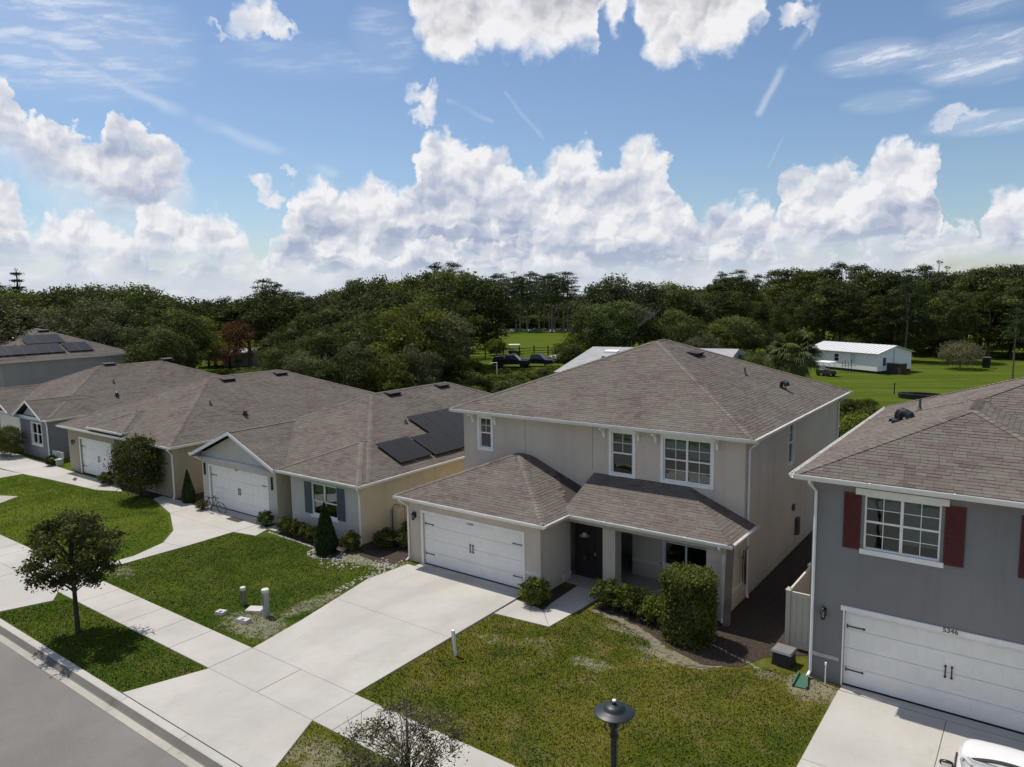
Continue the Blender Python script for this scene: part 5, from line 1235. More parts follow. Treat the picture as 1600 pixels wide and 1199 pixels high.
TREES = [('oak', -97.3, 13.5, 13.0, 37, 'skyline'), ('oak', -109.8, 20.1, 13.2, 109, 'skyline'), ('oak', -93.6, 16.9, 13.6, 217, 'skyline'), ('oak', -119.5, 27.8, 13.9, 298, 'skyline'), ('oak', -101.8, 24.9, 12.3, 23, 'skyline'), ('oak', -101.5, 27.7, 12.5, 292, 'skyline'), ('wood', -93.5, 27.1, 12.5, 327, 'skyline'), ('oak', -108.2, 36.0, 13.1, 316, 'skyline'), ('oak', -98.8, 34.6, 13.3, 299, 'skyline'), ('oak', -92.2, 35.2, 12.9, 124, 'skyline'), ('oak', -98.2, 40.9, 12.5, 229, 'skyline'), ('wood', -86.2, 37.6, 11.8, 175, 'skyline'), ('oak', -82.9, 38.5, 11.2, 285, 'skyline'), ('wood', -88.9, 45.6, 10.9, 304, 'skyline'), ('wood', -80.6, 44.0, 11.3, 138, 'skyline'), ('oak', -78.8, 46.3, 11.1, 331, 'skyline'), ('oak', -87.0, 56.1, 11.5, 342, 'skyline'), ('wood', -82.8, 57.0, 11.3, 252, 'skyline'), ('wood', -75.4, 54.7, 11.2, 200, 'skyline'), ('oak', -73.9, 58.4, 11.9, 142, 'skyline'), ('wood', -88.0, 76.2, 14.4, 212, 'skyline'), ('oak', -73.6, 69.1, 13.9, 42, 'skyline'), ('oak', -68.1, 68.0, 13.6, 301, 'skyline'), ('oak', -64.0, 68.0, 14.1, 312, 'skyline'), ('wood', -73.0, 83.4, 15.7, 316, 'skyline'), ('wood', -65.0, 80.5, 15.0, 348, 'skyline'), ('oak', -60.6, 81.7, 14.8, 324, 'skyline'), ('oak', -79.6, 9.5, 11.3, 56, 'mid'), ('oak', -63.0, 6.5, 11.6, 51, 'mid'), ('oak', -63.3, 9.3, 11.3, 192, 'mid'), ('oak', -67.1, 12.8, 10.6, 62, 'mid'), ('oak', -76.2, 18.9, 10.5, 159, 'mid'), ('oak', -65.4, 16.7, 11.1, 354, 'mid'), ('oak', -73.9, 23.1, 10.8, 75, 'mid'), ('wood', -69.5, 24.5, 10.7, 329, 'mid'), ('oak', -60.6, 23.4, 10.1, 85, 'mid'), ('oak', -63.4, 28.1, 9.4, 325, 'mid'), ('wood', -68.4, 34.4, 8.5, 122, 'mid'), ('oak', -55.7, 30.3, 9.3, 182, 'mid'), ('wood', -61.6, 38.6, 9.7, 99, 'mid'), ('wood', -54.9, 37.9, 8.4, 178, 'mid'), ('oak', -49.5, 38.3, 10.4, 100, 'mid'), ('oak', -57.2, 49.3, 11.2, 0, 'mid'), ('oak', -52.5, 49.7, 11.8, 338, 'mid'), ('oak', -49.3, 50.8, 11.7, 91, 'mid'), ('oak', -39.6, 45.4, 11.5, 202, 'mid'), ('oak', -37.2, 47.4, 12.7, 65, 'mid'), ('oak', -57.2, 15.8, 8.9, 238, 'front'), ('oak', -50.2, 16.4, 8.3, 74, 'front'), ('oak', -81.6, 38.2, 8.4, 305, 'front'), ('oak', -63.8, 15.9, 9.1, 336, 'front'), ('oak', -61.5, 11.0, 10.1, 79, 'front'), ('oak', -59.6, 7.3, 10.3, 67, 'front'), ('oak', -88.3, 46.4, 9.2, 332, 'front'), ('oak', -92.1, 53.4, 9.6, 71, 'front'), ('oak', -78.9, 49.8, 6.6, 99, 'front'), ('oak', -51.1, 33.5, 8.0, 108, 'front'), ('oak', -41.4, 29.8, 7.9, 108, 'front'), ('oak', -42.5, 34.6, 8.4, 123, 'front'), ('oak', -34.6, 31.5, 9.6, 166, 'front'), ('oak', -29.8, 30.6, 10.4, 214, 'front'), ('oak', -30.4, 35.5, 9.2, 31, 'front'), ('oak', -31.5, 19.7, 6.2, 181, 'front'), ('oak', -26.5, 19.5, 6.2, 339, 'front'), ('oak', -24.0, 22.2, 6.4, 264, 'front'), ('oak', -23.6, 25.5, 6.5, 256, 'front'), ('oak', -38.9, 23.2, 6.7, 77, 'front'), ('oak', -31.2, 37.5, 6.1, 9, 'front'), ('oak', -32.7, 27.6, 7.1, 93, 'front'), ('oak', -65.1, 6.7, 10.3, 76, 'front'), ('oak', -63.5, 53.1, 12.9, 88, 'centre'), ('oak', -58.4, 52.8, 13.5, 72, 'centre'), ('oak', -54.8, 53.7, 13.0, 242, 'centre'), ('oak', -55.3, 58.8, 13.7, 316, 'centre'), ('oak', -51.9, 59.2, 14.7, 61, 'centre'), ('oak', -52.6, 63.9, 15.2, 284, 'centre'), ('oak', -47.3, 60.6, 14.0, 31, 'centre'), ('oak', -90.2, 25.3, 12.9, 166, 'centre'), ('oak', -84.6, 32.7, 13.0, 349, 'centre'), ('oak', -80.5, 52.7, 12.7, 265, 'centre'), ('oak', -39.5, 80.7, 14.0, 271, 'middle'), ('oak', -33.5, 77.2, 12.7, 284, 'middle'), ('oak', -29.6, 74.8, 13.3, 247, 'middle'), ('oak', -28.5, 84.3, 12.6, 54, 'middle'), ('oak', -26.5, 62.8, 9.7, 286, 'middle'), ('oak', -26.6, 67.3, 10.0, 29, 'middle'), ('oak', -32.0, 87.0, 9.3, 127, 'middle'), ('oak', -26.7, 87.3, 11.3, 97, 'middle'), ('oak', -27.1, 95.8, 11.0, 141, 'middle'), ('oak', -22.7, 74.8, 8.6, 21, 'middle'), ('oak', -18.0, 71.4, 7.4, 50, 'middle'), ('wood', -35.1, 121.9, 10.2, 32, 'right'), ('wood', -31.7, 121.5, 14.4, 354, 'right'), ('wood', -31.9, 130.1, 14.4, 126, 'right'), ('pine', -29.8, 134.7, 14.1, 286, 'right'), ('wood', -22.5, 123.0, 14.9, 200, 'right'), ('wood', -18.3, 118.3, 15.5, 342, 'right'), ('wood', -19.5, 133.0, 15.5, 329, 'right'), ('wood', -17.2, 136.5, 15.8, 112, 'right'), ('wood', -14.0, 137.3, 16.4, 341, 'right'), ('wood', -8.4, 126.0, 15.5, 173, 'right'), ('wood', -4.3, 117.4, 14.7, 173, 'right'), ('wood', -1.5, 115.9, 14.1, 319, 'right'), ('pine', 0.2, 118.7, 14.0, 117, 'right'), ('wood', 2.4, 123.2, 15.0, 92, 'right'), ('wood', 4.1, 127.7, 14.2, 132, 'right'), ('wood', 6.2, 130.4, 13.8, 167, 'right'), ('wood', 7.8, 135.2, 14.6, 37, 'right'), ('wood', 11.1, 119.2, 14.8, 311, 'right'), ('wood', 12.5, 140.3, 15.4, 173, 'right'), ('wood', 15.3, 141.8, 15.8, 22, 'right'), ('wood', 18.1, 120.1, 15.4, 25, 'right'), ('pine', 19.8, 134.1, 15.5, 105, 'right'), ('wood', 21.6, 122.0, 15.1, 9, 'right'), ('wood', 23.9, 117.6, 14.8, 97, 'right'), ('wood', 26.2, 129.1, 14.9, 332, 'right'), ('wood', -26.7, 99.1, 6.6, 201, 'right'), ('wood', -22.2, 98.0, 11.5, 117, 'right'), ('wood', -21.7, 105.9, 9.5, 325, 'right'), ('wood', -19.6, 108.9, 9.3, 66, 'right'), ('wood', -15.6, 104.8, 10.3, 220, 'right'), ('wood', -11.0, 98.2, 10.9, 259, 'right'), ('wood', -8.7, 101.7, 12.7, 150, 'right'), ('wood', -6.0, 100.9, 12.6, 1, 'right'), ('wood', -5.6, 112.1, 10.6, 280, 'right'), ('wood', -0.5, 99.8, 10.2, 111, 'right'), ('wood', 2.1, 99.8, 11.2, 243, 'right'), ('wood', 3.2, 109.2, 12.0, 2, 'right'), ('wood', 5.3, 111.7, 12.4, 300, 'right'), ('wood', 8.6, 100.9, 11.0, 119, 'right'), ('wood', 9.6, 114.1, 10.1, 79, 'right'), ('wood', 12.7, 111.0, 10.7, 199, 'right'), ('wood', 15.5, 111.2, 12.0, 145, 'right'), ('wood', 18.1, 110.2, 13.2, 262, 'right'), ('wood', 20.6, 111.5, 11.3, 71, 'right'), ('wood', 23.3, 111.7, 11.8, 8, 'right'), ('oak', -15.4, 72.5, 6.9, 299, 'rightfront'), ('oak', -14.5, 77.1, 7.6, 349, 'rightfront'), ('oak', -13.0, 81.8, 6.6, 354, 'rightfront'), ('oak', -8.7, 57.9, 4.4, 329, 'rightfront'), ('oak', -5.5, 56.9, 4.3, 117, 'rightfront'), ('oak', -13.5, 64.6, 5.7, 43, 'rightfront'), ('oak', -11.4, 86.5, 4.6, 15, 'rightfront'), ('pine', -106.4, 142.5, 16.2, 53, 'pines'), ('pine', -114.6, 155.2, 17.0, 25, 'pines'), ('pine', -120.3, 165.1, 16.9, 348, 'pines'), ('pine', -109.0, 152.0, 17.3, 233, 'pines'), ('pine', -122.8, 172.8, 16.7, 257, 'pines'), ('pine', -124.1, 177.4, 18.6, 269, 'pines'), ('pine', -100.7, 148.1, 15.9, 129, 'pines'), ('pine', -119.2, 176.0, 16.4, 120, 'pines'), ('pine', -115.1, 174.5, 17.9, 332, 'pines'), ('pine', -120.4, 184.3, 17.5, 195, 'pines'), ('pine', -96.6, 151.6, 15.4, 147, 'pines'), ('pine', -112.5, 178.3, 16.8, 329, 'pines'), ('pine', -97.2, 157.7, 16.2, 169, 'pines'), ('pine', -97.3, 160.6, 15.9, 155, 'pines'), ('pine', -105.3, 175.2, 17.8, 246, 'pines'), ('pine', -90.5, 154.7, 16.7, 344, 'pines'), ('pine', -90.5, 156.8, 16.9, 250, 'pines'), ('pine', -104.8, 157.6, 16.6, 237, 'pines'), ('pine', -105.1, 166.9, 16.1, 281, 'pines'), ('pine', -105.1, 152.3, 15.5, 242, 'pines'), ('pine', -92.1, 151.3, 16.3, 259, 'pines'), ('pine', -31.9, 119.7, 14.4, 230, 'lone'), ('pine', -28.9, 120.8, 14.8, 137, 'lone'), ('pine', -35.9, 126.7, 13.6, 198, 'lone'), ('pine', 4.9, 118.3, 15.4, 107, 'lone'), ('pine', 5.4, 124.4, 14.6, 107, 'lone'), ('pine', -89.5, 57.3, 14.2, 38, 'lone'), ('pine', -88.5, 58.8, 13.5, 297, 'lone'), ('pine', -98.0, 71.0, 12.0, 46, 'lone'), ('pine', -63.2, 71.9, 16.2, 72, 'lone'), ('pine', -63.1, 76.1, 16.5, 268, 'lone'), ('pine', 2.5, 99.8, 12.3, 134, 'lone'), ('pine', 3.4, 97.9, 11.6, 184, 'lone'), ('pine', 17.0, 81.1, 9.0, 67, 'lone'), ('norfolk', -120.2, 30.8, 16.9, 308, 'norfolk'), ('norfolk', -139.9, 35.1, 15.0, 323, 'norfolk')]
THICKET = [(-56.9, 36.3, 2.6, 0), (-54.3, 37.7, 2.8, 0), (-48.6, 36.5, 2.6, 0), (-43.6, 35.3, 2.7, 0), (-37.8, 32.6, 2.4, 0), (-38.3, 34.6, 2.6, 0), (-36.8, 36.1, 2.6, 0), (-37.1, 39.0, 2.7, 0), (-36.3, 40.7, 2.6, 0), (-33.7, 40.8, 2.6, 0), (-30.6, 40.2, 2.4, 0), (-27.4, 38.6, 2.2, 0), (-26.5, 40.2, 2.3, 0), (-25.6, 41.8, 2.2, 0), (-26.1, 45.1, 2.2, 0), (-27.2, 49.6, 2.0, 0), (-41.5, 48.4, 2.8, 0), (-36.9, 48.6, 2.6, 0), (-44.6, 46.0, 2.8, 0), (-45.6, 42.4, 2.9, 0), (-29.4, 55.7, 1.9, 0), (-48.4, 40.9, 3.2, 0), (-32.3, 49.6, 1.8, 0)]
BACKSHRUBS = [(9.1, 34.2, 2.2, 1), (10.5, 32.5, 2.4, 1), (10.0, 39.0, 2.0, 1), (7.5, 44.1, 1.8, 1), (8.1, 46.4, 1.6, 1), (5.4, 48.8, 1.2, 1), (3.8, 51.4, 1.0, 1), (11.2, 35.5, 2, 1), (2.0, 53.8, 1.0, 1)]
MARGIN = [(-5.1, 106.7, 2.6, 2), (-3.8, 110.0, 3, 2), (-1.6, 113.9, 2.8, 2), (1.6, 121.3, 3.2, 2), (3.2, 125.1, 3, 2), (5.7, 123.1, 3.4, 2), (6.7, 126.7, 2.6, 2), (-7.7, 117.1, 2, 2), (-3.9, 115.8, 2.5, 2), (0.2, 117.6, 2.4, 2), (-70.5, 94.5, 6, 2), (-58.4, 81.8, 3, 2), (-41.8, 77.6, 3, 2), (-35.3, 69.6, 3.4, 2), (-42.5, 83.7, 4.5, 2), (-8.1, 62.9, 3, 2), (-9.2, 69.6, 3.4, 2), (-11.2, 68.5, 3, 2), (-7.0, 66.3, 2.2, 2), (18.4, 71.1, 2.5, 2), (17.6, 64.2, 2.4, 2), (18.8, 77.5, 3, 2)]

# ------------------------------------------------------------------ vegetation
def leaves(rng, blobs, per, size, up=.35, flat=1.0, inner=.25, aspect=.55):
    """leaf-sized quads filling each clump; returns verts, faces, tint"""
    V = []; T = []
    for (cx, cy, cz, rx, rz) in blobs:
        n = max(6, int(per*rx*rx)) if per > 0 else int(-per)
        d = rng.normal(size=(n, 3)); d /= np.linalg.norm(d, axis=1)[:, None]
        d[:, 2] = np.where(rng.random(n) < .25, d[:, 2], np.abs(d[:, 2])*1.0 - .18)
        rad = inner + (1-inner)*rng.random(n)**.45
        rad *= (1 + .20*np.clip(rng.normal(size=n), -2, 1.6))
        c = d*rad[:, None]*np.array([rx, rx, rz]) + np.array([cx, cy, cz])
        nr = d + rng.normal(size=(n, 3))*.75 + np.array([0, 0, up]); nr /= np.linalg.norm(nr, axis=1)[:, None]
        a = np.cross(nr, rng.normal(size=(n, 3))); a /= np.linalg.norm(a, axis=1)[:, None]; b = np.cross(nr, a)
        s = size*(.6+.8*rng.random(n))[:, None]
        a = a*s; b = b*s*aspect
        q = np.stack([c-a*.5, c-b*.5+a*.05, c+a*.5, c+b*.5+a*.05], axis=1)
        V.append(q.reshape(-1, 3)); bt = rng.random()**1.3*.75
        T.append(np.clip(bt + rng.random(n)*.3, 0, 1))
    V = np.concatenate(V); T = np.concatenate(T); F = np.arange(len(V)).reshape(-1, 4)
    return V, F, T
def crown_mesh(seed, blobs, per, size, m, **k):
    rng = np.random.default_rng(seed); V, F, T = leaves(rng, blobs, per, size, **k); return mesh_np('crown', V, F, m, T)
def limb_mesh(seed, h, r0, targets, m, lean=.3, fork=.45, n=7):
    rnd = random.Random(seed); mb = MB(); top = Vector((rnd.uniform(-lean, lean), rnd.uniform(-lean, lean), h))
    pts = [Vector((0, 0, -.15)), Vector((0, 0, h*.12)), top*.5+Vector((rnd.uniform(-.15, .15), 0, 0)), top]
    mb.tube(pts, [r0*1.35, r0, r0*.75, r0*.4], n)
    for (tx, ty, tz) in targets:
        f = rnd.uniform(fork, .95); s = top*f; e = Vector((tx, ty, tz)); mid = s.lerp(e, .5)+Vector((0, 0, .12*(e-s).length))
        mb.tube([s, mid, e], [r0*.42, r0*.25, r0*.07], 5, caps=False)
    return mb.mesh('trunk', m)
def oak_variant(seed, R_=4.6, H=10, cl=34, m=M_LEAF_OAK, per=165, size=.27, bare=.30, bark=M_BARK):
    rnd = random.Random(seed); blobs = []
    zc = H*(bare + (1-bare)*.5); rz = H*(1-bare)*.5
    for i in range(cl):
        a = i*2.399 + rnd.uniform(-.4, .4); v = 1-2*(i+.5)/cl; rr = math.sqrt(max(0, 1-v*v)); k = rnd.uniform(.62, .86)
        br = rnd.uniform(.8, 1.55)*R_/4.6
        blobs.append((math.cos(a)*rr*R_*k, math.sin(a)*rr*R_*k, zc+v*rz*.86*rnd.uniform(.8, 1.02), br, br*.78))
    for i in range(7): blobs.append((rnd.uniform(-.45, .45)*R_, rnd.uniform(-.45, .45)*R_, zc+rnd.uniform(-.5, .5)*rz, 1.7, 1.5))
    tg = [b[:3] for b in rnd.sample(blobs, 9)]
    return crown_mesh(seed, blobs, per, size, m), limb_mesh(seed, H*.55, .26, tg, bark), H, R_
def wood_variant(seed, R_=3.6, H=16, m=M_LEAF_WOOD):
    rnd = random.Random(seed); blobs = []
    for i in range(46):
        z = H*(.10+.88*(i/46)**.9); k = (1-((z/H-.5)/.62)**2); k = max(.25, k)
        a = rnd.uniform(0, 6.28); rr = R_*k*rnd.uniform(.45, .95); br = rnd.uniform(.9, 1.75)*(.75 if z > H*.85 else 1)
        blobs.append((math.cos(a)*rr, math.sin(a)*rr, z*rnd.uniform(.97, 1.0), br, br*.95))
    blobs.append((0, 0, H*.93, 1.2, .9))
    tg = [b[:3] for b in rnd.sample(blobs, 9)]
    return crown_mesh(seed, blobs, 112, .32, m, inner=.3), limb_mesh(seed, H*.85, .24, tg, M_BARKD, fork=.25), H, R_
def pine_variant(seed, H=18, thin=False):
    rnd = random.Random(seed); blobs = []; R_ = 2.9
    lo = .58 if thin else .5
    for i in range(20 if thin else 27):
        t = i/26.0; R_ = 3.3; z = H*(lo+(1-lo)*.97*min(1, t)); k = 1.0-.55*min(1, t)**1.6; a = i*2.4+rnd.uniform(-.5, .5); rr = R_*k*rnd.uniform(.2, .95); br = rnd.uniform(.85, 1.4)
        blobs.append((math.cos(a)*rr, math.sin(a)*rr, z+rnd.uniform(-.3, .3), br, br*.62))
    blobs.append((0, 0, H*.97, .9, .6))
    tg = [b[:3] for b in blobs[::2]]
    return crown_mesh(seed, blobs, 80, .34, M_LEAF_PINE, inner=.2, aspect=.4), limb_mesh(seed, H*.95, .19, tg, M_BARKP, lean=.4, fork=.5), H, R_
M_BARKP = mat('pine_bark', (0.13, 0.095, 0.075), 0.95, col2=(0.20, 0.16, 0.135), mixscale=3)
def norfolk_variant(seed, H=16):
    blobs = []
    for i in range(11):
        z = H*(.22+.07*i); rr = 2.1*(1-.075*i)
        for k in range(6):
            a = k*1.047+i*.5
            for f in (.45, .9): blobs.append((math.cos(a)*rr*f, math.sin(a)*rr*f, z+.25*f, .62, .26))
    blobs.append((0, 0, H*.97, .35, .6))
    return crown_mesh(seed, blobs, 90, .26, M_LEAF_PINE, inner=.1, aspect=.4), limb_mesh(seed, H*.97, .2, [b[:3] for b in blobs[1::4]], M_BARKD, lean=.02, fork=.3), H, 2.1
M_LEAF_BIG = mat_leaf('mixed_leaf', (0.016, 0.026, 0.008), (0.078, 0.092, 0.022), 0.2)
M_LEAF_YEL = mat_leaf('yellow_green_leaf', (0.040, 0.055, 0.012), (0.150, 0.165, 0.035), 0.25)
V_OAK = [oak_variant(11), oak_variant(12, 4.9, 10, 38), oak_variant(13, 4.3, 10, 30, M_LEAF_OAK2), oak_variant(14, 4.7, 10, 36, M_LEAF_WOOD), oak_variant(15, 4.4, 10, 32, M_LEAF_HEDGE, bare=.2), oak_variant(16, 4.2, 10, 30, M_LEAF_YEL, bare=.2)]
V_BIG = [oak_variant(61, 5.4, 16, 60, M_LEAF_WOOD, per=120, size=.33, bare=.16), oak_variant(62, 4.8, 16, 54, M_LEAF_WOOD, per=120, size=.33, bare=.2), oak_variant(63, 5.2, 16, 56, M_LEAF_BIG, per=120, size=.33, bare=.12)]
V_WOOD = [wood_variant(21), wood_variant(22, 4.1), wood_variant(23, 3.2, 16, M_LEAF_PINE), wood_variant(24, 3.8, 16, M_LEAF_OAK)]
V_PINE = [pine_variant(31), pine_variant(32), pine_variant(33, thin=True)]
V_NOR = [norfolk_variant(41)]
def plant_tree(name, V, x, y, h, rot, label, cat, group=None, wide=1.0, z=0):
    crown, trunk, H, R_ = V; k = h/(H*(1.02 if H >= 10 else 1.0))
    t = thing(name, label, cat, (x, y, z), R(rot), group)
    for nm, me in (('trunk', trunk), ('crown', crown)):
        o = link(nm, me, t); o.scale = (k*wide, k*wide, k)
    return t
rt = random.Random(5)
GROUPS = {
 'skyline': ('broadleaf_tree', 'dark broad tree of the far back row, over the left-hand rooftops', 'trees of the back row behind the houses'),
 'mid': ('broadleaf_tree', 'dark broad tree of the middle row, over the left-hand rooftops', 'trees of the middle row behind the houses'),
 'front': ('oak_tree', 'grey-green oak of the nearest row, just past the left-hand rooftops', 'oaks of the nearest row behind the houses'),
 'centre': ('oak_tree', 'taller rounded tree rising above the middle row, left of the fenced field', 'taller trees rising above the middle row'),
 'middle': ('oak_tree', 'tall loose oak right of the fenced green field', 'oaks right of the fenced field'),
 'right': ('wood_tree', 'tall dark tree on the skyline of the right-hand wood', 'trees on the skyline of the right-hand wood'),
 'right2': ('wood_tree', 'dark tree at the front edge of the right-hand wood', 'trees at the front edge of the right-hand wood'),
 'rightfront': ('broadleaf_tree', 'green tree above the right slope of the two storey roof', 'trees right behind the two storey house'),
 'pines': ('pine_tree', 'tall bare-stemmed pine beyond the green field', 'pines in a row beyond the green field'),
}
LONE = ['tall pine at the left end of the right-hand wood, clumpy top', 'second tall pine from the left end of the right-hand wood', 'slim pine leaning out of the left end of the right-hand wood',
        'thin spindly pine sticking out above the right-hand wood', 'small pine beside the spindly one above the right-hand wood', 'clumpy lone pine standing above the trees left of centre',
        'smaller pine just right of the clumpy lone pine', 'short flat-topped pine alone in the skyline dip left of centre', 'tall airy pine topping the trees left of the field',
        'second airy pine topping the trees left of the field', 'leaning bare-trunked pine in front of the wood behind the white home', 'second bare-trunked pine in front of the wood behind the white home', 'pine with bare trunk standing on the lawn at the right edge']
li = 0; ni = 0
for (kind, x, y, h, rot, grp) in TREES:
    V = {'oak': V_OAK, 'wood': V_WOOD, 'pine': V_PINE, 'norfolk': V_NOR}[kind]
    if grp == 'right' and y < 0: continue
    pa = math.degrees(math.atan2((x-CAM.x)*_r.x+(y-CAM.y)*_r.y, -(x-CAM.x)*math.sin(_yaw)+(y-CAM.y)*math.cos(_yaw)))   # bearing, for keeping the view to the field open
    if -22.8 < pa < -17.2 and grp in ('mid',): continue
    if -4.2 < pa < 6.2 and grp in ('mid', 'front', 'skyline', 'middle'): continue
    if grp == 'lone':
        v = V_PINE[2] if li in (2, 3, 4) else V_PINE[li % 2]
        plant_tree('pine_tree', v, x, y, h, rot, LONE[li], 'pine tree', wide=(.75 if li in (3, 4) else 1.15)); li += 1; continue
    if grp == 'norfolk':
        plant_tree('conifer', V_NOR[0], x, y, h, rot, ['tiered narrow conifer poking above the trees at far left', 'tiered narrow conifer cut by the left edge of the photo'][ni], 'tree'); ni += 1; continue
    g = grp
    if grp == 'right' and math.hypot(x-CAM.x, y-CAM.y) < 137: g = 'right2'
    nm, lab, gr = GROUPS[g]
    if kind == 'pine' and g in ('right', 'right2'): nm, lab, gr = 'pine_tree', 'tall pine rising within the dark right-hand wood', 'pines within the right-hand wood'
    v = rt.choice(V if grp not in ('front',) else [V_OAK[0], V_OAK[1], V_OAK[2], V_OAK[2], V_OAK[4], V_OAK[5]])
    if grp == 'right' and kind != 'pine': v = rt.choice(V_BIG + V_BIG + V_WOOD[:2])
    if grp == 'middle': v = rt.choice([V_OAK[2], V_OAK[1], V_OAK[0]])
    tone = 'yellow-green' if v is V_OAK[5] else 'grey-green' if v is V_OAK[2] else 'mid-green' if v is V_OAK[4] else 'spreading' if v in V_OAK[:2] else 'narrow' if v in V_WOOD else 'dark green'
    where = next(w for lim, w in ((-29, 'over the solar-panelled roof at far left'), (-22.5, 'over the blue-grey house roof'), (-16, 'over the tan house roof'), (-9, 'over the cream house roof'),
        (-1, 'just left of the fenced field'), (5, 'beyond the green field'), (9, 'just right of the fenced field'), (13.5, 'right of the two storey roof peak'), (18.5, 'left of the palm'), (25, 'behind the white home'), (30, 'behind the round olive bush'), (90, 'at the right edge')) if pa < lim)
    row = {'skyline': 'back-row tree', 'mid': 'middle-row tree', 'centre': 'tall tree above the middle row', 'front': 'nearest-row oak', 'middle': 'loose oak', 'right': 'skyline tree of the wood', 'right2': 'edge tree of the wood', 'rightfront': 'near tree', 'pines': 'bare-stemmed pine'}[g]
    if nm == 'pine_tree' and g != 'pines': row = 'tall pine in the wood'
    lab = (tone + ' ' if g != 'pines' and nm != 'pine_tree' else '') + row + ', ' + where
    plant_tree(nm, v, x, y, h, rot, lab, 'tree' if nm != 'pine_tree' else 'pine tree', gr, wide=rt.uniform(.95, 1.25)*(1.4 if grp == 'pines' else 1))
# the mass of forest farther out reads as one dark band
rng = np.random.default_rng(77); bl = []
for i in range(1500):
    a = math.radians(rng.uniform(-50, 50)); d = rng.uniform(235, 420); az_ = a - _yaw
    if -4 < math.degrees(a) < 6 and d < 300: d += 90
    hh = rng.uniform(6.5, 9.5) + (3 if a > .2 else 0)
    bl.append((CAM.x+d*math.sin(az_), CAM.y+d*math.cos(az_), hh*.55, rng.uniform(4, 6.5), hh*.5))
V, F, T = leaves(rng, bl, 5.0, 1.5, inner=.5, aspect=.7)
o = link('distant_forest', mesh_np('distant_forest', V, F, M_LEAF_WOOD, T)); o['kind'] = 'stuff'; o['label'] = 'far-off dark forest closing the horizon'
# the photo's single characterful trees
def bare_tree():
    rnd = random.Random(3); mb = MB()
    def grow(p, d, l, r, n):
        q = p + d*l; mb.tube([p, p.lerp(q, .5)+Vector((rnd.uniform(-.1, .1)*l, rnd.uniform(-.1, .1)*l, 0)), q], [r, r*.8, r*.6], 5, caps=False)
        if n == 0: return
        for k in range(rnd.choice((2, 3))):
            dd = (d + Vector((rnd.uniform(-.7, .7), rnd.uniform(-.7, .7), rnd.uniform(-.1, .45)))).normalized(); grow(q, dd, l*rnd.uniform(.62, .85), r*.6, n-1)
    grow(Vector((0, 0, -.1)), Vector((0.05, 0, 1)), 2.6, .22, 6)
    return mb.mesh('branches', M_BAREBARK)
M_BAREBARK = mat('weathered_bark', (0.20, 0.185, 0.16), 0.9, var=.15)
t = thing('bare_tree', 'leafless grey tree in front of the dark oaks behind the two storey roof', 'tree', (-25.6, 66.5, 0)); o = link('branches', bare_tree(), t); o.scale = (1.15, 1.15, 1.1)
def small_crown(seed, R_, H, m, cl=18, per=-160, size=.2, bare=.25, bark=M_BARK, trunkr=.08, rzk=1.0):
    rnd = random.Random(seed); blobs = []
    zc = H*(bare+(1-bare)*.5); rz = H*(1-bare)*.5*rzk
    for i in range(cl):
        a = i*2.399; v = 1-2*(i+.5)/cl; rr = math.sqrt(max(0, 1-v*v)); br = R_*rnd.uniform(.28, .45)
        blobs.append((math.cos(a)*rr*R_*.68, math.sin(a)*rr*R_*.68, zc+v*rz*.72, br, br*.9))
    tg = [b[:3] for b in rnd.sample(blobs, min(8, cl))]
    return crown_mesh(seed, blobs, per, size, m), limb_mesh(seed, H*.6, trunkr, tg, bark, lean=.05), H, R_
VR = small_crown(51, 2.6, 7, M_LEAF_RED, 24, -85, .17, .2, M_BARKD, .10)
plant_tree('bronze_tree', VR, -72.96, 40.3, 8.2, 10, 'thin reddish-brown tree above the left-hand rooftops', 'tree')
plant_tree('bronze_tree', VR, -75.5, 38.5, 4.6, 80, 'low reddish-brown tree just left of the taller one', 'tree', wide=1.5)
# cabbage palm by the white home
def palm():
    rng = np.random.default_rng(9); V = []; T = []
    for i in range(90):
        a = rng.uniform(0, 6.28); e = rng.uniform(-.85, 1.35); L = rng.uniform(1.5, 2.0)
        d = np.array([math.cos(a)*math.cos(e), math.sin(a)*math.cos(e), math.sin(e)])
        hub = np.array([0, 0, 5.0]) + d*L*.55; tt = rng.random()*.5 + (.25 if e < -.3 else 0.1)
        side = np.cross(d, [0, 0, 1]); side /= np.linalg.norm(side)+1e-9; upv = np.cross(side, d)
        for k in range(19):      # a fan of narrow leaflets that droop at the tips
            f = (k-9)/9*1.45; dd = d*math.cos(f)+side*math.sin(f)+upv*.1; l = L*.62*(1-.25*abs(f)); p1 = hub+dd*l*.6; p2 = hub+dd*l+np.array([0, 0, -(.25+.35*rng.random())*l]); w = np.cross(dd, upv); w = w/(np.linalg.norm(w)+1e-9)*.045
            V += [hub, p1-w, p2, p1+w]; T.append(tt+rng.random()*.3)
        s = side*.02; V += [np.array([0, 0, 4.8])-s, np.array([0, 0, 4.8])+s, hub+s, hub-s]; T.append(.2)
    V = np.array(V); return mesh_np('fronds', V, np.arange(len(V)).reshape(-1, 4), M_PALM, np.clip(np.array(T), 0, 1))
t = thing('palm_tree', 'cabbage palm with drooping fan leaves left of the white home', 'palm tree', (4.8, 37.1, 0))
o = link('fronds', palm(), t); o.scale = (1.15, 1.15, 1.15); mb = MB(); mb.tube([(0, 0, -.1), (.05, 0, 2.5), (0, 0, 5.8)], [.26, .22, .20], 10); m = mb.mesh('trunk', M_BARKD); link('trunk', m, t)
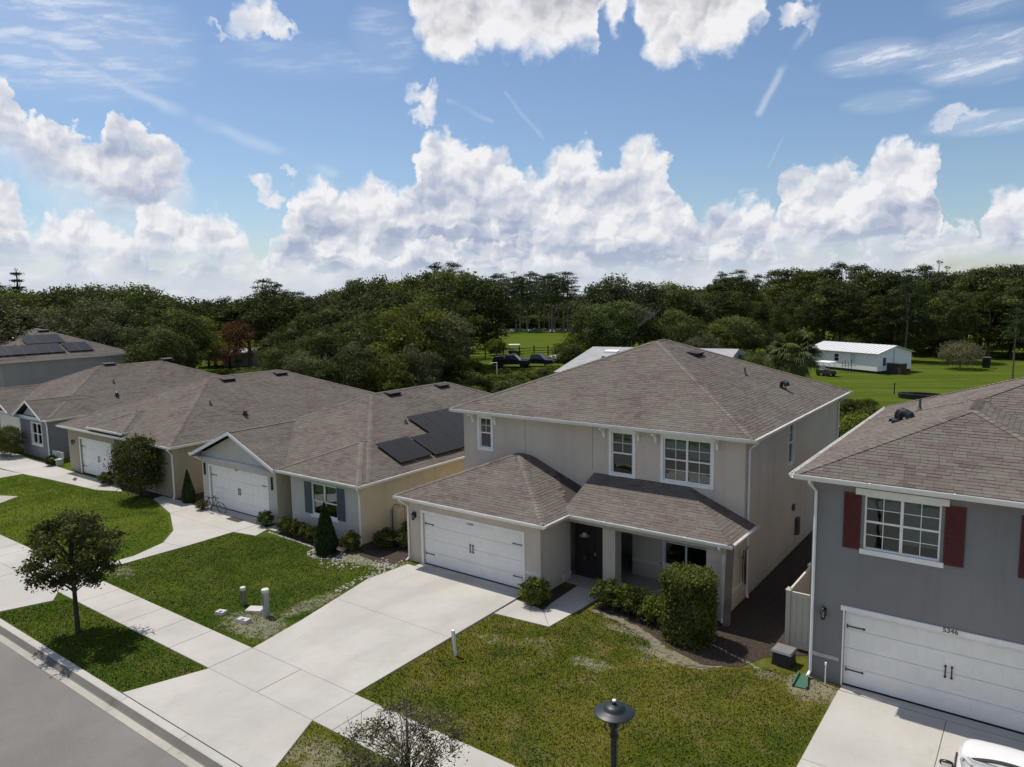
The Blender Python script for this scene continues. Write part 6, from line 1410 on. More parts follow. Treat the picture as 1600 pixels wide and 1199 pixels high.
# thickets and shrubs
VS = [small_crown(60+i, 1.5, 2.4, mm, 18, -230, .17, .02, M_BARKD, .05) for i, mm in enumerate((M_LEAF_BRIGHT, M_LEAF_HEDGE, M_LEAF_BRIGHT, M_LEAF_OAK))]
for i, (x, y, h, c) in enumerate(THICKET):
    plant_tree('thicket_shrub', VS[i % 4], x, y, h*1.05, i*47 % 360, 'bright green rambling shrub of the thicket beyond the rooftops', 'shrub', 'shrubs of the thicket beyond the rooftops', wide=1.35)
for i in range(34):
    f = i/33; plant_tree('brush', VS[(1, 3, 1, 0)[i % 4]], -122+f*42+rt.uniform(-1, 1), 166+f*12+rt.uniform(-3, 6), rt.uniform(2.2, 4.5), i*53 % 360, 'dark bush under the pines at the far side of the green field', 'bush', 'brush along the far side of the field', wide=1.7)
for i in range(26):
    x = -62 + i*1.55 + rt.uniform(-.8, .8); y = 31+rt.uniform(-1.5, 3)+max(0, (x+45))*.18
    plant_tree('thicket_shrub', VS[(i*3) % 4], x, y, rt.uniform(1.9, 2.7), i*61 % 360, 'bright green rambling shrub of the thicket beyond the rooftops', 'shrub', 'shrubs of the thicket beyond the rooftops', wide=1.3)
for i, (x, y, h, c) in enumerate(BACKSHRUBS):
    plant_tree('garden_shrub', VS[(1, 0, 3)[i % 3]], x, y, h*.95, i*71 % 360, 'dense green shrub behind the gap between the two storey houses', 'shrub', 'shrubs behind the gap between the houses', wide=1.15)
for i, (x, y, h, c) in enumerate(MARGIN):
    if i >= 19: continue
    if i < 10: lab, g = 'pale green bush at the foot of the right-hand wood', 'bushes at the foot of the right-hand wood'
    elif i < 15: lab, g = 'rounded bush at the edge of the fenced field', 'bushes round the fenced field'
    else: lab, g = 'bush right behind the roof peak of the two storey house', 'bushes behind the roof peak'
    plant_tree('bush', VS[(1, 3, 0)[i % 3]], x, y, h, i*83 % 360, lab, 'bush', g, wide=1.1)
for i, (x, y, h) in enumerate([(18.0, 55.5, 2.2), (19.6, 57.5, 2.8), (20.6, 53, 2.4)]):
    plant_tree('bush', VS[1+i % 3], x, y, h, i*90, 'green bush on the lawn at the right edge, over the grey roof', 'bush', 'bushes at the right edge', wide=1.2)
VG = small_crown(70, 2.6, 3.4, M_LEAF_GREY, 30, -230, .15, .06, M_BARK, .08)
plant_tree('olive_bush', VG, 10.9, 91.2, 3.6, 0, 'round grey-olive bush alone on the mown lawn', 'bush', wide=1.05)
# small plants near the houses
VH = [small_crown(80+i, .5, .8, mm, 14, -170, .075, .0, M_BARKD, .015) for i, mm in enumerate((M_LEAF_BRIGHT, M_LEAF_HEDGE, M_LEAF_HEDGE))]
for i, (x, y, h, w, lab) in enumerate([
    (6.6, -.72, .95, 1.0, 'small round shrub by the right corner of the beige garage'),
    (8.75, .55, .95, 1.0, 'leftmost low shrub of the bed in front of the porch'), (9.35, .62, .85, 1.05, 'second low shrub from the left in the porch bed'),
    (9.95, .5, .95, 1.05, 'third low shrub from the left in the porch bed'), (10.6, .38, .85, 1.1, 'fourth low shrub from the left in the porch bed'), (11.1, .2, .8, 1.0, 'low shrub tucked against the left side of the tall clipped bush'),
    (-8.93, -.55, .75, .9, 'round little shrub by the right corner of the cream garage'), (-2.98, -.55, .85, .9, 'small shrub just right of the conical evergreen')]):
    plant_tree('shrub', VH[i % 2], x, y, h, i*50, lab, 'shrub', wide=w)
for i, (x, y, h) in enumerate([(-2.0, .6, .8), (-1.2, 1.0, .7), (-1.7, 2.0, .9), (-.8, 2.4, .8), (-1.3, 3.4, .9)]):
    plant_tree('shade_plant', VH[1], x, y, h, i*70, 'dark leafy plant in the shade between the cream house and the white garage', 'plant', 'plants in the shade between the two houses', wide=1.3)
for i in range(6):
    plant_tree('hedge_shrub', VH[1], -7.35+i*.55, -.62-.03*i, .72, i*77, 'low clipped shrub of the hedge under the cream house window', 'shrub', 'low hedge under the cream house window', wide=.95)
# tall clipped bush: box-like mass of small leaves
def clipped(seed, w, d, h, n, size, m, taper=.0, rough=.06):
    rng = np.random.default_rng(seed); V = []; T = []
    face = rng.integers(0, 5, n); u = rng.uniform(-1, 1, n); v = rng.uniform(-1, 1, n); C = np.zeros((n, 3)); N = np.zeros((n, 3))
    for i in range(n):
        z = (v[i]*.5+.5)
        if face[i] == 4: p = [u[i], v[i], 1.0]; nn = [0, 0, 1]; zz = 1.0; q = (u[i], v[i])
        else:
            a = face[i]; s = 1 if a % 2 == 0 else -1; q = (s, u[i]) if a < 2 else (u[i], s); zz = z; nn = [s, 0, 0] if a < 2 else [0, s, 0]
        rr = (abs(q[0])**2.6+abs(q[1])**2.6)**(1/2.6); k = 1/max(rr, .5) if max(abs(q[0]), abs(q[1])) > .9 else 1
        tp = 1-taper*zz; drop = 0.12*(max(0, abs(q[0])-.6)+max(0, abs(q[1])-.6)) if face[i] == 4 else 0
        C[i] = [q[0]*k*w/2*tp, q[1]*k*d/2*tp, zz*h-drop*h*.3]; N[i] = nn
    C += rng.normal(size=(n, 3))*rough - N*(rng.random(n)**2*.18)[:, None]
    lump = np.sin(C[:, 0]*5+seed)*np.cos(C[:, 1]*6)*np.sin(C[:, 2]*4.2); C += N*(lump*.07)[:, None]
    nr = N + rng.normal(size=(n, 3))*.8 + [0, 0, .3]; nr /= np.linalg.norm(nr, axis=1)[:, None]
    a = np.cross(nr, rng.normal(size=(n, 3))); a /= np.linalg.norm(a, axis=1)[:, None]; b = np.cross(nr, a); s = size*(.6+.8*rng.random(n))[:, None]
    V = np.stack([C-a*s*.5, C-b*s*.3, C+a*s*.5, C+b*s*.3], 1).reshape(-1, 3)
    T = np.clip(.35+lump*.35+rng.random(n)*.5, 0, 1)
    return mesh_np('foliage', V, np.arange(len(V)).reshape(-1, 4), m, T)
t = thing('clipped_bush', 'tall boxy clipped bush at the right end of the porch', 'bush', (12.0, -.15, 0)); o = link('foliage', clipped(5, 1.5, 1.35, 2.12, 15000, .085, M_LEAF_HEDGE), t); mb = MB(); mb.tube([(0, 0, -.1), (0, 0, 1.6)], [.06, .03], 6); mb.lathe([(0, .12), (.5, .15), (.56, 1.0), (.45, 1.85), (0, 1.9)], (0, 0, 0), 12); link('stems', mb.mesh('stems', M_SHADOWWOOD if False else M_BARKD), t)
# conical evergreen
def cone(seed, r, h, n, size, m):
    rng = np.random.default_rng(seed); z = rng.random(n)**1.25; a = rng.random(n)*6.283; rad = r*np.sin(np.clip(z*1.0+.10, 0, 1)*0+1)*np.where(z < .22, .72+z*1.27, 1)*(1-np.clip(z-.18, 0, 1)/.82)**.8*(.84+.22*rng.random(n)) 
    C = np.stack([np.cos(a)*rad, np.sin(a)*rad, z*h], 1); N = np.stack([np.cos(a), np.sin(a), np.full(n, .3)], 1); nr = N + rng.normal(size=(n, 3))*.5; nr /= np.linalg.norm(nr, axis=1)[:, None]
    b = np.cross(nr, [0, 0, 1]); b /= np.linalg.norm(b, axis=1)[:, None]; u = np.cross(b, nr); s = size*(.6+.8*rng.random(n))[:, None]
    V = np.stack([C-u*s*.6, C-b*s*.25, C+u*s*.7, C+b*s*.25], 1).reshape(-1, 3); return mesh_np('foliage', V, np.arange(len(V)).reshape(-1, 4), m, rng.random(n))
def cone_thing(x, y, r, h, lab, seed, m=M_LEAF_DARK):
    t = thing('conical_evergreen', lab, 'evergreen', (x, y, 0)); link('foliage', cone(seed, r, h, 6000, .09, m), t); mb = MB(); mb.tube([(0, 0, -.1), (0, 0, h*.8)], [.07, .02], 6); link('trunk', mb.mesh('trunk', M_BARKD), t)
cone_thing(-3.62, -1.35, .60, 2.15, 'conical dark evergreen in a ring of white stones', 3)
cone_thing(-15.9, -.35, .42, 1.75, 'narrow conical evergreen between the tan and the cream house', 4)
# large leafy shrub before the tan house
VL = small_crown(91, 1.75, 3.3, M_LEAF_STREET, 34, -330, .12, .02, M_BARKD, .05)
plant_tree('leafy_shrub', VL, -19.1, -1.25, 3.6, 0, 'large bronze-green shrub in front of the tan house', 'shrub', wide=.80)
for i, (x, y, h, lab) in enumerate([(-37.6, -.9, 2.3, 'upright bronze-green shrub under the blue-grey house gable'), (-38.9, -1.3, 1.5, 'dark round shrub at the far left by the pale driveway')]):
    plant_tree('leafy_shrub', VL, x, y, h, i*120+40, lab, 'shrub', wide=.8+.3*i)
for i, (x, y, h, lab) in enumerate([(-32.0, -.55, .75, 'small dark shrub at the corner of the blue-grey house'), (-23.6, -.95, .8, 'tiny dark shrub beside the tan house garage door'), (-14.0, -.75, .55, 'little dark shrub left of the cream garage door')]):
    plant_tree('shrub', VH[1], x, y, h, i*60, lab, 'shrub')
# street tree on the verge
def street_tree(name, x, y, H, crownR, zlo, seed, m, label, per, size, cl, twigs=0, trunkr=.07, hang=.3, cx=0, cy=0, barkm=M_BARKD):
    rnd = random.Random(seed); blobs = []; zc = (H+zlo)/2; rz = (H-zlo)/2
    for i in range(cl):
        a = i*2.399+rnd.uniform(-.4, .4); v = 1-2*(i+.5)/cl; rr = math.sqrt(max(0, 1-v*v*.8)); k = rnd.uniform(.45, .9); br = crownR*rnd.uniform(.17, .30)
        blobs.append((cx+math.cos(a)*rr*crownR*k, cy+math.sin(a)*rr*crownR*k, zc+v*rz*.85, br, br*.8))
    t = thing(name, label, 'tree', (x, y, 0)); link('crown', crown_mesh(seed, blobs, per, size, m, inner=.0, aspect=.5), t)
    mb = MB(); top = Vector((cx*.3, cy*.3, H*.82)); mb.tube([(0, 0, -.1), (0.0, 0, zlo*.9), (cx*.2+.04, cy*.2, (zlo+H)/2), top], [trunkr*1.2, trunkr, trunkr*.75, trunkr*.25], 8)
    for b in blobs:
        e = Vector(b[:3]); s = Vector((0, 0, zlo*.85)).lerp(top, rnd.uniform(.05, .8)*min(1, max(.1, (e.z-zlo*.6)/(H-zlo)))); mid = s.lerp(e, .55)+Vector((0, 0, .10)); mb.tube([s, mid, e], [trunkr*.34, trunkr*.2, .006], 5, caps=False)
        for q in range(3+twigs):
            d = Vector((rnd.uniform(-1, 1), rnd.uniform(-1, 1), rnd.uniform(-.3, 1))).normalized()*b[3]*rnd.uniform(.8, 1.4); mb.tube([e, e+d], [.008, .003], 4, caps=False)
    link('trunk', mb.mesh('trunk', barkm), t); return t
street_tree('street_tree', -4.48, -10.84, 3.95, 1.62, 1.5, 101, M_LEAF_STREET, 'young round-crowned tree on the verge at the left, between kerb and sidewalk', -215, .115, 60, twigs=1)
M_LEAF_GREYS = mat_leaf('sparse_leaf', (0.030, 0.034, 0.018), (0.200, 0.195, 0.115), .25)
ty = street_tree('street_tree', 10.2, -10.6, 2.05, 1.35, .35, 107, M_LEAF_GREYS, 'sparse twiggy young tree half out of the bottom edge, beside the sidewalk', -140, .062, 46, twigs=6, trunkr=.05, cx=-.1)
mb = MB(); rnd = random.Random(8)
for k in range(9):       # pale curling bare twigs at its top
    a = rnd.uniform(0, 6.28); l = rnd.uniform(.3, .55); b = Vector((0, 0, 1.75+rnd.uniform(-.3, .3))); mb.tube([b, b+Vector((math.cos(a)*l*.5, math.sin(a)*l*.5, l*.15)), b+Vector((math.cos(a)*l, math.sin(a)*l, l*.35+.05)), b+Vector((math.cos(a)*l*1.1, math.sin(a)*l*1.1, l*.75))], [.014, .011, .008, .004], 5, caps=False)
mb.tube([(0, 0, 1.5), (0, 0, 2.5)], [.03, .008], 6)
link('bare_twigs', mb.mesh('bare_twigs', M_BAREBARK), ty)

# ------------------------------------------------------------------ lawns: real blades where the camera is near
def in_poly(px, py, poly):
    c = np.zeros(len(px), bool); j = len(poly)-1
    for i in range(len(poly)):
        (xi, yi), (xj, yj) = poly[i], poly[j]
        c ^= ((yi > py) != (yj > py)) & (px < (xj-xi)*(py-yi)/(yj-yi+1e-12)+xi); j = i
    return c
LAWNS = [
 ([(5.92, -8.24), (16.44, -8.24), (16.44, -.5), (15.55, -.5), (14.5, -.6), (12.95, -1.8), (12.1, -1.92), (11.3, -1.3), (10.5, -.65), (9.4, -.22), (8.35, -.1), (8.14, -.6), (8.02, -1.95), (5.92, -2.15)], 900),
 ([(5.99, -9.78), (20, -9.78), (20, -11.88), (7.0, -11.88)], 900),
 ([(-8.0, -8.24), (1.25, -8.24), (.9, -6.2), (.43, -4.2), (.02, -2.4), (.15, -.9), (-2.2, -.9), (-3.4, -2.1), (-4.3, -1.3), (-6.4, -1.05), (-8.0, -1.75), (-9.4, -2.1), (-9.4, -4.4), (-9.52, -7.0)], 620),
 ([(-7.6, -9.79), (1.28, -9.79), (.52, -11.88), (-8.4, -11.88), (-7.8, -10.3)], 760),
 ([(-24.2, -8.24), (-10.3, -8.24), (-10.15, -6.3), (-10.75, -4.65), (-12.1, -3.5), (-14.9, -2.1), (-18.2, -1.1), (-21.2, -1.3), (-22.9, -1.95), (-28, -2.35), (-31, -2.65), (-31, -7.4), (-25.2, -4.9)], 330),
 ([(-24, -9.79), (-15, -9.79), (-15, -11.88), (-24, -11.88)], 200),
]
rng = np.random.default_rng(4); PX = []; PY = []
for poly, dens in LAWNS:
    xs_ = [p[0] for p in poly]; ys_ = [p[1] for p in poly]; A = (max(xs_)-min(xs_))*(max(ys_)-min(ys_)); n = int(A*dens)
    x = rng.uniform(min(xs_), max(xs_), n); y = rng.uniform(min(ys_), max(ys_), n)
    k = in_poly(x, y, poly)
    # thin and bare places
    f = np.sin(x*1.7+np.sin(y*2.3)*1.3)*np.cos(y*1.9+np.sin(x*1.1)*1.7); k &= rng.random(n) < (.86+.14*f)
    for (sx, sy, rx, ry, kk) in [(-0.1, -7.2, 1.4, .8, .8), (0.1, -5.0, .45, 1.5, .7), (-2.9, -1.3, 1.1, .5, .8), (-1.6, -1.0, 1.2, .5, .9), (7.5, -8.9, 1.2, .7, .6), (7.2, -10.6, 1.0, .6, .7), (8.3, -3.0, .8, .4, .5), (7.0, -3.6, .7, .3, .6), (10.3, -3.2, .7, .35, .7), (11.7, -2.0, .8, .5, .5), (15.9, -1.0, .7, .7, .9), (-9.2, -7.4, 1.4, .6, .6)]:
        dd = np.clip((1-((x-sx)/rx)**2-((y-sy)/ry)**2+1.2)/2.2, 0, 1); nz = .5+.5*np.sin(x*9+np.sin(y*7)*2)*np.cos(y*8+np.sin(x*6)*2); k &= rng.random(n) > kk*.85*dd*(.35+.9*nz)
    PX.append(x[k]); PY.append(y[k])
PX = np.concatenate(PX); PY = np.concatenate(PY); n = len(PX); PX += rng.normal(size=n)*.028; PY += rng.normal(size=n)*.028
h = rng.uniform(.015, .050, n); w = rng.uniform(.009, .020, n); a = rng.uniform(0, 6.283, n); ln = rng.uniform(.0, .05, n); b = rng.uniform(0, 6.283, n)
V = np.zeros((n, 3, 3)); V[:, 0] = np.stack([PX-np.cos(a)*w, PY-np.sin(a)*w, np.full(n, .002)], 1); V[:, 1] = np.stack([PX+np.cos(a)*w, PY+np.sin(a)*w, np.full(n, .002)], 1)
V[:, 2] = np.stack([PX+np.cos(b)*ln, PY+np.sin(b)*ln, h], 1)
o = link('lawn_grass', mesh_np('lawn_grass', V.reshape(-1, 3), np.arange(n*3).reshape(-1, 3), M_BLADE, rng.random(n))); o['kind'] = 'stuff'; o['label'] = 'short green grass of the front lawns and verges'
print('blades', n)
# stones
def stones(name, pts, label, rng, smin=.03, smax=.07, m=M_ROCK):
    mb = MB()
    for (x, y) in pts:
        s = rng.uniform(smin, smax); q = [(s*rng.uniform(.7, 1.1), s*rng.uniform(.6, 1), s*rng.uniform(.4, .7))]
        V = []; sx, sy, sz = q[0]; an = rng.uniform(0, 3.14)
        for k in range(6):
            t = k*math.pi/3; V.append((math.cos(t+an)*sx*rng.uniform(.8, 1.1), math.sin(t+an)*sy*rng.uniform(.8, 1.1)))
        mb.face([(x+a*.6, y+b*.6, sz) for a, b in V])
        for k in range(6):
            a, b = V[k], V[(k+1) % 6]; mb.face([(x+a[0], y+a[1], 0), (x+b[0], y+b[1], 0), (x+b[0]*.6, y+b[1]*.6, sz), (x+a[0]*.6, y+a[1]*.6, sz)])
    o = single(name, mb, m, label, None, kind='stuff'); return o
P = []
for i in range(190):
    t = rng.random(); P.append((-.1+.25*rng.normal()*.5, -.9-3.0*t+rng.normal()*.1)) if rng.random() < .45 else P.append((-.5+rng.normal()*.35, -1.0+rng.normal()*.25))
for i in range(120): P.append((-2.2+rng.normal()*.6, -1.6+rng.normal()*.35))
stones('garden_stones', P, 'scattered pale stones along the left edge of the driveway', rng)
P = []
for i in range(46): a = i/46*6.283; P.append((-3.62+math.cos(a)*.78, -1.45+math.sin(a)*.62))
for i in range(60): a = rng.uniform(2.4, 5); rr = rng.uniform(.45, .75); P.append((-3.62+math.cos(a)*rr, -1.45+math.sin(a)*rr*.85))
for i in range(90): t = i/90; P.append((-8.0+t*4.0, -1.02-.25*t+rng.normal()*.02))
stones('edging_stones', P, 'white stones edging the bed of the cream house', rng, .035, .065)
P = [(12.6+i*.03, -.05-i*.012+rng.normal()*.03) for i in range(60)]
stones('bed_stones', P, 'line of pale pebbles in the dark bed by the tall clipped bush', rng, .02, .04)

# ------------------------------------------------------------------ street furniture and small things
t = thing('street_lamp', 'black post lamp with wide round hood on the verge, bottom centre', 'street lamp', (15.42, -11.25, 0))
LX, LY, LZ = 15.42, -11.25, 4.24
mb = MB(); mb.lathe([(.0, .0), (.19, 0), (.17, .10), (.11, .16), (.10, .5), (.075, .56), (.062, .62), (.055, LZ-.46), (.075, LZ-.44), (.075, LZ-.40), (.06, LZ-.36), (.06, LZ-.28)], (LX, LY, 0), 16); part('post', mb, M_LAMP if False else M_BLACK, t, smooth=True)
M_LAMP = mat('lamp_green_black', (0.012, 0.020, 0.022), 0.45, 0.4)
mb = MB(); mb.lathe([(.0, .155), (.025, .15), (.035, .115), (.02, .105), (.06, .10), (.11, .088), (.155, .055), (.165, .03), (.20, .018), (.305, -.012), (.318, -.022), (.31, -.034), (.20, -.01), (0, .0)], (LX, LY, LZ), 40); hood = part('hood', mb, M_LAMP, t, smooth=True)
mb = MB(); mb.lathe([(.0, .185), (.028, .18), (.034, .165), (.026, .15), (.0, .15)], (LX, LY, LZ), 14); part('finial', mb, M_GUTW, hood, smooth=True)
mb = MB(); mb.lathe([(.0, -.03), (.075, -.03), (.095, -.10), (.095, -.24), (.06, -.30), (.0, -.30)], (LX, LY, LZ), 18); part('lamp_housing', mb, M_BLACK, t, smooth=True)
mb = MB()
for a0 in (_yaw, _yaw+math.pi, _yaw+math.pi/2, _yaw-math.pi/2):
    P = []
    for k in range(13):
        f = k/12*math.pi*1.5 - math.pi*.5; P.append((LX+math.cos(a0)*(.10+.05*math.cos(f)), LY+math.sin(a0)*(.10+.05*math.cos(f)), LZ-.25+.07*math.sin(f)))
    mb.tube(P, .010, 6)
part('scroll_arm', mb, M_BLACK, t)

def bollard(x, y, h, r, m, label):
    t = thing('utility_pedestal', label, 'pedestal', (x, y, 0)); mb = MB()
    mb.lathe([(r, 0), (r, h-.1)], (x, y, 0), 20); part('shell', mb, m, t, smooth=True)
    mb = MB(); mb.lathe([(r+.012, h-.12), (r+.012, h-.015), (r-.01, h), (.0, h+.006)], (x, y, 0), 20); part('cap', mb, M_PEDCAP, t, smooth=False)
    mb = MB(); a = _yaw-math.pi/2-.5; px, py = x+math.cos(a)*(r+.003), y+math.sin(a)*(r+.003); tx, ty = -math.sin(a), math.cos(a)
    mb.face([(px-tx*.022, py-ty*.022, h*.45), (px+tx*.022, py+ty*.022, h*.45), (px+tx*.022, py+ty*.022, h*.82), (px-tx*.022, py-ty*.022, h*.82)]); part('warning_label', mb, M_PIPE, t)
M_PEDCAP = mat('pedestal_cap', (0.52, 0.54, 0.46), 0.6); M_PED1 = mat('pedestal_green', (0.14, 0.17, 0.13), 0.6); M_PED2 = mat('pedestal_grey', (0.33, 0.36, 0.31), 0.6)
bollard(-1.84, -6.49, .66, .085, M_PED1, 'shorter dark green utility pedestal with pale cap in the lawn')
bollard(-.40, -6.58, .95, .115, M_PED2, 'taller grey-green utility pedestal in the lawn by the driveway')
def lid(x, y, w, d, h, label, rz, hole=True):
    t = thing('meter_cover', label, 'cover', (x, y, 0), rz); mb = MB(); mb.hexa([(-w/2, -d/2, -.02), (w/2, -d/2, -.02), (w/2, d/2, -.02), (-w/2, d/2, -.02), (-w/2+.03, -d/2+.03, h), (w/2-.03, -d/2+.03, h), (w/2-.03, d/2-.03, h), (-w/2+.03, d/2-.03, h)])
    part('box', mb, M_LID, t, local=True)
    if hole: mb = MB(); mb.lathe([(.055, h), (.055, h+.006), (0, h+.007)], (0.02, -.05, 0), 12, 1.3); part('reader', mb, M_PIPE, t, local=True)
M_LID = mat('meter_lid', (0.46, 0.43, 0.41), 0.7, var=.08)
lid(-1.85, -7.36, .38, .30, .10, 'white meter cover nearest the sidewalk, left of the other', .3)
lid(-.62, -7.32, .50, .28, .12, 'white meter cover with dark round reader, near the driveway', .2)
lid(-1.15, -6.5, .62, .46, .05, 'flat square concrete cover between the two pedestals', .5, False)
# yard sign post
t = thing('sign_post', 'short white post standing in the lawn right of the driveway', 'post', (6.74, -5.07, 0)); mb = MB(); mb.hexa([(6.71, -5.10, -.05), (6.77, -5.10, -.05), (6.77, -5.04, -.05), (6.71, -5.04, -.05), (6.62, -5.12, .78), (6.70, -5.12, .78), (6.70, -5.03, .78), (6.62, -5.03, .78)]); part('post', mb, M_GUTW, t)
# utility box, splash block
t = thing('utility_box', 'dark square utility box with pale lid beside the slate grey house', 'utility box', (14.86, -.05, 0), R(-4))
mb = MB(); mb.hexa([(-.27, -.25, -.02), (.27, -.25, -.02), (.27, .25, -.02), (-.27, .25, -.02), (-.24, -.22, .40), (.24, -.22, .40), (.24, .22, .40), (-.24, .22, .40)]); part('box', mb, M_UBOX if False else M_VENT, t, local=True)
mb = MB(); mb.hexa([(-.30, -.28, .40), (.30, -.28, .40), (.30, .28, .40), (-.30, .28, .40), (-.27, -.25, .455), (.27, -.25, .455), (.27, .25, .455), (-.27, .25, .455)]); part('lid', mb, M_UL, t, local=True) if False else None
M_UL = mat('box_lid', (0.17, 0.165, 0.17), 0.7, var=.08); part('lid', mb, M_UL, t, local=True)
t = thing('splash_block', 'green splash block under the downspout of the slate grey house', 'splash block', (15.55, -.75, 0), R(8)); mb = MB()
mb.hexa([(-.18, -.42, 0), (.18, -.42, 0), (.11, .30, 0), (-.11, .30, 0), (-.18, -.42, .03), (.18, -.42, .03), (.11, .30, .05), (-.11, .30, .05)])
for s in (-1, 1): mb.hexa([(s*.18-.02, -.42, 0), (s*.18+.02, -.42, 0), (s*.11+.02, .30, 0), (s*.11-.02, .30, 0), (s*.18-.02, -.42, .09), (s*.18+.02, -.42, .09), (s*.11+.02, .30, .13), (s*.11-.02, .30, .13)])
part('block', mb, mat('green_plastic', (0.05, 0.13, 0.09), .5), t, local=True)
# vinyl fence between the two storey houses
t = thing('vinyl_fence', 'almond vinyl fence with open top between the two storey houses', 'fence', (15.0, 1.2, 0))
mb = MB()
def post(x, y):
    p = MB(); p.box(x-.065, x+.065, y-.065, y+.065, -.1, 1.82); p.hexa([(x-.085, y-.085, 1.82), (x+.085, y-.085, 1.82), (x+.085, y+.085, 1.82), (x-.085, y+.085, 1.82), (x-.02, y-.02, 1.90), (x+.02, y-.02, 1.90), (x+.02, y+.02, 1.90), (x-.02, y+.02, 1.90)]); part('post', p, M_FENCE, t)
for p in ((14.66, 1.0), (15.48, 1.0), (14.66, 3.4), (14.66, 5.8)): post(*p)
def run(a, b):
    A = Vector((*a, 0)); B = Vector((*b, 0)); d = (B-A).normalized(); n = int((B-A).length/.15); nn = Vector((-d.y, d.x, 0))
    for z0, z1 in ((.06, .18), (1.66, 1.78)):
        q = MB(); h = .03; q.hexa([A-nn*h+Vector((0, 0, z0)), B-nn*h+Vector((0, 0, z0)), B+nn*h+Vector((0, 0, z0)), A+nn*h+Vector((0, 0, z0)), A-nn*h+Vector((0, 0, z1)), B-nn*h+Vector((0, 0, z1)), B+nn*h+Vector((0, 0, z1)), A+nn*h+Vector((0, 0, z1))]); part('rail', q, M_FENCE, t)
    for i in range(n):
        a0 = A+(B-A)*(i/n)+d*.003; b0 = A+(B-A)*((i+1)/n)-d*.003; q = MB(); h = .012; z0, z1 = .185, 1.655
        q.hexa([a0-nn*h+Vector((0, 0, z0)), b0-nn*h+Vector((0, 0, z0)), b0+nn*h+Vector((0, 0, z0)), a0+nn*h+Vector((0, 0, z0)), a0-nn*h+Vector((0, 0, z1)), b0-nn*h+Vector((0, 0, z1)), b0+nn*h+Vector((0, 0, z1)), a0+nn*h+Vector((0, 0, z1))]); part('board', q, M_FENCE, t)
run((14.73, 1.0), (15.41, 1.0)); run((14.66, 1.07), (14.66, 3.33)); run((14.66, 3.47), (14.66, 5.73))
# things hanging in the porch
t = thing('hanging_planter', 'pale hat-shaped hanging ornament with trailing cords in the dark porch', 'hanging ornament', (6.95, 2.1, 1.9)); mb = MB()
mb.lathe([(.0, .12), (.08, .10), (.10, .02), (.20, .0), (.19, -.02), (0, -.01)], (6.95, 2.1, 1.75), 14); part('shade', mb, M_FENCE, t); mb = MB(); mb.tube([(6.95, 2.1, 1.87), (6.95, 2.1, 2.44)], .006, 5)
for dx in (-.07, 0.0, .06): mb.tube([(6.95+dx, 2.1, 1.75), (6.95+dx*.6, 2.1, 1.0)], .012, 5)
part('cord', mb, M_BLACK, t); mb = MB(); mb.lathe([(.0, -.12), (.10, -.1), (.12, 0), (.08, .08), (0, .1)], (6.97, 2.1, .92), 10); part('pot', mb, M_BARKD, t)
t = thing('house_flag', 'furled red and white flag on the side of the porch', 'flag', (12.5, 3.3, 1.2)); mb = MB(); mb.tube([(12.40, 3.42, 1.55), (12.72, 3.15, 2.15)], .014, 6); part('pole', mb, M_BLACK, t)
for k, mm in enumerate(('r', 'w', 'r')):
    mb = MB(); x = 12.60-k*.045; mb.tube([(x, 3.25+k*.04, 1.92), (x-.02, 3.27+k*.04, 1.3), (x, 3.25+k*.04, .75)], [.02, .045, .03], 6); part('cloth', mb, M_FLAGR if False else (M_RED if mm == 'r' else M_CURT), t)
# bicycle by the cream garage
def bicycle():
    t = thing('bicycle', 'black bicycle lying against the left of the cream garage door', 'bicycle', (-13.1, -.55, 0), R(12)); 
    def wheel(cx):
        mb = MB(); mb.tube([(cx+.32*math.cos(a), 0, .33+.32*math.sin(a)) for a in [k*math.pi/10 for k in range(21)]], .018, 6, caps=False); w = part('wheel', mb, M_BLACK, t, local=True)
        sp = MB()
        for k in range(8): sp.tube([(cx, 0, .33), (cx+.31*math.cos(k*.785), 0, .33+.31*math.sin(k*.785))], .003, 4)
        part('spokes', sp, M_ALU, w, local=True)
    wheel(-.5); wheel(.52)
    mb = MB(); bb = (-.08, 0, .3); st = (-.2, 0, .82); hd = (.33, 0, .78)
    for a, b in ((bb, st), (bb, hd), (st, hd), (bb, (-.5, 0, .33)), (st, (-.5, 0, .33)), (hd, (.52, 0, .33)), (hd, (.30, 0, .98))): mb.tube([a, b], .016, 6)
    part('frame', mb, M_BLACK, t, local=True)
    mb = MB(); mb.tube([(.25, -.28, 1.02), (.33, -.1, .98), (.33, .1, .98), (.25, .28, 1.02)], .013, 6); part('handlebar', mb, M_BLACK, t, local=True)
    mb = MB(); mb.hexa([(-.34, -.07, .86), (-.08, -.025, .86), (-.08, .025, .86), (-.34, .07, .86), (-.34, -.07, .90), (-.08, -.025, .90), (-.08, .025, .90), (-.34, .07, .90)]); part('saddle', mb, M_BLACK, t, local=True)
    t.rotation_euler = (R(16), 0, R(10))
bicycle()
t = thing('door_mat', 'flat dark mat on the apron before the cream garage door', 'mat', (-10.9, -.9, 0)); mb = MB(); mb.box(-11.5, -10.5, -1.0, -.62, .028, .045); part('mat', mb, M_VENT, t)
t = thing('garden_chair', 'low pale green bench in the shade by the blue-grey house', 'bench', (-32.2, -.3, 0)); mb = MB(); mb.box(-33.0, -31.4, -.5, -.05, .38, .44); mb.box(-33.0, -31.4, -.05, 0, .44, .85); part('seat', mb, M_GABLE, t)
for x in (-32.9, -31.5): mb = MB(); mb.box(x-.04, x+.04, -.48, -.05, 0, .38); part('leg', mb, M_GABLE, t)
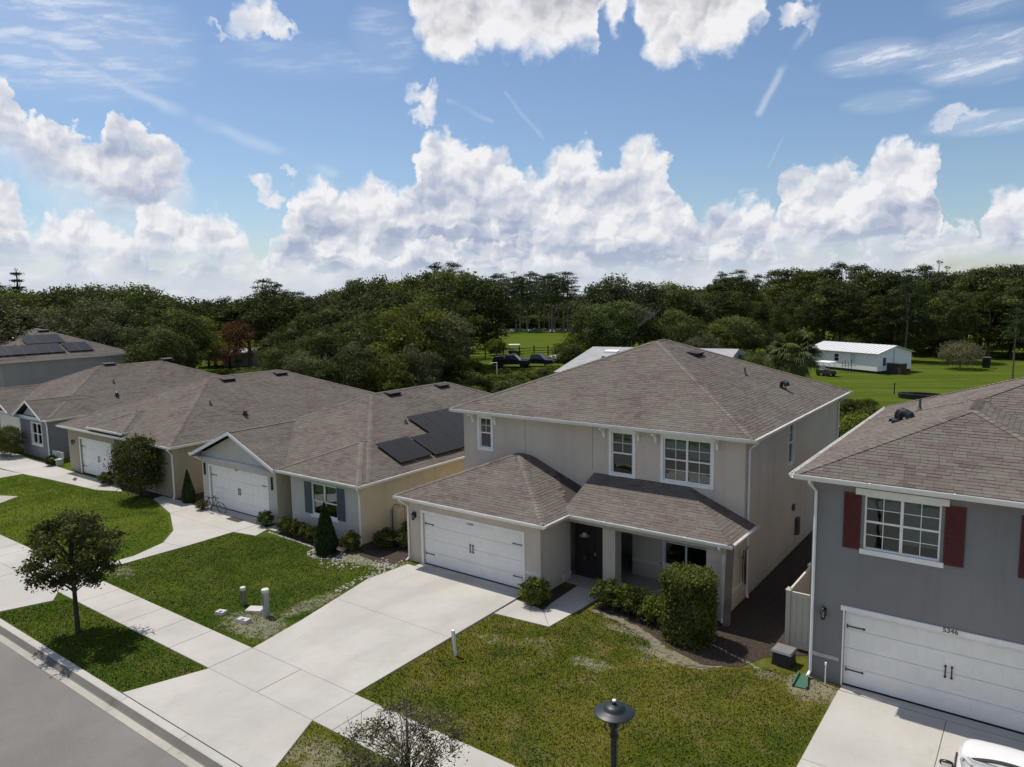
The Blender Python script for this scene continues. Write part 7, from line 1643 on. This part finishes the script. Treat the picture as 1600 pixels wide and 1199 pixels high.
for k in range(2):
    t = thing('shoe', 'dark shoe-sized object left on the pale path before the tan house, ' + ('nearer the lawn' if k else 'farther from the lawn'), 'object', (-26.6+.25*k, -1.35-.18*k, 0)); mb = MB(); mb.hexa([(-26.8+.25*k, -1.42-.18*k, .03), (-26.45+.25*k, -1.45-.18*k, .03), (-26.45+.25*k, -1.33-.18*k, .03), (-26.8+.25*k, -1.30-.18*k, .03), (-26.78+.25*k, -1.41-.18*k, .10), (-26.55+.25*k, -1.43-.18*k, .08), (-26.55+.25*k, -1.35-.18*k, .08), (-26.78+.25*k, -1.32-.18*k, .10)]); part('sole', mb, M_BLACK, t)

# ------------------------------------------------------------------ white car on the neighbour's driveway, nose to the garage
def car():
    t = thing('parked_car', 'white car parked nose-in before the slate grey garage, cut by the corner', 'car', (20.42, -4.6, 0), R(3))
    # sections: y (front positive), half width at sill/belt, belt z, roof half width, top z
    S = [(2.28, .55, .42, .50, .58), (2.20, .78, .50, .68, .72), (1.95, .90, .62, .74, .83), (1.45, .92, .72, .78, .93), (1.0, .92, .80, .80, 1.0), (.80, .92, .84, .82, 1.03), (.25, .93, .92, .72, 1.28), (-.15, .93, .95, .66, 1.44), (-.6, .93, .96, .64, 1.50), (-1.2, .93, .97, .62, 1.48), (-1.65, .92, .97, .60, 1.38), (-2.0, .90, .96, .62, 1.15), (-2.2, .84, .92, .66, .98), (-2.3, .70, .60, .60, .75)]
    def ring(s):
        y, wb, zb, wr, zt = s; z0 = .22
        return [(-wb*.94, y, z0), (-wb, y, (z0+zb)/2), (-wb*.985, y, zb), (-(wb*.5+wr*.5), y, zb+(zt-zb)*.55), (-wr, y, zt-.05*(zt-zb)), (-wr*.6, y, zt), (0, y, zt+.02), (wr*.6, y, zt), (wr, y, zt-.05*(zt-zb)), (wb*.5+wr*.5, y, zb+(zt-zb)*.55), (wb*.985, y, zb), (wb, y, (z0+zb)/2), (wb*.94, y, z0)]
    rings = [ring(s) for s in S]; mb = MB()
    for i, (a, b) in enumerate(zip(rings, rings[1:])):
        for j in range(12):
            mb.cur = 1 if (5 <= i <= 6 and 3 <= j <= 8) else (2 if (7 <= i <= 9 and j in (3, 8)) or (i in (9, 10) and 4 <= j <= 7) else 0)
            mb.face([a[j], a[j+1], b[j+1], b[j]])
        mb.cur = 0; mb.face([a[12], a[0], b[0], b[12]])
    mb.face(rings[0][::-1]); mb.face(rings[-1])
    import bmesh
    me = mb.mesh('t', [M_CARP, M_SHADE, M_CARG]); bm = bmesh.new(); bm.from_mesh(me); bmesh.ops.remove_doubles(bm, verts=bm.verts, dist=.001); bmesh.ops.recalc_face_normals(bm, faces=bm.faces); bm.to_mesh(me); bm.free()
    tmp = link('t', me); md = tmp.modifiers.new('s', 'SUBSURF'); md.levels = 2; md.render_levels = 2; bpy.context.view_layer.update()
    full = bpy.data.meshes.new_from_object(tmp.evaluated_get(bpy.context.evaluated_depsgraph_get())); bpy.data.objects.remove(tmp)
    for k, (nm, mm) in enumerate((('body', M_CARP), ('windscreen', M_SHADE), ('side_window', M_CARG))):
        bm = bmesh.new(); bm.from_mesh(full); bmesh.ops.delete(bm, geom=[f for f in bm.faces if f.material_index != k], context='FACES')
        m2 = bpy.data.meshes.new(nm); bm.to_mesh(m2); bm.free(); m2.materials.clear(); m2.materials.append(mm)
        m2.polygons.foreach_set('material_index', [0]*len(m2.polygons)); m2.polygons.foreach_set('use_smooth', [True]*len(m2.polygons)); link(nm, m2, t)
    cw = MB(); P = [(x, .86-.10*(abs(x)/.80)**2*2.0, 1.075-.05*(x/.8)**2) for x in [(-.80+.1*k) for k in range(17)]]
    for p, q in zip(P, P[1:]): cw.hexa([(p[0], p[1]-.26, p[2]+.09), (q[0], q[1]-.26, q[2]+.09), (q[0], q[1]+.02, q[2]), (p[0], p[1]+.02, p[2]), (p[0], p[1]-.26, p[2]+.115), (q[0], q[1]-.26, q[2]+.115), (q[0], q[1]+.02, q[2]+.015), (p[0], p[1]+.02, p[2]+.015)])
    part('cowl', cw, M_BLACK, t, local=True)
    for s in (-1, 1):
        m = MB(); m.lathe([(0, -.07), (.10, -.06), (.13, 0), (.11, .05), (0, .075)], (s*1.07, .28, 1.05), 12, 1.05, .5); mi = part('mirror', m, M_BLACK, t, smooth=True, local=True)
        g = MB(); g.box(s*1.07-.09, s*1.07+.09, .20, .215, 1.0, 1.10); part('mirror_glass', g, M_CHROME, mi, local=True)
        g = MB(); g.tube([(s*.90, .26, 1.0), (s*1.0, .27, 1.03)], .03, 6); part('mirror_arm', g, M_BLACK, mi, local=True)
        p = MB(); p.tube([(s*.80, .74, 1.05), (s*.72, .22, 1.29), (s*.655, -.17, 1.455)], .03, 6); part('pillar', p, M_CARP, t, local=True)
        h = MB(); h.hexa([(s*.50, 2.22, .55), (s*.76, 2.08, .57), (s*.76, 2.0, .57), (s*.5, 2.1, .55), (s*.50, 2.16, .66), (s*.78, 1.98, .70), (s*.78, 1.9, .7), (s*.5, 2.05, .66)]); part('headlight', h, M_CHROME, t, local=True)
        for yy in (1.42, -1.38):
            w = MB(); c = (s*.84, yy, .33); n = 24
            for k in range(n):
                a, b = 2*math.pi*k/n, 2*math.pi*(k+1)/n
                f = lambda r, x, an: (c[0]+x*s, c[1]+r*math.cos(an), c[2]+r*math.sin(an))
                w.face([f(.33, -.1, a), f(.33, .1, a), f(.33, .1, b), f(.33, -.1, b)]); w.face([f(.33, .1, a), f(.22, .11, a), f(.22, .11, b), f(.33, .1, b)])
            wh = part('wheel', w, M_BLACK, t, local=True); r_ = MB()
            for k in range(5):
                a = k*1.2566; r_.hexa([(c[0]+.10*s, c[1]+.03*math.cos(a+1.57), c[2]+.03*math.sin(a+1.57)), (c[0]+.10*s, c[1]-.03*math.cos(a+1.57), c[2]-.03*math.sin(a+1.57)), (c[0]+.10*s, c[1]+.22*math.cos(a)-.03*math.cos(a+1.57), c[2]+.22*math.sin(a)-.03*math.sin(a+1.57)), (c[0]+.10*s, c[1]+.22*math.cos(a)+.03*math.cos(a+1.57), c[2]+.22*math.sin(a)+.03*math.sin(a+1.57)),
                    (c[0]+.12*s, c[1]+.03*math.cos(a+1.57), c[2]+.03*math.sin(a+1.57)), (c[0]+.12*s, c[1]-.03*math.cos(a+1.57), c[2]-.03*math.sin(a+1.57)), (c[0]+.12*s, c[1]+.22*math.cos(a)-.03*math.cos(a+1.57), c[2]+.22*math.sin(a)-.03*math.sin(a+1.57)), (c[0]+.12*s, c[1]+.22*math.cos(a)+.03*math.cos(a+1.57), c[2]+.22*math.sin(a)+.03*math.sin(a+1.57))])
            part('rim', r_, M_ALU, wh, local=True)
M_SHADE = mat('shaded_windscreen', (0.52, 0.55, 0.53), 0.06, 0.8, coat=1.0); M_CARP = mat('white_car_paint', (0.78, 0.78, 0.77), 0.25, 0.5, coat=.6); M_CARG = mat('windscreen', (0.05, 0.06, 0.06), 0.04, 1.0, coat=1.0); M_CHROME = mat('mirror_silver', (0.7, 0.7, 0.7), 0.08, metal=1.0)
car()

# ------------------------------------------------------------------ the field behind: fence, trucks, carts
t = thing('ranch_fence', 'weathered dark post and rail fence along the green field', 'fence', (-52, 82, 0))
FP = [(-64.5, 66.0), (-60.5, 70.5), (-58.2, 73.0), (-56.2, 76.0), (-55.1, 79.6), (-53.9, 82.6), (-52.6, 85.2), (-50.6, 86.6), (-48.4, 86.2), (-46.2, 85.6), (-44.0, 85.0)]
for i, (x, y) in enumerate(FP):
    p = MB(); hh = 1.75 if i != 3 else 2.3; p.tube([(x, y, -.1), (x, y, hh)], .10, 6); part('post', p, M_BARKD, t)
for (a, b) in zip(FP, FP[1:]):
    for z in (.45, .85, 1.3):
        q = MB(); q.tube([(a[0], a[1], z), (b[0], b[1], z+.02)], .055, 5); part('rail', q, M_BARKD, t)
def pickup(x, y, rz, label, mcol, cover=False):
    t = thing('pickup_truck', label, 'pickup truck', (x, y, 0), rz); b = MB()
    b.hexa([(-2.7, -.95, .5), (2.6, -.95, .5), (2.6, .95, .5), (-2.7, .95, .5), (-2.7, -.93, 1.15), (2.5, -.90, 1.05), (2.5, .90, 1.05), (-2.7, .93, 1.15)]); part('body', b, mcol, t, local=True)
    b = MB(); b.hexa([(-.9, -.88, 1.12), (1.35, -.88, 1.08), (1.35, .88, 1.08), (-.9, .88, 1.12), (-.7, -.72, 1.85), (.55, -.72, 1.85), (.55, .72, 1.85), (-.7, .72, 1.85)]); cab = part('cab', b, mcol, t, local=True)
    g = MB(); g.hexa([(-.7, -.90, 1.2), (1.0, -.90, 1.2), (1.0, .90, 1.2), (-.7, .90, 1.2), (-.6, -.75, 1.75), (.6, -.75, 1.75), (.6, .75, 1.75), (-.6, .75, 1.75)]); part('window', g, M_GLASSD, cab, local=True)
    for s in (-1, 1):
        for xx in (-1.7, 1.7):
            w = MB(); w.tube([(xx, s*.72, .4), (xx, s*.97, .4)], .4, 14); part('wheel', w, M_BLACK, t, local=True)
    if cover: c = MB(); c.hexa([(-2.7, -.9, 1.16), (-.95, -.9, 1.16), (-.95, .9, 1.16), (-2.7, .9, 1.16), (-2.5, -.6, 1.6), (-1.1, -.7, 1.7), (-1.1, .7, 1.7), (-2.5, .6, 1.6)]); part('tarp', c, M_BLACK, t, local=True)
M_NAVY = mat('black_paint', (0.015, 0.015, 0.022), .25, .5, coat=.5)
pickup(-43.6, 66.3, R(28), 'black pickup truck parked by the ranch fence, left one', M_NAVY, True); pickup(-40.9, 69.0, R(20), 'black pickup truck parked by the ranch fence, right one', M_NAVY)
t = thing('trailer', 'dark flat trailer with pale load right of the black trucks', 'trailer', (-40.6, 75.3, 0), R(-8)); b = MB(); b.box(-2.8, 2.8, -1, 1, .5, .68); part('bed', b, M_BARKD, t, local=True)
for k in range(6): b = MB(); b.box(-2.3+k*.8, -1.75+k*.8, -.5, .5, .68, 1.0+.15*(k % 3)); part('load', b, M_CURT, t, local=True)
for xx in (-.5, .5): b = MB(); b.tube([(xx, -1.05, .35), (xx, 1.05, .35)], .35, 12); part('wheel', b, M_BLACK, t, local=True)
def cart(x, y, rz, label):
    t = thing('golf_cart', label, 'golf cart', (x, y, 0), rz)
    b = MB(); b.hexa([(-1.1, -.55, .3), (1.1, -.55, .3), (1.1, .55, .3), (-1.1, .55, .3), (-1.1, -.52, .8), (1.0, -.5, .62), (1.0, .5, .62), (-1.1, .52, .8)]); part('body', b, M_VENT, t, local=True)
    b = MB(); b.hexa([(-1.1, -.62, 1.75), (.95, -.62, 1.75), (.95, .62, 1.75), (-1.1, .62, 1.75), (-1.0, -.55, 1.84), (.85, -.55, 1.84), (.85, .55, 1.84), (-1.0, .55, 1.84)]); part('canopy', b, M_WHITEWALL, t, local=True)
    b = MB(); b.box(-.6, -.1, -.5, .5, .75, .9); b.box(-.65, -.55, -.5, .5, .9, 1.25); part('seat', b, M_CURT, t, local=True)
    for (xx, s) in ((-.95, -1), (.8, -1), (-.95, 1), (.8, 1)):
        b = MB(); b.tube([(xx, s*.5, .7), (xx*.95, s*.55, 1.76)], .02, 5); part('roof_post', b, M_ALU, t, local=True)
        b = MB(); b.tube([(xx*.8, s*.42, .24), (xx*.8, s*.60, .24)], .24, 12); part('wheel', b, M_BLACK, t, local=True)
cart(-1.9, 75.4, R(-25), 'golf cart with white canopy on the grass beside the palm'); 
cart(-56.8, 85.2, R(30), 'dark cart with white canopy at the left corner of the field')
t = thing('light_pole', 'thin white pole with short arm standing in the thicket', 'pole', (-28.6, 43.2, 0)); b = MB(); b.tube([(-28.6, 43.2, 0), (-28.6, 43.2, 3.3)], .05, 8); part('pole', b, M_GUTW, t); b = MB(); b.tube([(-28.6, 43.2, 3.27), (-29.25, 42.75, 3.2)], .045, 6); part('arm', b, M_GUTW, t)
t = thing('storage_box', 'dark storage box against the gable end of the white home', 'box', (4.6, 81.9, 0), R(-25)); b = MB(); b.box(-1.3, 1.3, -.6, .6, 0, 1.25); part('box', b, M_BARKD, t, local=True); b = MB(); b.box(-1.36, 1.36, -.66, .66, 1.25, 1.33); part('lid', b, M_NAVY, t, local=True)
t = thing('spool', 'small dark gate-like frame standing before the white home', 'frame', (-.6, 80.4, 0), R(-25))
for k in range(4): b = MB(); b.tube([(-.7+k*.45, 0, 0), (-.7+k*.45, 0, 1.3+.3*(k % 2))], .035, 5); part('bar', b, M_BARKD, t, local=True)
b = MB(); b.tube([(-.7, 0, .9), (.65, 0, .9)], .035, 5); part('rail', b, M_BARKD, t, local=True)
t = thing('trash_cart', 'pair-like dark bin beside the round grey-olive bush', 'bin', (13.6, 94.5, 0)); b = MB(); b.hexa([(13.2, 94.1, 0), (14.0, 94.1, 0), (14.0, 94.9, 0), (13.2, 94.9, 0), (13.1, 94.0, 1.35), (14.1, 94.0, 1.35), (14.1, 95.0, 1.35), (13.1, 95.0, 1.35)]); part('bin', b, M_NAVY, t); b = MB(); b.hexa([(13.05, 93.95, 1.35), (14.15, 93.95, 1.35), (14.15, 95.05, 1.35), (13.05, 95.05, 1.35), (13.2, 94.1, 1.5), (14.0, 94.1, 1.5), (14.0, 94.9, 1.5), (13.2, 94.9, 1.5)]); part('lid', b, M_VENT, t)
t['label'] = 'dark bin with lid beside the round grey-olive bush'
t = thing('stock_tank', 'low black tank lying on the lawn over the slate house roof', 'tank', (10.6, 59.4, 0)); b = MB(); b.lathe([(0, .02), (1.0, .0), (1.05, .5), (.98, .52), (.95, .12), (0, .1)], (10.6, 59.4, 0), 20, 2.0, 1.0); part('tank', b, M_NAVY, t)
t = thing('lawn_stake', 'thin dark stake in the lawn left of the low black tank', 'stake', (7.9, 61.5, 0)); b = MB(); b.tube([(7.9, 61.5, 0), (7.9, 61.5, 1.2)], .06, 6); part('stake', b, M_BARKD, t)
# pale roofs glimpsed through the left-hand trees, and debris at the far side of the field
for i, (x, y, w_, z, lab) in enumerate([(-107.0, 54.0, 9, 3.1, 'pale roofed shed glimpsed between trees over the far left rooftops'), (-83.0, 49.5, 8, 2.6, 'pale roofed shed glimpsed behind the reddish tree'), (-66.0, 50.5, 4, 2.2, 'small pale roofed shelter glimpsed through trees left of centre')]):
    t = thing('shed', lab, 'shed', (x, y, 0), R(20)); b = MB(); b.box(-w_/2, w_/2, -2, 2, 0, z-.4); part('wall', b, M_STE, t, local=True)
    b = MB(); b.hexa([(-w_/2-.3, -2.4, z-.42), (w_/2+.3, -2.4, z-.42), (w_/2+.3, 0, z+.1), (-w_/2-.3, 0, z+.1), (-w_/2-.3, -2.4, z-.36), (w_/2+.3, -2.4, z-.36), (w_/2+.3, 0, z+.16), (-w_/2-.3, 0, z+.16)])
    b.hexa([(-w_/2-.3, 0, z+.1), (w_/2+.3, 0, z+.1), (w_/2+.3, 2.4, z-.42), (-w_/2-.3, 2.4, z-.42), (-w_/2-.3, 0, z+.16), (w_/2+.3, 0, z+.16), (w_/2+.3, 2.4, z-.36), (-w_/2-.3, 2.4, z-.36)]); part('roof', b, M_METALROOF, t, local=True)
rb = random.Random(12); mb = MB()
for i in range(260):
    f = rb.random(); x = -118+ f*32 + rb.uniform(-2, 2); y = 150 + f*14 + rb.uniform(-4, 4); s = rb.uniform(.2, .75); mb.cur = 0 if rb.random() < .10 else 1
    mb.hexa([(x-s, y-s*.6, 0), (x+s, y-s*.6, 0), (x+s, y+s*.6, 0), (x-s, y+s*.6, 0), (x-s*.5, y-s*.3, s*.8), (x+s*.5, y-s*.3, s*.8), (x+s*.4, y+s*.3, s*.7), (x-s*.5, y+s*.3, s*.7)])
single('rubble_heap', mb, [M_WHITEWALL, M_MULCH], 'pale rubble and scrub heaped along the far side of the green field', None, kind='stuff')
